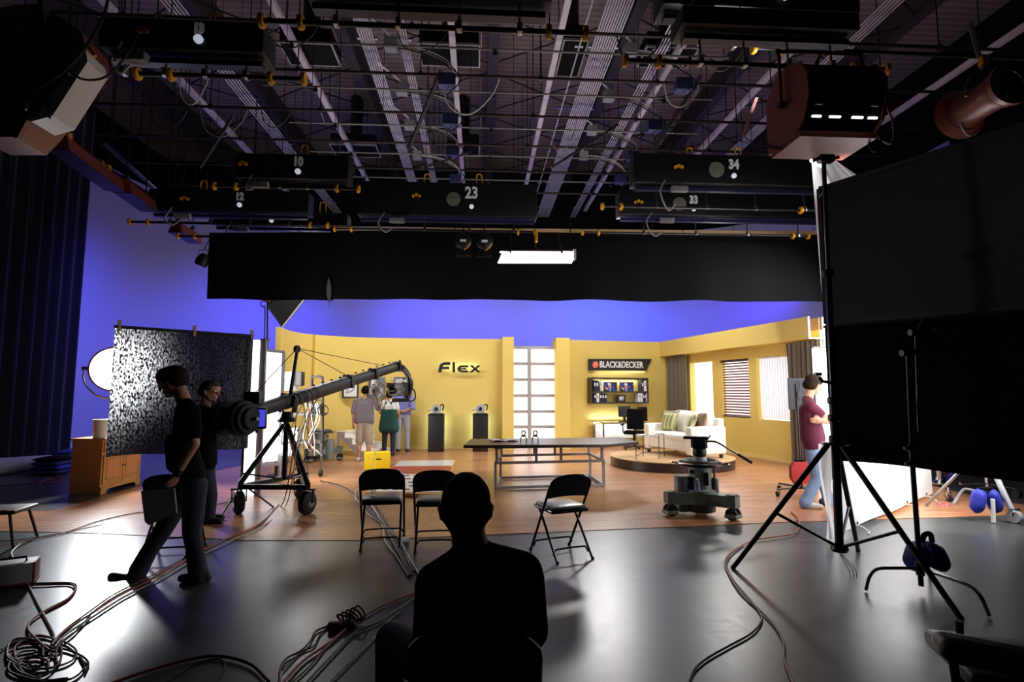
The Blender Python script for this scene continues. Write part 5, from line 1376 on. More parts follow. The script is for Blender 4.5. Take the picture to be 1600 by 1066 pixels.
for s in (-1, 1): MB().rbox((s * .1, 0, .12), (.14, .12, .26), .055, 4, Matrix.Rotation(R(-16 * s), 3, 'Y'), .02).build('bag_half', 'blue_bag', sb2)
MB().box((0, 0, .26), (.16, .06, .04)).build('strap', 'black_cloth', sb2)
q = [G(1490, 790), G(1500, 777), G(1545, 783)]
bt_ = thing('turtle_leg', 'bent grey base leg on the wood floor at right', 'stand base', V((q[0].x, q[0].y, .006)))
MB().tube(cr_curve([V((q[0].x, q[0].y, .02)), V((q[1].x - .05, q[1].y - .1, .11)), V((q[1].x + .05, q[1].y - .1, .13)), V((q[2].x, q[2].y, .1)), V((q[2].x + .3, q[2].y + .1, .03))], 5), .018).build('bent_leg', 'light_grey', bt_, True)
p = G(1470, 760)
cl2 = thing('floor_column', 'chrome column with blue arm below the black flag', 'stand base', V((p.x, p.y, .006)))
pz = P(1470, 700, p.y)
MB().cyl((p.x, p.y, .02), (p.x, p.y, pz.z + .5), .05).build('column', 'chrome', cl2, True); MB().lathe([(.12, 0), (.13, .03), (.07, .07), (.06, .12)], (p.x, p.y, .03), n=20).build('base_flange', 'chrome', cl2, True)
MB().bar(V((p.x + .08, p.y, .08)), P(1496, 735, p.y), .07, .05).build('blue_arm', 'blue_bag', cl2, True)
MB().cyl((p.x + .1, p.y + .05, .15), (p.x + .1, p.y + .05, .5), .035).build('grip_tube', 'red_cable', cl2, True)
p = G(1484, 785); fr_ = thing('small_dolly', 'small black and chrome caster on the wood floor', 'caster', V((p.x, p.y, .006)))
MB().cyl((-.02, 0, .05), (.02, 0, .05), .045, n=18).build('wheel', 'rubber', fr_); MB().tube([(-.03, 0, .05), (-.03, 0, .13), (.03, 0, .13), (.03, 0, .05)], .012).build('fork', 'chrome', fr_); MB().cyl((0, 0, .12), (0, 0, .2), .018).build('stem', 'chrome', fr_)
p = G(1474, 790); one('pink_tape', MB().lathe([(.03, 0), (.06, 0), (.06, .02), (.03, .02)], (p.x, p.y, .006), n=24, cap=False), 'tape_pink', 'roll of pink tape lying on the wood floor', 'tape')
p = G(1590, 778); fr2 = thing('rolling_stand', 'chrome rolling base on the concrete at the right edge', 'stand base', V((p.x, p.y, 0)))
MB().cyl((-.03, 0, .06), (.03, 0, .06), .058, n=20).build('wheel', 'rubber', fr2); MB().tube([(0, 0, .12), (-.25, .2, .17), (-.6, .3, .16)], .02).build('leg', 'chrome', fr2); MB().cyl((-.25, .2, .1), (-.25, .2, .45), .035).build('column', 'chrome', fr2)
# white flat behind the maroon man, brightness put in as emission
YX = 8.9
wb2 = thing('white_board', 'bright white board standing beside the right taupe curtain', 'board', V((P(1296, 700, YX).x, YX, .006)))
zt2 = P(1296, 545, YX).z
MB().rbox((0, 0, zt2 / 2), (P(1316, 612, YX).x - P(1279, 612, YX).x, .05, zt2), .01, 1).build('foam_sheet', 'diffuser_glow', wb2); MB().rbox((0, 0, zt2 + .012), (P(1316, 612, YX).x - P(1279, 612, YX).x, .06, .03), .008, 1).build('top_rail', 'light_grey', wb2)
MB().bar((.1, .04, 1.2), (.1, .55, .01), .04, .03).build('rear_brace', 'wood_raw', wb2)
# ---- red bag stand with grey panel behind the maroon man
p = G(1246, 775)
rp = thing('panel_stand', 'thin rolling stand carrying a grey panel and red weight bag', 'light stand', V((p.x + .25, p.y, .006)))
bx0 = V((P(1253, 760, p.y).x, p.y, 0))
MB().cyl((bx0.x, p.y, .12), V((bx0.x - .02, p.y, P(1250, 600, p.y).z)), .014).build('pole', 'pipe_dark', rp, True)
c1, c2 = P(1230, 591, p.y), P(1281, 640, p.y)
MB().rbox(((c1.x + c2.x) / 2, p.y + .04, (c1.z + c2.z) / 2), (c2.x - c1.x, .02, c1.z - c2.z), .006, 1, Matrix.Rotation(R(10), 3, 'Z')).build('panel', 'panel_grey', rp, True)
MB().tube(cr_curve([P(1247, 595, p.y - .02), P(1250, 605, p.y - .03), P(1246, 615, p.y - .03), P(1249, 624, p.y - .02)], 5), .008).build('cable', 'black_cable', rp, True)
lg = [P(1212, 768, p.y), P(1290, 770, p.y + .1)]
MB().cyl(V((lg[0].x, p.y - .05, .11)), V((lg[1].x, p.y + .1, .11)), .015).build('base_leg', 'pipe_dark', rp, True); MB().cyl(V((bx0.x - .1, p.y + .45, .11)), V((bx0.x, p.y, .12)), .015).build('base_leg', 'pipe_dark', rp, True)
for q in (V((lg[0].x, p.y - .05, 0)), V((bx0.x - .1, p.y + .45, 0)), V((lg[1].x, p.y + .1, 0))):
    MB().cyl(q + V((-.015, 0, .042)), q + V((.015, 0, .042)), .036, n=16).build('caster', 'rubber', rp, True); MB().cyl(q + V((0, 0, .05)), q + V((0, 0, .11)), .012).build('caster_stem', 'chrome', rp, True)
rb = thing('weight_bag', 'red hexagonal weight bag hung on the thin stand', 'sandbag', V((bx0.x - .05, p.y - .06, .17)))
poly = [(-.15, -.03, .1), (-.15, -.03, .26), (-.1, -.03, .34), (.12, -.03, .34), (.18, -.03, .26), (.18, -.03, .1), (.1, -.03, .02), (-.1, -.03, .02)]
MB().prism(poly, (0, .07, 0)).build('bag', 'red_bag', rb); MB().box((0, .0, .35), (.14, .05, .03)).build('strap', 'black_cloth', rb)
# ---- padded black chair arm in the bottom right corner
p = P(1530, 1020, 2.25)
bc = thing('padded_chair', 'black padded chair arm cut by the lower right corner', 'chair', V((p.x + .15, 2.2, 0)), R(-20))
MB().rbox((0, 0, .45), (.62, .16, .1), .045, 5, Matrix.Rotation(R(6), 3, 'Y')).build('arm_pad', 'vinyl_black', bc)
MB().tube([(-.25, 0, .42), (-.22, .02, .1), (-.22, .02, 0)], .018).build('arm_post', 'black_paint', bc); MB().tube([(.2, 0, .4), (.22, .02, .1), (.22, .02, 0)], .018).build('arm_post', 'black_paint', bc)
MB().rbox((.1, .34, .3), (.5, .5, .08), .03, 4).build('seat', 'vinyl_black', bc); MB().rbox((.36, .3, .7), (.06, .5, .5), .025, 4).build('backrest', 'vinyl_black', bc)
MB().tube([(.0, .55, .4), (.0, .57, 0)], .018).build('rear_leg', 'black_paint', bc)
# ================================================================ people
def capsule(mb, a, b2, ra, rb, n=14):
    a, b2 = V(a), V(b2); d = b2 - a; L = d.length
    if L < 1e-5: d = V((0, 0, 1)); L = 1e-5; b2 = a + d * L
    x = d.normalized()
    prof = [(max(ra * math.sin(t), 1e-4), -ra * math.cos(t)) for t in [math.pi / 2 * k / 5 for k in range(6)]]
    prof += [(max(rb * math.cos(t), 1e-4), L + rb * math.sin(t)) for t in [math.pi / 2 * k / 5 for k in range(6)]]
    mb.lathe(prof, a, x, n)
def fused(name, bones, voxel, parent, smooth_it=5):
    """one continuous skin over tapered limbs; each face takes the material of the nearest limb"""
    mb = MB()
    for b_ in bones: capsule(mb, *b_[:4])
    iv = ROOTM[parent.name].inverted()
    me = bpy.data.meshes.new(name); me.from_pydata([tuple(iv @ p) for p in mb.v], [], mb.f); me.update()
    o = bpy.data.objects.new(name, me); COL.objects.link(o)
    md = o.modifiers.new('r', 'REMESH'); md.mode = 'VOXEL'; md.voxel_size = voxel; md.use_smooth_shade = True
    sm = o.modifiers.new('s', 'SMOOTH'); sm.iterations = smooth_it; sm.factor = .5
    dg = bpy.context.evaluated_depsgraph_get()
    m2 = bpy.data.meshes.new_from_object(o.evaluated_get(dg))
    o.modifiers.clear(); o.data = m2; bpy.data.meshes.remove(me)
    mats = []
    for b_ in bones:
        if b_[4] not in mats: mats.append(b_[4])
    m2.materials.clear()
    for q in mats: m2.materials.append(MATS[q])
    nf = len(m2.polygons); c = np.empty(nf * 3); m2.polygons.foreach_get('center', c); c = c.reshape(-1, 3)
    best = np.full(nf, 1e9); idx = np.zeros(nf, dtype=np.int32)
    for b_ in bones:
        a = np.array(iv @ V(b_[0])); e = np.array(iv @ V(b_[1])); d = e - a; L2_ = max(d @ d, 1e-9)
        t = np.clip((c - a) @ d / L2_, 0, 1); r_ = b_[2] + (b_[3] - b_[2]) * t
        ds = np.linalg.norm(c - (a + t[:, None] * d), axis=1) - r_
        mk = ds < best; best[mk] = ds[mk]; idx[mk] = mats.index(b_[4])
    m2.polygons.foreach_set('material_index', idx); m2.shade_smooth(); m2.update()
    o.parent = parent
    return o
def head_bones(C, f, u, skin, k=1.0):
    f = V(f).normalized(); u = V(u).normalized(); u = (u - f * u.dot(f)).normalized(); s = f.cross(u)
    q = lambda a, b2, c: C + (f * a + s * b2 + u * c) * k
    B = [(q(-.03, 0, .035), q(.03, 0, .04), .082 * k, .078 * k, skin),
         (q(.03, 0, -.02), q(.05, 0, -.078), .06 * k, .034 * k, skin),
         (q(.0, .03, -.03), q(.03, .025, -.07), .045 * k, .03 * k, skin), (q(.0, -.03, -.03), q(.03, -.025, -.07), .045 * k, .03 * k, skin),
         (q(.095, 0, .012), q(.113, 0, -.022), .009 * k, .014 * k, skin),
         (q(.085, .028, .03), q(.085, -.028, .03), .018 * k, .018 * k, skin),
         (q(.083, .018, -.052), q(.083, -.018, -.052), .012 * k, .012 * k, skin), (q(.078, 0, -.09), q(.078, 0, -.092), .016 * k, .016 * k, skin)]
    for sg in (-1, 1): B += [(q(-.008, sg * .082, .01), q(-.004, sg * .08, -.025), .016 * k, .011 * k, skin)]
    return B, q
def hair_bones(q, m_, k=1.0, low=0.0, bald=False):
    r = .084 * k
    if bald:
        return [(q(-.05, .05, .0), q(-.05, .05, .03), .045 * k, .04 * k, m_), (q(-.05, -.05, .0), q(-.05, -.05, .03), .045 * k, .04 * k, m_), (q(-.07, -.03, .0), q(-.07, .03, .0), .05 * k, .05 * k, m_)]
    return [(q(-.035, 0, .045), q(.03, 0, .06), r, r * .9, m_), (q(-.05, .025, .0 + low), q(-.05, -.025, .0 + low), .068 * k, .068 * k, m_),
            (q(.02, .045, .055), q(-.03, .05, .02), .05 * k, .05 * k, m_), (q(.02, -.045, .055), q(-.03, -.05, .02), .05 * k, .05 * k, m_)]
def limb(a, m_, c, r0, r1, r2, mt1, mt2=None):
    return [(a, m_, r0, r1, mt1), (m_, c, r1 * 1.0, r2, mt2 or mt1)]
def sleeve(sh, el, wr, cut, r, shirt, skin):
    """upper arm with a sleeve that ends at fraction cut, then bare forearm"""
    c = sh.lerp(el, cut)
    return [(sh, c, r * 1.25, r * 1.18, shirt), (sh, el, r * .95, r * .82, skin), (el, wr, r * .86, r * .58, skin)]
def hand_bones(w, d, n_, skin, curl=.5, k=1.0, thumb=1):
    d = V(d).normalized(); n_ = V(n_).normalized(); n_ = (n_ - d * d.dot(n_)).normalized(); s = d.cross(n_)
    B = [(w, w + d * .05 * k, .026 * k, .03 * k, skin)]
    for i, (o_, L) in enumerate(((-.03, .068), (-.011, .078), (.009, .074), (.028, .06))):
        a = w + d * .075 * k + s * o_ * k
        B.append((w + d * .03 * k + s * o_ * .7 * k, a, .015 * k, .0115 * k, skin))
        c1 = (d * math.cos(curl * .7) + n_ * math.sin(curl * .7)); c2 = (d * math.cos(curl * 1.7) + n_ * math.sin(curl * 1.7))
        b2 = a + c1 * L * .5 * k; B.append((a, b2, .0105 * k, .0095 * k, skin)); B.append((b2, b2 + c2 * L * .5 * k, .0095 * k, .0075 * k, skin))
    t0 = w + d * .03 * k - s * .026 * thumb * k; t1 = t0 + (d * .7 - s * .7 * thumb + n_ * .3) * .035 * k
    B += [(t0, t1, .014 * k, .011 * k, skin), (t1, t1 + (d * .9 - s * .1 * thumb + n_ * .4) * .035 * k, .011 * k, .0085 * k, skin)]
    return B
def shoe(heel, toe, m_, r=.042):
    h, t = V(heel), V(toe)
    return [(h + V((0, 0, .045)), t + V((0, 0, .035)), .045, .035, m_), (h + V((0, 0, .03)), h.lerp(t, .6) + V((0, 0, .034)), .03, .044, m_)]

# ---- seated man, seen from behind, black silhouette
YM = 1.95
root = thing('person', 'person in a dark shirt seated in front, seen from behind', 'person', V((P(735, 1000, YM).x, YM + .1, 0)))
hc = P(728, 797, YM); sk_ = 'skin_dark'
Bn, q = head_bones(hc + V((0, 0, .0)), V((-.03, 1, -.12)), V((0, .1, 1)), sk_, 1.03)
nb = P(738, 872, YM - .03)
Bn += [(hc + V((.005, -.02, -.06)), nb, .058, .068, sk_)]
sl_, sr_ = P(680, 912, YM - .02), P(816, 895, YM - .02)
Bn += [(nb + V((0, 0, -.0)), sl_, .066, .068, 'tee_black'), (nb + V((.0, 0, -.0)), sr_, .066, .072, 'tee_black')]
pv = V((P(738, 1000, YM).x + .0, YM + .08, .53))
for sx in (-.085, 0, .085):
    Bn.append((V(((sl_.x + sr_.x) / 2 + sx, YM + .01, sl_.z - .08)), pv + V((sx * .95, 0, .08)), .105, .115, 'tee_black'))
Bn.append((sl_ + V((.06, 0, -.12)), sr_ + V((-.06, 0, -.12)), .1, .1, 'tee_black'))
Bn.append((pv + V((-.1, 0, 0)), pv + V((.1, 0, 0)), .12, .12, 'jeans_dark'))
el, er = P(668, 1010, YM + .06), P(828, 985, YM + .03)
Bn += [(sl_, el, .07, .055, 'tee_black'), (sr_ + V((.0, 0, -.02)), er, .078, .066, 'tee_black')]
wl, wr_ = P(690, 1030, YM + .32), P(800, 1020, YM + .3)
Bn += [(el, wl, .05, .035, sk_), (er, wr_, .052, .036, sk_)] + hand_bones(wl, (.3, .9, -.2), (0, 0, -1), sk_, .6, 1, 1) + hand_bones(wr_, (-.4, .9, -.2), (0, 0, -1), sk_, .6, 1, -1)
kl, kr = P(613, 1000, 2.5), P(790, 1010, 2.52)
al, ar_ = V((kl.x - .02, 2.52, .09)), V((kr.x + .03, 2.55, .09))
Bn += limb(pv + V((-.1, .05, 0)), kl, al, .095, .075, .05, 'jeans_dark') + limb(pv + V((.1, .05, 0)), kr, ar_, .095, .075, .05, 'jeans_dark')
Bn += shoe(V((al.x, al.y - .04, 0)), V((al.x - .02, al.y + .19, 0)), 'shoe_dark') + shoe(V((ar_.x, ar_.y - .04, 0)), V((ar_.x + .03, ar_.y + .19, 0)), 'shoe_dark')
fused('body', Bn, .009, root, 6)
fused('hair', [(q(-.03, 0, .038), q(.03, 0, .048), .087, .082, 'hair_dark'), (q(-.035, .02, .0), q(-.035, -.02, .0), .068, .068, 'hair_dark')], .009, root)
# his chair
pm = V((P(738, 1000, YM).x + .02, YM + .12, 0))
folding_chair(pm, R(-4), 'black folding chair under the seated man in front', False)

# ---- walking man
Y4 = G(300, 910).y + .1
root = thing('person', 'person in black shirt and jeans walking left with a paper', 'person', V((P(268, 913, Y4).x, Y4, 0)))
def W(px, py, dy=0): return P(px, py, Y4 + dy)
hc = W(270, 597); ff_ = V((-.9, 0, -.36)); sk_ = 'skin'
Bn, q = head_bones(hc, ff_, V((-.36, 0, .93)), sk_, 1.08)
Bn += [(hc + V((.05, 0, -.05)), W(288, 628), .058, .06, sk_)]
shn, shf = W(300, 646, -.17), W(286, 643, .17)
T = 'tee_black'
Bn += [(W(290, 632), shn, .062, .07, T), (W(290, 632), shf, .062, .07, T)]
for dy in (-.09, -.045, 0, .045, .09): Bn += [(W(293, 656, dy), W(290, 705, dy * .9), .105, .1, T), (W(290, 705, dy * .9), W(300, 742, dy * .9), .1, .105, T)]
Bn += [(W(272, 690, 0), W(276, 725, 0), .07, .08, T)]
Bn += [(W(301, 752, -.08), W(301, 752, .08), .1, .1, 'jeans_dark')]
eb = W(303, 693, -.24); wr_ = W(276, 741, -.25)
Bn += sleeve(shn, eb, wr_, .72, .053, T, sk_)
Bn += hand_bones(wr_, (W(268, 766, -.25) - wr_), (-1, .2, 0), sk_, .9, 1.02, 1)
Bn += [(W(279, 735, -.25), W(277, 740, -.25), .036, .036, 'rubber')]
ef = W(300, 694, .22); wf = W(296, 738, .2)
Bn += sleeve(shf, ef, wf, .72, .05, T, sk_) + hand_bones(wf, (-.3, -.2, -.9), (1, 0, 0), sk_, .7)
J = 'jeans_dark'
Bn += limb(W(304, 760, -.09), W(300, 832, -.12), W(312, 895, -.1), .1, .072, .062, J) + [(W(305, 870, -.1), W(312, 905, -.1), .066, .078, J)]
Bn += limb(W(292, 760, .09), W(254, 830, .07), W(214, 890, .05), .1, .074, .06, J) + [(W(230, 868, .06), W(213, 900, .05), .066, .072, J)]
hn, tn = W(322, 908, -.1), W(284, 912, -.1); hn.z = tn.z = 0; Bn += shoe(hn, tn, 'shoe_dark')
hz_ = W(218, 909, .05); tz = W(175, 901, .05)
Bn += [(hz_, tz, .045, .034, 'shoe_dark'), (hz_, hz_.lerp(tz, .5), .045, .042, 'shoe_dark')]
fused('body', Bn, .009, root, 4)
fused('hair', hair_bones(q, 'hair_brown', 1.08) + [(q(.04, .02, .09), q(.085, 0, .075), .045, .03, 'hair_brown')], .009, root)
for sg in (-1, 1): MB().sph(q(.088, sg * .03, .012), .011, 8, 6).build('eye', 'white_plastic', root, True)
pp4 = [W(220, 768, -.3), W(272, 764, -.28), W(276, 803, -.28), W(232, 821, -.3), W(226, 815, -.3)]
sp = thing('paper_sheet', 'white sheets of paper held by the walking man', 'paper', W(250, 815, -.3))
MB().prism(pp4, (0, .004, 0)).build('sheet', 'paper', sp, True); MB().prism([p + V((.004, .005, .004)) for p in pp4], (0, .003, 0)).build('sheet', 'paper', sp, True)

# ---- man with glasses at the crane
Y6 = G(332, 816).y
root = thing('person', 'person with grey hair and glasses operating the crane in the dark', 'person', V((P(332, 815, Y6).x, Y6, 0)))
def W(px, py, dy=0): return P(px, py, Y6 + dy)
hc = W(328, 612); Bn, q = head_bones(hc, V((.95, -.15, -.1)), V((0, 0, 1)), 'skin', 1.08)
Bn += [(hc + V((-.03, 0, -.05)), W(320, 636), .06, .062, 'skin')]
T = 'tee_black'; s1_, s2_ = W(318, 648, -.18), W(318, 648, .18)
Bn += [(W(320, 640), s1_, .06, .07, T), (W(320, 640), s2_, .06, .07, T)]
for dy in (-.1, 0, .1): Bn += [(W(320, 655, dy), W(322, 692, dy), .11, .12, T), (W(322, 692, dy), W(322, 722, dy), .12, .12, 'jeans_dark' if False else T)]
e1 = W(330, 672, -.22); w1_ = W(352, 664, -.1)
Bn += [(s1_, e1, .062, .055, T), (e1, w1_, .052, .04, T)] + hand_bones(w1_, (1, .2, .1), (0, 0, -1), 'skin', .9, 1.05)
e2 = W(332, 675, .22); w2_ = W(350, 668, .2); Bn += [(s2_, e2, .06, .052, T), (e2, w2_, .05, .04, T)] + hand_bones(w2_, (1, 0, .1), (0, 0, -1), 'skin', .9, 1.05, -1)
for sg, fx in ((-1, 334), (1, 324)):
    Bn += limb(W(322, 735, sg * .09), W(fx - 4, 775, sg * .1), W(fx - 6, 808, sg * .1), .095, .07, .056, 'jeans_dark')
    Bn += shoe(V((W(fx - 8, 812, 0).x, Y6 + sg * .1, 0)), V((W(fx + 18, 812, 0).x, Y6 + sg * .1 - .02, 0)), 'shoe_dark')
fused('body', Bn, .01, root, 4)
fused('hair', hair_bones(q, 'hair_grey', 1.06), .009, root)
gl = MB()
for sg in (-1, 1): gl.tube([q(.1, sg * .033 + .022 * math.cos(t * .6), .012 + .018 * math.sin(t * .6)) for t in range(10)], .003, 5, True); gl.tube([q(.1, sg * .055, .015), q(.0, sg * .088, .015)], .003, 5)
gl.tube([q(.105, .012, .015), q(.105, -.012, .015)], .003, 5); gl.build('glasses', 'chrome', root, True)

# ---- man in maroon shirt
Y7 = G(1270, 793).y
root = thing('person', 'person in maroon t-shirt and pale jeans with folded arms', 'person', V((P(1275, 793, Y7).x, Y7, .006)))
def W(px, py, dy=0): return P(px, py, Y7 + dy)
hc = W(1271, 601); Bn, q = head_bones(hc, V((.9, .2, -.32)), V((.32, 0, .9)), 'skin', 1.12)
Bn += [(hc + V((-.04, 0, -.05)), W(1263, 620), .058, .064, 'skin')]
T = 'tee_maroon'; s1_, s2_ = W(1267, 636, -.19), W(1263, 632, .18)
Bn += [(W(1261, 625), s1_, .066, .08, T), (W(1261, 625), s2_, .066, .075, T)]
for dy in (-.1, -.05, 0, .05, .1): Bn += [(W(1264, 642, dy), W(1268, 684, dy * .9), .125, .135, T)]
Bn += [(W(1266, 660, 0), W(1272, 684, 0), .14, .14, T), (W(1270, 692, -.09), W(1270, 692, .09), .125, .125, T)]
e1 = W(1294, 657, -.25); w1_ = W(1284, 658, -.27)
c1_ = s1_.lerp(e1, .5); Bn += [(s1_, c1_, .08, .07, T), (s1_, e1, .056, .052, 'skin'), (e1, w1_, .05, .036, 'skin')]
Bn = [b_ for b_ in Bn]
Bn += hand_bones(w1_, (-.9, .0, .05), (0, 1, 0), 'skin', .5, 1.05)
e2 = W(1292, 656, .2); w2_ = W(1292, 650, -.1)
Bn += [(s2_, e2, .06, .055, T), (e2, w2_, .045, .035, 'skin')] + hand_bones(w2_, (-.6, -.6, -.2), (-.5, .6, 0), 'skin', .6, 1.05)
J = 'jeans_light'
Bn += [(W(1273, 702, -.08), W(1273, 702, .08), .115, .115, J)]
Bn += limb(W(1272, 708, -.09), W(1277, 748, -.1), W(1259, 782, -.08), .11, .08, .066, J) + [(W(1266, 770, -.08), W(1258, 786, -.08), .07, .078, J)]
Bn += limb(W(1276, 708, .09), W(1286, 748, .1), W(1294, 782, .1), .105, .08, .066, J) + [(W(1292, 772, .1), W(1295, 788, .1), .07, .08, J)]
Bn += shoe(V((W(1252, 790).x, Y7 - .08, .006)), V((W(1271, 794).x, Y7 - .16, .006)), 'shoe_light') + shoe(V((W(1292, 790).x, Y7 + .1, .006)), V((W(1312, 790).x, Y7 + .05, .006)), 'shoe_dark')
fused('body', Bn, .0105, root, 4)
fused('hair', hair_bones(q, 'hair_brown', 1.1, -.02) + [(q(.03, .0, .09), q(.07, 0, .07), .05, .04, 'hair_brown')], .01, root)
for sg in (-1, 1): MB().sph(q(.088, sg * .03, .012), .011, 8, 6).build('eye', 'white_plastic', root, True)

# ---- group of people on the set
def back_person(label, Y, cx, top, foot, shirt, legs, skin, hair, shorts=False, face=(0, 1, 0), arms='down', sleeve_cut=.8, fat=1.0, hairlow=0.0, apron=None):
    H = P(cx, top, Y).z; x0 = P(cx, 650, Y).x
    k = H / 1.75
    r = thing('person', label, 'person', V((x0, Y, .006)))
    f = V(face).normalized(); s = V((f.y, -f.x, 0))
    q_ = lambda a, b2, z: V((x0, Y, 0)) + s * a * k + f * b2 * k + V((0, 0, z * k))
    hc = q_(0, .03, 1.64)
    Bn, q = head_bones(hc, f, V((0, 0, 1)), skin, k * 1.04)
    Bn += [(hc + V((0, 0, -.06)), q_(0, -.02, 1.47), .055 * k, .062 * k, skin)]
    s1, s2 = q_(-.185 * fat, -.01, 1.41), q_(.185 * fat, -.01, 1.41)
    Bn += [(q_(0, -.02, 1.46), s1, .058 * k, .065 * k, shirt), (q_(0, -.02, 1.46), s2, .058 * k, .065 * k, shirt)]
    for a in (-.1, -.05, 0, .05, .1): Bn += [(q_(a * fat, 0, 1.33), q_(a * .9 * fat, 0, 1.08), .105 * k, .1 * k * fat, shirt), (q_(a * .9 * fat, 0, 1.08), q_(a * fat, 0, .97), .1 * k * fat, .108 * k * fat, shirt)]
    Bn += [(q_(-.085, 0, .9), q_(.085, 0, .9), .105 * k, .105 * k, legs)]
    for sg in (-1, 1):
        hp = q_(sg * .09, 0, .86); kn = q_(sg * .11, .01, .49); an = q_(sg * .12, -.01, .09)
        if shorts:
            Bn += [(hp, q_(sg * .11, .01, .46), .1 * k, .098 * k, legs), (kn, q_(sg * .115, -.02, .32), .056 * k, .06 * k, skin), (q_(sg * .115, -.02, .32), an, .06 * k, .04 * k, skin)]
        else: Bn += limb(hp, kn, an, .1 * k, .075 * k, .062 * k, legs)
        b0 = V((an.x, an.y, 0)); Bn += shoe(b0 - f * .05 * k, b0 + f * .17 * k, 'shoe_light' if shorts else 'shoe_dark')
    def arm(sh, el, wr, hd, nn, th):
        c = sh.lerp(el, sleeve_cut); L = [(sh, c, .064 * k, .066 * k, shirt), (sh, el, .05 * k, .043 * k, skin), (el, wr, .043 * k, .03 * k, skin)]
        return L + hand_bones(wr, hd, nn, skin, .5, k, th)
    if arms == 'camera':
        Bn += arm(s1, q_(-.27, -.02, 1.12), q_(-.27, .02, .86), (0, 0, -1), s, 1)
        Bn += arm(s2, q_(.3, .12, 1.2), q_(.17, .3, 1.3), f, (0, 0, 1), -1)
    elif arms == 'front':
        Bn += arm(s1, q_(-.24, .06, 1.13), q_(-.1, .25, 1.08), (.5, .8, 0), (0, 0, 1), 1)
        Bn += arm(s2, q_(.25, .04, 1.13), q_(.2, .22, 1.02), (-.3, .9, -.2), (0, 0, 1), -1)
    elif arms == 'hip':
        Bn += arm(s1, q_(-.22, .02, 1.13), q_(-.2, .12, .92), (0, .3, -1), s, 1)
        Bn += arm(s2, q_(.27, -.1, 1.13), q_(.08, -.14, 1.02), (-1, 0, 0), f, -1)
    if apron:
        Bn += [(q_(a, 0, 1.2), q_(a * 1.5, 0, .72), .11 * k, .13 * k, apron) for a in (-.1, -.06, -.03, 0, .03, .06, .1)]
        Bn += [(q_(sg * .07, -.075, 1.42), q_(sg * .11, -.09, 1.25), .02 * k, .02 * k, apron) for sg in (-1, 1)]
    fused('body', Bn, .012, r, 9)
    fused('hair', hair_bones(q, hair, k * 1.04, hairlow), .012, r)
    return q_
qg = back_person('person in grey t-shirt and khaki shorts shouldering a video camera', G(580, 721).y, 570, 604, 719, 'tee_grey', 'khaki', 'skin', 'hair_dark', True, (.05, 1, 0), 'camera', .85, 1.2)
qw = back_person('person in white top and green apron over jeans, seen from behind', G(607, 712).y, 608, 610, 712, 'tee_white', 'jeans_dark', 'skin', 'hair_dark', False, (.1, 1, 0), 'front', .5, 1.0, -.03, 'apron_green')
back_person('person in violet shirt and grey trousers right of the green apron', G(628, 706).y, 630, 598, 706, 'shirt_violet', 'trouser_grey', 'skin', 'hair_grey', False, (.1, 1, 0), 'hip', 1.1, 1.0)
back_person('person in dark clothes mostly hidden behind the group at the wall', G(592, 699).y, 594, 606, 703, 'navy_binder', 'jeans_dark', 'skin', 'hair_brown', False, (.1, -1, 0), 'front', .8, .9)
# shoulder camera
cpz = qg(.2, .02, 1.53)
vc = thing('video_camera', 'shoulder video camera trailing a bundle of cables', 'video camera', cpz)
MB().rbox((0, 0, .1), (.15, .34, .2), .02, 2).build('camera_body', 'camera_bits', vc); MB().cyl((0, .17, .12), (0, .36, .12), .045, .055).build('lens', 'black_gloss', vc)
MB().rbox((0, -.2, .1), (.14, .09, .18), .015, 2).build('battery', 'plate_grey', vc); MB().tube([(0, -.1, .2), (0, -.08, .26), (0, .1, .26), (0, .12, .2)], .014).build('handle', 'black_paint', vc)
rn = random.Random(5)
for k in range(9):
    a = V((rn.uniform(-.05, .12), -.24, rn.uniform(.0, .2))); MB().tube(cr_curve([a, a + V((rn.uniform(.0, .18), -.05, .12)), a + V((rn.uniform(.08, .28), .0, -.1)), a + V((rn.uniform(.1, .22), .05, rn.uniform(-.5, -.2)))], 5), .0065, 5).build('cable', ['pipe_dark', 'tan_cloth', 'black_cable', 'grey_cable', 'pipe_dark'][k % 5], vc)
# ================================================================ overhead: deck beams, struts, grid, conduits
ordn = ['leftmost', 'second from left', 'third from left', 'fourth from left', 'fifth from left', 'sixth from left', 'rightmost']
for i, X in enumerate((-9.2, -6.2, -3.2, .3, 3.4, 6.6, 9.6)):
    r = bpy.data.objects.new('trim_%d' % (i + 2), None); COL.objects.link(r); ROOTM[r.name] = Matrix.Identity(4)
    tag(r, 'dark steel ceiling beam, %s' % ordn[i], None, None, 'structure')
    MB().bx(X - .13, X + .13, 2, 20.5, 9.72, 9.75).build('lower_flange', 'beam_dark', r); MB().bx(X - .02, X + .02, 2, 20.5, 9.75, 10.36).build('web', 'beam_dark', r); MB().bx(X - .13, X + .13, 2, 20.5, 10.36, 10.39).build('upper_flange', 'beam_dark', r)
    if i < 6:
        X2 = (-9.2, -6.2, -3.2, .3, 3.4, 6.6, 9.6)[i + 1]
        for k in range(6):
            y0 = 6.5 + 2.3 * k
            MB().cyl((X + .05, y0, 9.76), (X2 - .05, y0 + 1.9, 9.76), .02, n=5).build('brace_rod', 'black_paint', r); MB().cyl((X + .05, y0 + 1.9, 9.8), (X2 - .05, y0, 9.8), .02, n=5).build('brace_rod', 'black_paint', r)
so = ['far left pale ceiling strut above the small hoists', 'pale ceiling strut left of the conduit bundle', 'pale ceiling strut nearest the picture centre, left of the black panels', 'pale ceiling strut beside the ten-pipe conduit bundle', 'pale ceiling strut running towards hoist 34', 'pale ceiling strut passing the right guard loop', 'pale ceiling strut at the far right behind the brown lamps']
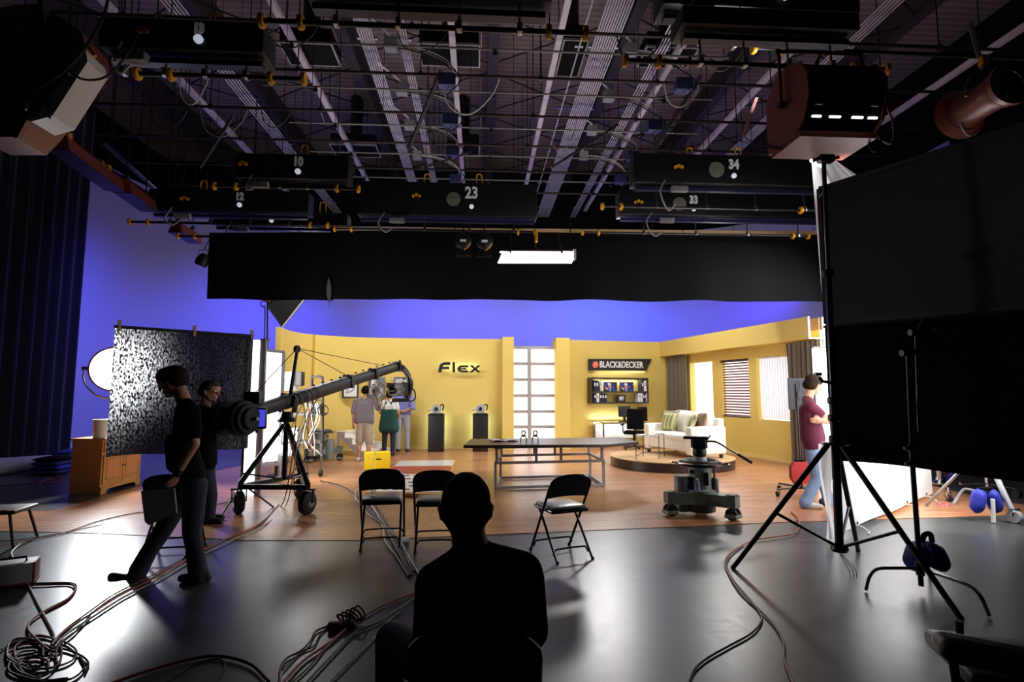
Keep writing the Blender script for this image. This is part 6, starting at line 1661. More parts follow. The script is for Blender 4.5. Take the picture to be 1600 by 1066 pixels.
for i, rt in enumerate((-.975, -.542, -.083, .222, .582, .917, 1.5)):
    X = rt * 6.85; r = thing('ceiling_strut', so[i], 'strut', (X, 13, 8.4), 0, 'pale ceiling struts')
    MB().bx(-.055, .055, -7.5, 7, -.012, 0).build('channel_face', 'strut_white', r)
    for s in (-1, 1): MB().bx(s * .055 - .006, s * .055 + .006, -7.5, 7, 0, .09).build('channel_side', 'strut_white', r)
    for k in range(5): MB().cyl((0, -6 + 3 * k, .0), (0, -6 + 3 * k, 2.0), .012, n=6).build('drop_rod', 'black_paint', r)
for i, dy in enumerate((597, 515, 449, 398, 355, 320)):
    Y = 850 * 6.3 / dy
    r = thing('grid_pipe', ['nearest', 'second nearest', 'third nearest', 'fourth nearest', 'fifth nearest', 'farthest'][i] + ' dark cross pipe of the ceiling grid', 'pipe', (0, Y, 7.85), 0, 'cross pipes of the ceiling grid')
    MB().cyl((-11, 0, 0), (11, 0, 0), .032, n=10).build('pipe', 'pipe_dark', r)
    for k in range(8):
        x = -8.4 + 2.4 * k; MB().cyl((x, 0, 0), (x, 0, 2.54), .012, n=6).build('drop_rod', 'black_paint', r); MB().rbox((x, 0, 0), (.08, .09, .1), .01, 1).build('pipe_clamp', 'dark_steel', r)
    if i < 5:
        r2 = thing('wire_tray', ['nearest', 'second nearest', 'third nearest', 'fourth nearest', 'farthest'][i] + ' thin grey rail slung under the grid', 'rail', (0, Y + .35, 7.72), 0, 'thin grey rails')
        MB().cyl((-4.4, 0, 0), (4.6 + .3 * i, 0, 0), .02, n=8).build('rail', 'box_grey', r2)
        for x in (-3.6, 0, 3.6): MB().cyl((x, 0, 0), (x, -.35, .13), .01, n=6).build('hook', 'steel', r2); MB().lathe([(.03, -.08), (.045, -.05), (.03, .02)], (x + .25, 0, -.04), n=10).build('socket', 'dark_steel', r2)
def bundle(rt, n_, sp, label, z=8.15, y0=6, y1=20, r_=.016):
    X = rt * (z - CAMH); r = thing('conduit_bundle', label, 'conduit', (X, 13, z), 0, 'conduit bundles')
    for k in range(n_): MB().cyl(((k - (n_ - 1) / 2) * sp, y0 - 13, 0), ((k - (n_ - 1) / 2) * sp, y1 - 13, 0), r_, n=8).build('conduit', 'conduit', r)
    for k in range(6): MB().bx(-n_ * sp / 2 - .05, n_ * sp / 2 + .05, -5.5 + 2.3 * k, -5.44 + 2.3 * k, .02, .05).build('strap', 'steel', r)
    MB().bx(-n_ * sp / 2, n_ * sp / 2, -5, -4.96, .05, 2.2).build('hanger', 'black_paint', r)
    return X
bundle(-.325, 6, .046, 'bundle of six silver conduits left of centre'); bundle(-.222, 4, .046, 'narrow bundle of four conduits beside the junction boxes')
bundle(.357, 10, .048, 'wide bundle of ten silver conduits right of centre'); bundle(1.06, 5, .07, 'bundle of five conduits above the brown soft light'); bundle(-.8, 5, .07, 'bundle of five conduits above hoist 13'); bundle(.285, 1, .06, 'single thin conduit beside the ten-pipe bundle'); bundle(.53, 4, .06, 'narrow bundle of four conduits right of the ten-pipe bundle')
# junction boxes with cables
rn = random.Random(11)
for i, (px, py) in enumerate(((611, 70), (628, 140), (640, 195), (652, 243), (985, 78), (951, 150), (925, 203), (912, 243))):
    p = PZ(px, py, 8.05)
    r = thing('junction_box', ['nearest', 'second', 'third', 'farthest'][i % 4] + (' grey junction box beside the left conduits' if i < 4 else ' grey junction box beside the right conduits'), 'junction box', p, 0, 'ceiling junction boxes')
    MB().rbox((0, 0, 0), (.24, .2, .22), .012, 1).build('box', 'box_grey', r); MB().bx(-.11, .11, -.104, -.1, -.09, .09).build('cover', 'light_grey', r)
    MB().tube(cr_curve([(-.02, 0, .1), (-.05, -.2, .12), (-.35, -.75, .1), (-.38, -.95, .1)] if i < 4 else [(.05, 0, .1), (-.1, -.2, .1), (-.2, -.3, .1)], 5), .022).build('elbow_conduit', 'conduit', r)
    for k in range(3): MB().tube(cr_curve([(.12, 0, -.03 * k), (.45, .05, .0 - .04 * k), (.9, .1, -.12 - .06 * k), (1.15 + .08 * k, .1, -.35 - .1 * k), (1.05, .1, -.7 - .1 * k)], 5), .014, 6).build('flex_cable', ['white_cable', 'grey_cable', 'black_cable'][k], r)
    MB().rbox((1.05, .1, -.62), (.32, .2, .24), .012, 1).build('breaker_box', 'breaker_blue', r)
# hanging black vent boxes with pale rims
for i, (x0, x1, y0, y1, lb) in enumerate(((447, 523, 70, 100, 'black vent box with pale rim, left of the conduits'), (658, 748, 72, 101, 'black vent box with pale rim, centre left'), (522, 590, 228, 244, 'far black vent box behind hoist 23'), (700, 748, 228, 243, 'far black vent box near the centre beam'), (876, 910, 64, 118, 'tall black vent box beside the ten-pipe bundle'), (1004, 1082, 76, 104, 'black vent box with pale rim, right of centre'))):
    z = 8.7; a, c = PZ(x0, y1, z), PZ(x1, y0, z)
    Yn, Yf = a.y, c.y; X0 = PZ(x0, (y0 + y1) / 2, z).x; X1 = PZ(x1, (y0 + y1) / 2, z).x
    if Yf < Yn: Yn, Yf = Yf, Yn
    r = thing('ceiling_vent', lb, 'vent', ((X0 + X1) / 2, (Yn + Yf) / 2, z), 0, 'black vent boxes')
    hx, hy = (X1 - X0) / 2, max(.25, (Yf - Yn) / 2)
    MB().bx(-hx, hx, -hy, hy, 0, .35).build('box', 'black_matte', r)
    for (u0, u1, v0, v1) in ((-hx - .03, hx + .03, -hy - .03, -hy), (-hx - .03, hx + .03, hy, hy + .03), (-hx - .03, -hx, -hy, hy), (hx, hx + .03, -hy, hy)): MB().bx(u0, u1, v0, v1, -.01, .04).build('rim', 'light_grey', r)
    MB().cyl((0, 0, .35), (0, 0, 1.6), .18, n=20).build('duct', 'black_gloss', r)
# diagonal braces
for i, (a, c, lb) in enumerate((((312, 262), (365, 180), 'dark diagonal brace at the left, above the pale wall'), ((390, 290), (434, 240), 'dark diagonal brace between two left hoists'), ((660, 262), (735, 238), 'nearly flat dark brace above the central hoist'), ((640, 230), (690, 110), 'dark slanting pipe in the middle of the grid'), ((1010, 250), (1095, 118), 'dark slanting pipe right of the conduit bundle'), ((862, 262), (965, 195), 'dark slanting pipe beside the right junction boxes'))):
    p, q_ = PZ(*a, 6.6), PZ(*c, 7.9); one('brace_bar', MB().bar(p, q_, .07, .05), 'beam_dark', lb, 'brace', 'diagonal braces')

# ---- self-climbing lighting hoists
ZPIPE = 4.85
def hoist(num, x0, x1, pipe_y, bx0, bx1, by0, by1, numx, label, reel=None, caps=2, loops=None, zp=ZPIPE):
    Y = F * (zp - CAMH) / (612 - pipe_y)
    A, B = P(x0, pipe_y, Y), P(x1, pipe_y, Y)
    r = thing('lighting_hoist', label, 'hoist', ((A.x + B.x) / 2, Y, zp), 0, 'black lighting hoists')
    MB().cyl((A.x, Y, zp), (B.x, Y, zp), .026, n=10).build('lamp_pipe', 'dark_steel', r, True)
    for e, s in ((A.x, 1), (B.x, -1)):
        for k in range(caps): MB().lathe([(.02, -.022), (.062, -.022), (.07, 0), (.062, .022), (.02, .022)], (e + s * (.0 + .34 * k), Y, zp), (1, 0, 0), 18).build('end_cap' if k == 0 else 'stop_ring', 'yellow_plastic', r, True)
    bA, bB = P(bx0, by1, Y), P(bx1, by0, Y)
    MB().rbox(((bA.x + bB.x) / 2, Y + .05, (bA.z + bB.z) / 2), (bB.x - bA.x, .36, bB.z - bA.z), .02, 1).build('housing', 'hoist_black', r, True)
    w = bB.x - bA.x
    MB().bx(bA.x + .05, bB.x - .05, Y - .02, Y + .08, bA.z - .09, bA.z - .03).build('cable_tray', 'tray_blue', r, True)
    for k in range(4):
        x = bA.x + w * (.12 + .25 * k); MB().cyl((x, Y, zp), (x, Y + .02, bA.z), .012, n=6).build('pipe_hanger', 'steel', r, True); MB().rbox((x, Y, zp + .02), (.05, .08, .09), .01, 1).build('pipe_clamp', 'steel', r, True)
        MB().cyl((x, Y + .05, bB.z), (x, Y + .05, 10.39), .006, n=5).build('lift_cable', 'dark_steel', r, True)
    for lx in (loops if loops is not None else (numx - 16, numx + 10)):
        c = P(lx, by0, Y); k = Y / F * 9
        MB().tube(cr_curve([(c.x - k * .5, Y - .08, c.z - .02), (c.x - k * .5, Y - .08, c.z + k * 1.5), (c.x - k * .3, Y - .08, c.z + k * 2), (c.x + k * .3, Y - .08, c.z + k * 2), (c.x + k * .5, Y - .08, c.z + k * 1.5), (c.x + k * .5, Y - .08, c.z - .02)], 4), .014, 8).build('guard_loop', 'yellow_plastic', r, True)
    if num:
        c = P(numx, by0 + (by1 - by0) * .3, Y)
        vs, fs = text_mesh(num, (by1 - by0) * .42 * Y / F * 1.35, .004, .012, .8)
        MB().add([v + V((c.x, Y - .14, c.z)) for v in vs], fs).build('number', 'number_white', r, True, smooth=False)
        c = P(numx, by0 + (by1 - by0) * .75, Y); MB().lathe([(.045, 0), (.045, .03), (.03, .045)], (c.x, Y - .13, c.z), (0, -1, 0), 16).build('beacon', 'indicator', r, True)
        for k in range(3): c2 = P(numx - 85 - 5 + 5 * k, by0 + (by1 - by0) * .35 + (0 if k == 1 else 2), Y); MB().lathe([(.03, 0), (.03, .03)], (c2.x, Y - .13, c2.z), (0, -1, 0), 10).build('socket', 'yellow_plastic', r, True)
        MB().rbox((bA.x + w * .22, Y - .15, bA.z - .12), (.3, .1, .1), .012, 1).build('connector_box', 'box_grey', r, True)
        MB().tube(cr_curve([(bA.x + w * .15, Y - .14, bA.z + .05), (bA.x + w * .12, Y - .2, bA.z - .2), (bA.x + w * .16, Y - .16, zp - .1), (bA.x + w * .2, Y - .12, zp + .02)], 5), .014, 6).build('power_cable', 'grey_cable', r, True)
    if reel:
        c = P(reel, by0 + (by1 - by0) * .5, Y); MB().lathe([(.14, 0), (.145, .02), (.14, .03), (.03, .035), (.03, .05)], (c.x, Y - .13, c.z), (0, -1, 0), 28).build('cable_reel', 'reel_grey', r, True)
    return r
hoist('23', 523, 835, 357, 560, 838, 292, 338, 737, 'black lighting hoist numbered 23 above the border drape', 709, loops=(668, 749))
hoist('34', 941, 1278, 312, 988, 1292, 251, 289, 1141, 'black lighting hoist numbered 34 right of centre', 1114, loops=(1075, 1150))
hoist('33', 910, 1262, 356, 966, 1285, 307, 338, 1080, 'black lighting hoist numbered 33 below hoist 34', 1058, loops=())
hoist('12', 203, 512, 352, 237, 486, 303, 331, 379, 'black lighting hoist numbered 12 before the pale wall', None, loops=(321, 391))
hoist('11', 278, 560, 373, 335, 545, 336, 352, 428, 'black lighting hoist numbered 11 half hidden by hoist 12', None, loops=(506,))
hoist('10', 335, 560, 292, 372, 548, 248, 282, 470, 'black lighting hoist numbered 10 at the left', None, loops=(478,))
hoist('13', 215, 475, 112, 165, 420, 47, 84, 321, 'black lighting hoist numbered 13 at the upper left', None, loops=(253, 336))
hoist('35', 1176, 1660, 29, 1030, 1330, -22, 18, 1215, 'black lighting hoist numbered 35 at the upper right', None, loops=(), zp=5.4)
hoist(None, 976, 1380, 60, 1060, 1330, 32, 48, 1150, 'black lighting hoist with yellow caps above the brown soft light', None, loops=())
hoist(None, 410, 914, 15, 480, 860, -24, 0, 600, 'black lighting hoist with yellow caps at the top edge', None, loops=())

# ---- lamps hung overhead
# open fluorescent fixture in front of the border drape
YK = 10.2
kf = thing('fluorescent_fixture', 'bright white fluorescent fixture hanging before the border drape', 'lamp', P(838, 402, YK))
q4 = [P(778, 411, YK), P(893, 411.5, YK), P(900, 397, YK + .18), P(785, 396, YK + .18)]
MB().prism(q4, (0, .015, .01)).build('reflector', 'tube_white', kf, True)
MB().prism([p + V((0, .03, .02)) for p in q4], (0, .12, .1)).build('housing', 'black_paint', kf, True)
for k, (a, c) in enumerate(((781, 796), (799, 876), (880, 897))): MB().cyl(P(a, 394, YK + .16), P(c, 394.6, YK + .16), .02, n=10).build('fluorescent_tube', 'tube_pink', kf, True)
MB().bar(P(778, 412.5, YK), P(893, 413, YK), .02, .02).build('front_edge', 'black_paint', kf, True)
MB().rbox(P(897, 399, YK + .15), (.05, .2, .2), .01, 1).build('end_cap', 'light_grey', kf, True)
for x in (800, 838, 878): MB().cyl(P(x, 392, YK + .25), V((P(x, 392, YK + .25).x, 11.0, 4.85)), .012, n=6).build('hanger', 'dark_steel', kf, True)
MB().tube([P(838, 360, YK + .5), P(838, 378, YK + .4)], .03).build('spigot', 'yellow_plastic', kf, True)
# two small black fresnels beside the drape
for i, px in enumerate((724, 757)):
    c = P(px, 380 + i, 10.55)
    r = thing('small_fresnel', ['left', 'right'][i] + ' small black round lamp hanging from hoist 23', 'lamp', c, 0, 'small black lamps on hoist 23')
    MB().lathe([(.1, .2), (.14, .17), (.16, .0), (.165, -.12), (.12, -.16), (.02, -.17)], (0, 0, 0), (0, 1, -.1), 26).build('lamp_housing', 'black_paint', r)
    MB().tube([(.19 * math.cos(t), 0, .19 * math.sin(t) + .0) for t in [math.pi * k / 10 for k in range(11)]], .011, 6).build('yoke', 'black_gloss', r)
    MB().tube([(0, 0, .19), (0, 0, .3)], .014).build('hook', 'dark_steel', r); MB().cyl((0, 0, .3), (0, .45, 4.85 - c.z), .012, n=6).build('safety_rod', 'dark_steel', r)
    vs, fs = text_mesh('2001' if False else 'IIIII', .07, .002, .004)
    MB().bx(-.06, .06, -.176, -.172, -.02, .03).build('white_label', 'paper', r); MB().rbox((0, .02, -.2), (.3, .2, .12), .01, 1).build('barn_door', 'black_matte', r)
    MB().tube(cr_curve([(.05, -.1, .1), (.14, -.12, .0), (.1, -.14, -.1), (.02, -.1, -.16)], 5), .014, 6).build('yellow_cord', 'yellow_plastic', r)
# small blue-lit par can at the left end of the drape
c = P(316, 408, 11.2); r = thing('small_flood', 'small dark flood lamp at the left end of the border drape', 'lamp', c)
MB().lathe([(.11, -.1), (.13, .0), (.07, .14), (.03, .16)], (0, 0, 0), (.35, 0, .9), 20).build('lamp_housing', 'black_paint', r); MB().tube([(-.09, 0, .05), (-.07, 0, .22), (.1, 0, .24), (.12, 0, .08)], .01).build('bracket', 'black_paint', r); MB().cyl((.02, 0, .23), (.02, .3, 4.85 - c.z), .01, n=6).build('hanger', 'black_paint', r)
MB().lathe([(.001, -.1), (.1, -.105)], (0, 0, 0), (.35, 0, .9), 20, cap=False).build('lens', 'shirt_violet', r)
# big brown soft light, upper right
c = P(1286, 166, 5.0)
r = thing('soft_light', 'large brown soft light with black curved back, upper right', 'lamp', c)
prof = [(.34, -.34), (-.1, -.36), (-.27, -.27), (-.35, -.08), (-.34, .12), (-.24, .28), (-.05, .36), (.15, .36), (.34, .2)]
MB().prism([(-.36, y, z) for y, z in prof], (.73, 0, 0)).build('curved_back', 'black_matte', r, smooth=False)
MB().prism([(-.385, y * 1.06, z * 1.06) for y, z in prof], (.025, 0, 0)).build('end_panel', 'brown_paint', r, smooth=False); MB().prism([(.37, y * 1.06, z * 1.06) for y, z in prof], (.025, 0, 0)).build('end_panel', 'brown_paint', r, smooth=False)
MB().prism([(-.42, .1, -.42), (-.385, .1, -.42), (-.385, .9, .05), (-.385, .5, .36), (-.42, .5, .36), (-.42, .9, .05)], (0, .001, 0)).build('front_hood', 'brown_paint', r, smooth=False)
MB().bx(-.38, .38, -.2, .3, -.42, -.36).build('bottom_lip', 'brown_paint', r)
for k, x in enumerate((-.26, -.08, .14, .29)): MB().rbox((x, -.3 + .02, -.26 + .0), (.11 if k in (1, 2) else .09, .02, .018), .004, 1).build('vent_slot', 'slot_glow', r)
for k, x in enumerate((-.27, .28)): MB().rbox((x, -.335, -.17), (.07, .02, .012), .004, 1).build('vent_slot', 'strut_white', r)
MB().tube(cr_curve([(-.43, 0, -.05), (-.43, 0, .5), (-.4, 0, .56), (.36, 0, .56), (.42, 0, .5), (.42, 0, -.05)], 4), .018).build('yoke', 'brown_paint', r); MB().tube([(0, 0, .56), (0, .1, ZPIPE - c.z)], .02).build('spigot', 'yellow_plastic', r)
for s in (-1, 1): MB().cyl((s * .4, 0, 0), (s * .46, 0, 0), .035).build('tilt_knob', 'black_paint', r)
MB().tube(cr_curve([(.38, -.1, .0), (.5, -.12, -.3), (.45, -.1, -.5), (.38, -.1, -.4), (.55, 0, .1), (.5, .1, .6)], 5), .013, 6).build('power_cable', 'black_cable', r); MB().tube(cr_curve([(.4, -.1, -.3), (.6, -.1, -.42), (.66, -.05, -.1), (.5, .1, .5)], 5), .01, 6).build('power_cable', 'grey_cable', r)
# brown fresnel with finned back, upper right corner
a_, b2_ = P(1512, 172, 4.75), P(1574, 134, 4.3); axd = (b2_ - a_).normalized(); L_ = (b2_ - a_).length
r = thing('brown_fresnel', 'brown ribbed spotlight with finned rear vent, upper right corner', 'lamp', (a_ + b2_) / 2)
MB().lathe([(.17, -.02), (.18, .0), (.15, .04), (.145, L_ - .1), (.165, L_ - .08), (.165, L_ - .03), (.15, L_)], a_, axd, 32, cap=False).build('barrel', 'brown_paint', r, True)
MB().lathe([(.15, L_), (.19, L_ + .01), (.19, L_ + .06), (.13, L_ + .05)], a_, axd, 32, cap=False).build('rear_ring', 'brown_paint', r, True)
MB().lathe([(.001, L_ - .02), (.15, L_ - .02), (.15, L_ - .03), (.001, L_ - .03)], a_, axd, 28, cap=False).build('rear_plate', 'black_matte', r, True)
yv = axd.cross(V((0, 0, 1))).normalized(); zv = yv.cross(axd)
for k in range(14):
    t = 2 * math.pi * k / 14; d_ = yv * math.cos(t) + zv * math.sin(t); MB().tube([b2_ + d_ * .05 + axd * .01, b2_ + d_ * .13 + axd * .02], .007, 6).build('cooling_fin', 'chrome', r, True)
for k in range(3):
    t = 1.9 + .5 * k; d_ = yv * math.cos(t) + zv * math.sin(t); MB().bar(a_ + axd * .08 + d_ * .15, b2_ - axd * .14 + d_ * .15, .03, .02).build('rib', 'brown_paint', r, True)
MB().lathe([(.18, -.02), (.24, -.1), (.245, -.1), (.19, -.01)], a_, axd, 28, cap=False).build('front_flare', 'brown_paint', r, True)
mdp_ = (a_ + b2_) / 2; arc = [mdp_ + V((math.cos(t), .1 * math.cos(t), 0)) * .22 + V((0, 0, .27 * math.sin(t))) for t in [math.pi * (k / 12) for k in range(13)]]
MB().tube(arc, .014).build('yoke', 'brown_paint', r, True); MB().tube([mdp_ + V((0, 0, .27)), mdp_ + V((0, .05, .5)), V((mdp_.x, mdp_.y + .1, 5.05))], .02).build('hook_clamp', 'steel', r, True); MB().rbox(mdp_ + V((0, 0, .36)), (.07, .06, .09), .01, 1).build('clamp_body', 'yellow_plastic', r, True)
MB().tube(cr_curve([a_ + V((0, 0, .1)), a_ + V((-.1, 0, -.05)), a_ + V((-.02, 0, -.25)), a_ + V((.1, 0, -.2))], 5), .012, 6).build('power_cable', 'grey_cable', r, True)
# brown soft light with white lining, upper left corner
YS = 4.3
r = thing('soft_light', 'brown soft light with white lining in the upper left corner', 'lamp', P(70, 110, YS))
MB().prism([P(x, y, YS) for x, y in ((-40, 20), (20, 8), (62, 6), (128, 50), (134, 78), (90, 132), (62, 168), (46, 190), (22, 214), (-40, 214))], (-.1, .45, .05)).build('housing', 'brown_paint', r, True, smooth=False)
MB().prism([P(x, y, YS - .02) for x, y in ((134, 78), (137, 96), (82, 181), (49, 190), (74, 160), (103, 118))], (-.05, .3, .03)).build('white_lining', 'white_paint', r, True, smooth=False)
MB().bar(P(73, 143, YS - .04), P(78, 185, YS - .04), .012, .012).build('lining_wire', 'black_cable', r, True)
MB().prism([P(x, y, YS - .03) for x, y in ((47, 166), (52, 168), (27, 215), (20, 216))], (0, .03, 0)).build('front_flap', 'brown_paint', r, True)
MB().bar(P(66, -20, YS - .05), P(76, 70, YS - .05), .09, .03).build('yoke_arm', 'black_paint', r, True); MB().bar(P(76, 70, YS - .05), P(112, 118, YS - .05), .08, .03).build('yoke_arm', 'black_paint', r, True)
MB().tube(cr_curve([P(-20, 138, YS - .15), P(30, 142, YS - .15), P(80, 125, YS - .15), P(125, 85, YS - .12), P(160, 30, YS - .1), P(172, -20, YS)], 6), .013, 6).build('power_cable', 'black_cable', r, True)
MB().tube(cr_curve([P(104, 108, YS - .1), P(130, 124, YS - .1), P(165, 120, YS - .1), P(195, 90, YS - .05), P(215, 55, YS)], 6), .009, 6).build('power_cable', 'black_cable', r, True)
MB().tube([P(136, 68, YS - .05), P(149, 88, YS - .05)], .014).build('clip_handle', 'yellow_plastic', r, True); MB().rbox(P(38, 165, YS - .08), (.05, .04, .08), .01, 1).build('latch', 'chrome', r, True)
# brown strip lights along the left side
for i, (pa, pb_) in enumerate((((88, 232), (178, 298)), ((190, 300), (232, 330)), ((272, 362), (305, 380)))):
    a, c = PZ(*pa, 5.0), PZ(*pb_, 5.0)
    r = thing('strip_light', ['nearest', 'middle', 'farthest'][i] + ' brown strip light hanging along the left side', 'lamp', (a + c) / 2, 0, 'brown strip lights')
    d_ = (c - a).normalized(); n_ = V((-d_.y, d_.x, 0))
    MB().prism([a + n_ * .12, a - n_ * .16, a - n_ * .12 + V((0, 0, .2)), a + n_ * .05 + V((0, 0, .26))], c - a).build('trough', 'brown_paint', r, True, smooth=False)
    MB().prism([a + n_ * .13 - V((0, 0, .02)), a - n_ * .17 - V((0, 0, .02)), a - n_ * .17 - V((0, 0, .005)), a + n_ * .13 - V((0, 0, .005))], c - a).build('frame_lip', 'black_paint', r, True)
    for k in (.15, .85): MB().cyl(a.lerp(c, k) + V((0, 0, .22)), V((a.lerp(c, k).x, a.lerp(c, k).y, 10.39)), .01, n=6).build('hanger', 'dark_steel', r, True); MB().rbox(a.lerp(c, k) + V((0, 0, .3)), (.08, .08, .1), .01, 1).build('clamp', 'yellow_plastic' if i == 0 else 'steel', r, True)
pa, pb_ = PZ(60, 195, 5.35), PZ(300, 345, 5.35)
r = thing('side_pipe', 'long pipe with yellow caps running along the left side lights', 'pipe', (pa + pb_) / 2)
MB().cyl(pa, pb_, .028, n=10).build('pipe', 'dark_steel', r, True)
for k in (.02, .3, .45): MB().lathe([(.02, -.02), (.065, -.02), (.065, .02), (.02, .02)], pa.lerp(pb_, k), pb_ - pa, 16).build('yellow_cap', 'yellow_plastic', r, True)
for k in (.1, .6, .9): MB().cyl(pa.lerp(pb_, k), V((pa.lerp(pb_, k).x, pa.lerp(pb_, k).y, 10.39)), .012, n=6).build('hanger', 'dark_steel', r, True)
pa, pb_ = PZ(160, 222, 5.6), PZ(270, 318, 5.6)
r = thing('side_pipe', 'blue-lit pipe beside the left strip lights', 'pipe', (pa + pb_) / 2); MB().cyl(pa, pb_, .04, n=10).build('pipe', 'tray_blue', r, True)  # dark pipe, the blue light on it is put into its colour
for k in (.1, .9): MB().cyl(pa.lerp(pb_, k), V((pa.lerp(pb_, k).x, pa.lerp(pb_, k).y, 10.39)), .012, n=6).build('hanger', 'dark_steel', r, True)
# hanging cords on the left drape, blue light put into their colour
for i, (x, y0, y1) in enumerate(((10, 250, 332), (48, 250, 346), (80, 262, 362), (111, 272, 349))):
    a, c = PX(x + 1, y0 - 60, -9.13), PX(x, y1, -9.13); one('pull_chain', MB().cyl(V((c.x, c.y, 10.39)), c, .012, n=6), 'tray_blue', ['first', 'second', 'third', 'fourth'][i] + ' thin pull cord hanging on the left drape', 'cord', 'pull cords')
# loose ceiling cables, slung from the grid pipes
rn = random.Random(21)
CB = ((300, 150, 'white_cable', 'pale cable loop below the grid, left of the struts'), (262, 190, 'black_cable', 'black cable loop above the left drape edge'), (350, 160, 'grey_cable', 'grey cable loop left of the six conduits'),
      (430, 190, 'black_cable', 'black cable loop above the hoist at left'), (455, 60, 'black_cable', 'black cable loop high between left strut and conduits'), (690, 190, 'black_cable', 'black cable loop beside the central black panels'),
      (735, 110, 'white_cable', 'pale cable hanging beside the central strut'), (660, 60, 'black_cable', 'black cable loop beside the nearest junction box'), (1000, 60, 'black_cable', 'black cable loop under the right yellow capped hoist'),
      (1065, 120, 'white_cable', 'pale cable dropping right of the right vent box'), (1040, 190, 'black_cable', 'black cable loop above the central right hoist'), (1130, 60, 'grey_cable', 'grey cable loop left of the brown soft light'),
      (1180, 200, 'black_cable', 'black cable loop behind the brown soft light'), (880, 190, 'grey_cable', 'grey cable loop in front of the ten conduits'))
gy = [850 * 6.3 / d_ for d_ in (597, 515, 449, 398, 355, 320)]
for px, py, m_, lb in CB:
    a = PZ(px, py, 7.6); a.y = min(gy, key=lambda q: abs(q - a.y)); a = P(px, py, a.y); a.z = 7.85
    w_, h_ = rn.uniform(.25, .6), rn.uniform(.4, .9)
    one('hanging_cable', MB().tube(cr_curve([a + V((-w_, 0, 0)), a + V((-w_ * .7, .05, -h_ * .8)), a + V((0, .06, -h_)), a + V((w_ * .7, .05, -h_ * .5)), a + V((w_, 0, 0))], 5), rn.uniform(.009, .014), 6), m_, lb, 'cable', 'loose cables of the grid')
# ================================================================ cables on the floor
def floor_cable(pts, r, m_, label, z=None, nm='floor_cable'):
    P3 = [(G(*p) if len(p) == 2 else P(p[0], p[1], p[2])) for p in pts]
    P3 = [V((p.x, p.y, max(p.z, 0) + r + (.006 if p.y > 5.5 else 0.0))) if len(q) == 2 else p for p, q in zip(P3, pts)]
    b_ = MB().tube(cr_curve(P3, 8), r * .58, 7)
    return one(nm, b_, m_, label, 'cable')
main = [(462, 665, 7.5), (458, 700, 7.35), (452, 745, 7.1), (440, 792), (405, 822), (352, 846), (300, 872), (245, 904), (190, 932), (140, 964), (100, 990), (80, 1012)]
floor_cable(main, .014, 'orange_cable', 'orange cable sweeping from the crane to the lower left tangle')
floor_cable([(p[0] + 5, p[1] + 3, *p[2:]) for p in main], .012, 'grey_cable', 'grey cable running along the orange crane cable')
floor_cable([(p[0] - 4 + 6 * math.sin(i), p[1] - 2, *p[2:]) for i, p in enumerate(main[3:])], .01, 'red_cable', 'red brown cable beside the orange crane cable')
floor_cable([(140, 966), (118, 990), (90, 1015), (88, 1040)], .012, 'black_cable', 'short black cable joining the lower left tangle')
floor_cable([(-30, 862), (30, 850), (100, 835), (150, 818), (200, 806), (245, 800)], .011, 'red_cable', 'dark red cable crossing the left floor to the wood')
floor_cable([(-20, 848), (30, 846), (90, 836), (160, 822)], .008, 'black_cable', 'thin black cable near the left frame edge')
floor_cable([(32, 852), (18, 866), (22, 876), (33, 888), (31, 896), (46, 920), (62, 952), (82, 990), (84, 1003)], .011, 'white_cable', 'pale twisted cable running down to the lower left tangle')
floor_cable([(28, 918), (70, 916), (108, 915), (117, 924), (104, 940), (70, 958), (48, 974), (44, 988), (60, 1006), (76, 1020)], .013, 'orange_cable', 'orange cable looping from the ballast box')
floor_cable([(30, 914), (70, 913), (112, 913), (119, 922), (106, 937), (72, 955)], .009, 'black_cable', 'black cable alongside the looping orange one')
floor_cable([(-20, 912), (10, 906), (30, 893), (24, 893)], .01, 'black_cable', 'short black cable on top of the ballast')
rn = random.Random(4)
nmz = ['outermost', 'second', 'third', 'fourth', 'fifth', 'sixth', 'seventh', 'innermost']
for i in range(8):
    cx_, cy_ = 62 + rn.uniform(-26, 26), 1034 + rn.uniform(-14, 12); rx, ry = rn.uniform(22, 62), rn.uniform(10, 28); ph = rn.uniform(0, 6)
    pts = [(cx_ + rx * math.cos(ph + t * .7), cy_ + ry * math.sin(ph + t * .7) + rn.uniform(-3, 3)) for t in range(9)]
    floor_cable(pts, .009 + .004 * rn.random(), ['orange_cable', 'black_cable', 'grey_cable', 'red_cable', 'black_cable', 'pipe_dark', 'orange_cable', 'black_cable'][i], nmz[i] + ' loop of the cable tangle in the lower left corner')
floor_cable([(170, 1074), (240, 1050), (300, 1034), (345, 1030), (390, 1042), (420, 1070)], .015, 'red_cable', 'thick red cable arching along the bottom edge')
floor_cable([(255, 1070), (300, 1042), (340, 1032), (350, 1045), (335, 1070)], .008, 'black_cable', 'thin black cable inside the red arch')
floor_cable([(436, 1074), (438, 1048), (448, 1032), (470, 1020), (485, 1005), (493, 990), (512, 981)], .011, 'red_cable', 'red cable leading to the connector cluster')
floor_cable([(442, 1050), (470, 1022), (490, 1012), (500, 994), (512, 983)], .009, 'black_cable', 'black cable leading to the connector cluster')
floor_cable([(440, 1074), (475, 1036), (515, 1008), (550, 978), (585, 956), (620, 940), (660, 926)], .014, 'orange_cable', 'orange cable running under the seated man')
floor_cable([(452, 1074), (490, 1038), (512, 1010), (535, 990), (550, 974)], .01, 'red_cable', 'red brown cable beside the orange one under the seated man')
floor_cable([(476, 1074), (520, 1026), (555, 992), (590, 976), (622, 955), (660, 930)], .012, 'black_cable', 'black cable right of the orange one')
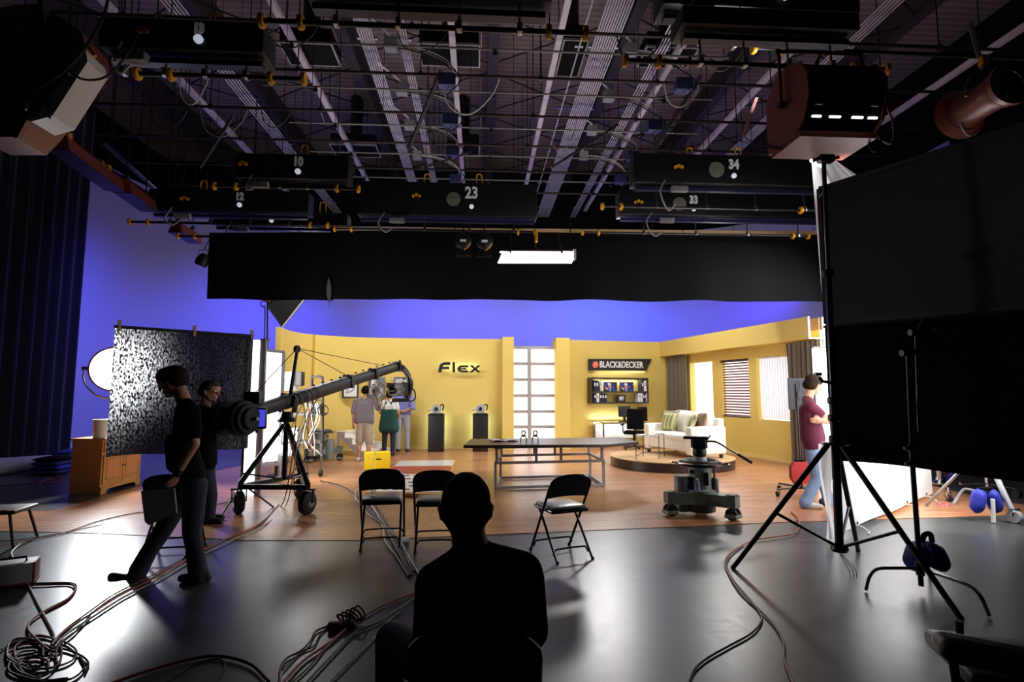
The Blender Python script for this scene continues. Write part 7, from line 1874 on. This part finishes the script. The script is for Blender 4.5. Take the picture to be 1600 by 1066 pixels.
floor_cable([(512, 1074), (545, 1040), (580, 1005), (605, 975), (630, 955)], .01, 'black_cable', 'outermost thin black cable beside the seated man')
p = G(530, 984)
cc_ = thing('connector_cluster', 'cluster of red and black cable connectors on the floor', 'connector', V((p.x, p.y, 0)))
MB().rbox((-.03, 0, .025), (.09, .05, .05), .015, 2).build('red_plug', 'red_bag', cc_); MB().rbox((.05, .02, .02), (.1, .06, .04), .012, 2).build('black_plug', 'rubber', cc_)
for k in range(5): MB().tube(cr_curve([(.02 + .01 * k, .02, .03), (.03 * k - .03, .06 + .01 * k, .07 + .01 * k), (.06 + .02 * k, .1, .03), (.1 - .03 * k, .02, .012)], 5), .007, 6).build('pigtail', 'black_cable' if k % 2 else 'red_cable', cc_)
# trunk of cables under the chairs
tr_ = [(585, 634, 11.6), (585, 690, 11.3), (582, 728, 10.6), (576, 758, 9.2), (568, 768), (569, 782), (582, 800), (598, 822), (614, 848), (630, 874), (648, 900)]
for i in range(7):
    pts = [(p[0] + (0 if len(p) == 3 else rn.uniform(-7, 7) + (i - 3) * 2.2), p[1] + (0 if len(p) == 3 else rn.uniform(-3, 3)), *p[2:]) for p in (tr_ if i < 2 else tr_[5:])]
    floor_cable(pts, .011 + .003 * (i % 3), ['white_cable', 'grey_cable', 'black_cable', 'grey_cable', 'white_cable', 'black_cable', 'grey_cable'][i],
                ['white cable dropping from the shoulder camera to the chairs', 'grey cable dropping beside the white camera cable', 'black strand of the cable trunk under the left chair', 'left grey strand of the cable trunk under the chair', 'white strand of the cable trunk on the floor', 'outer black strand of the cable trunk', 'outermost grey strand of the cable trunk'][i])
floor_cable([(500, 753), (530, 760), (552, 772), (567, 788), (585, 806)], .012, 'black_cable', 'black cable from the crane to the cable trunk')
floor_cable([(502, 756), (532, 763), (550, 775), (566, 792)], .009, 'grey_cable', 'grey cable from the crane to the cable trunk')
floor_cable([(1236, 802), (1246, 812), (1249, 826), (1240, 837), (1210, 842), (1180, 847), (1155, 857), (1138, 870), (1133, 884), (1140, 902), (1155, 926), (1180, 950), (1208, 978), (1224, 1006), (1226, 1035), (1240, 1074)], .013, 'orange_cable', 'red brown cable winding past the tripod foot')
floor_cable([(1162, 854), (1142, 870), (1136, 886), (1146, 908), (1164, 930), (1184, 955), (1190, 972), (1175, 992), (1140, 1012), (1105, 1032), (1085, 1050), (1075, 1074)], .011, 'black_cable', 'black cable winding past the tripod foot')
floor_cable([(60, 757), (72, 752), (90, 750), (96, 754), (85, 757), (66, 758)], .014, 'red_bag', 'red cable heap beside the carpet roll')
floor_cable([(-10, 762), (30, 759), (62, 756)], .01, 'black_cable', 'black cable leading to the red cable heap')
floor_cable([(325, 795), (345, 789), (380, 782)], .012, 'red_cable', 'red cable behind the crane wheel')
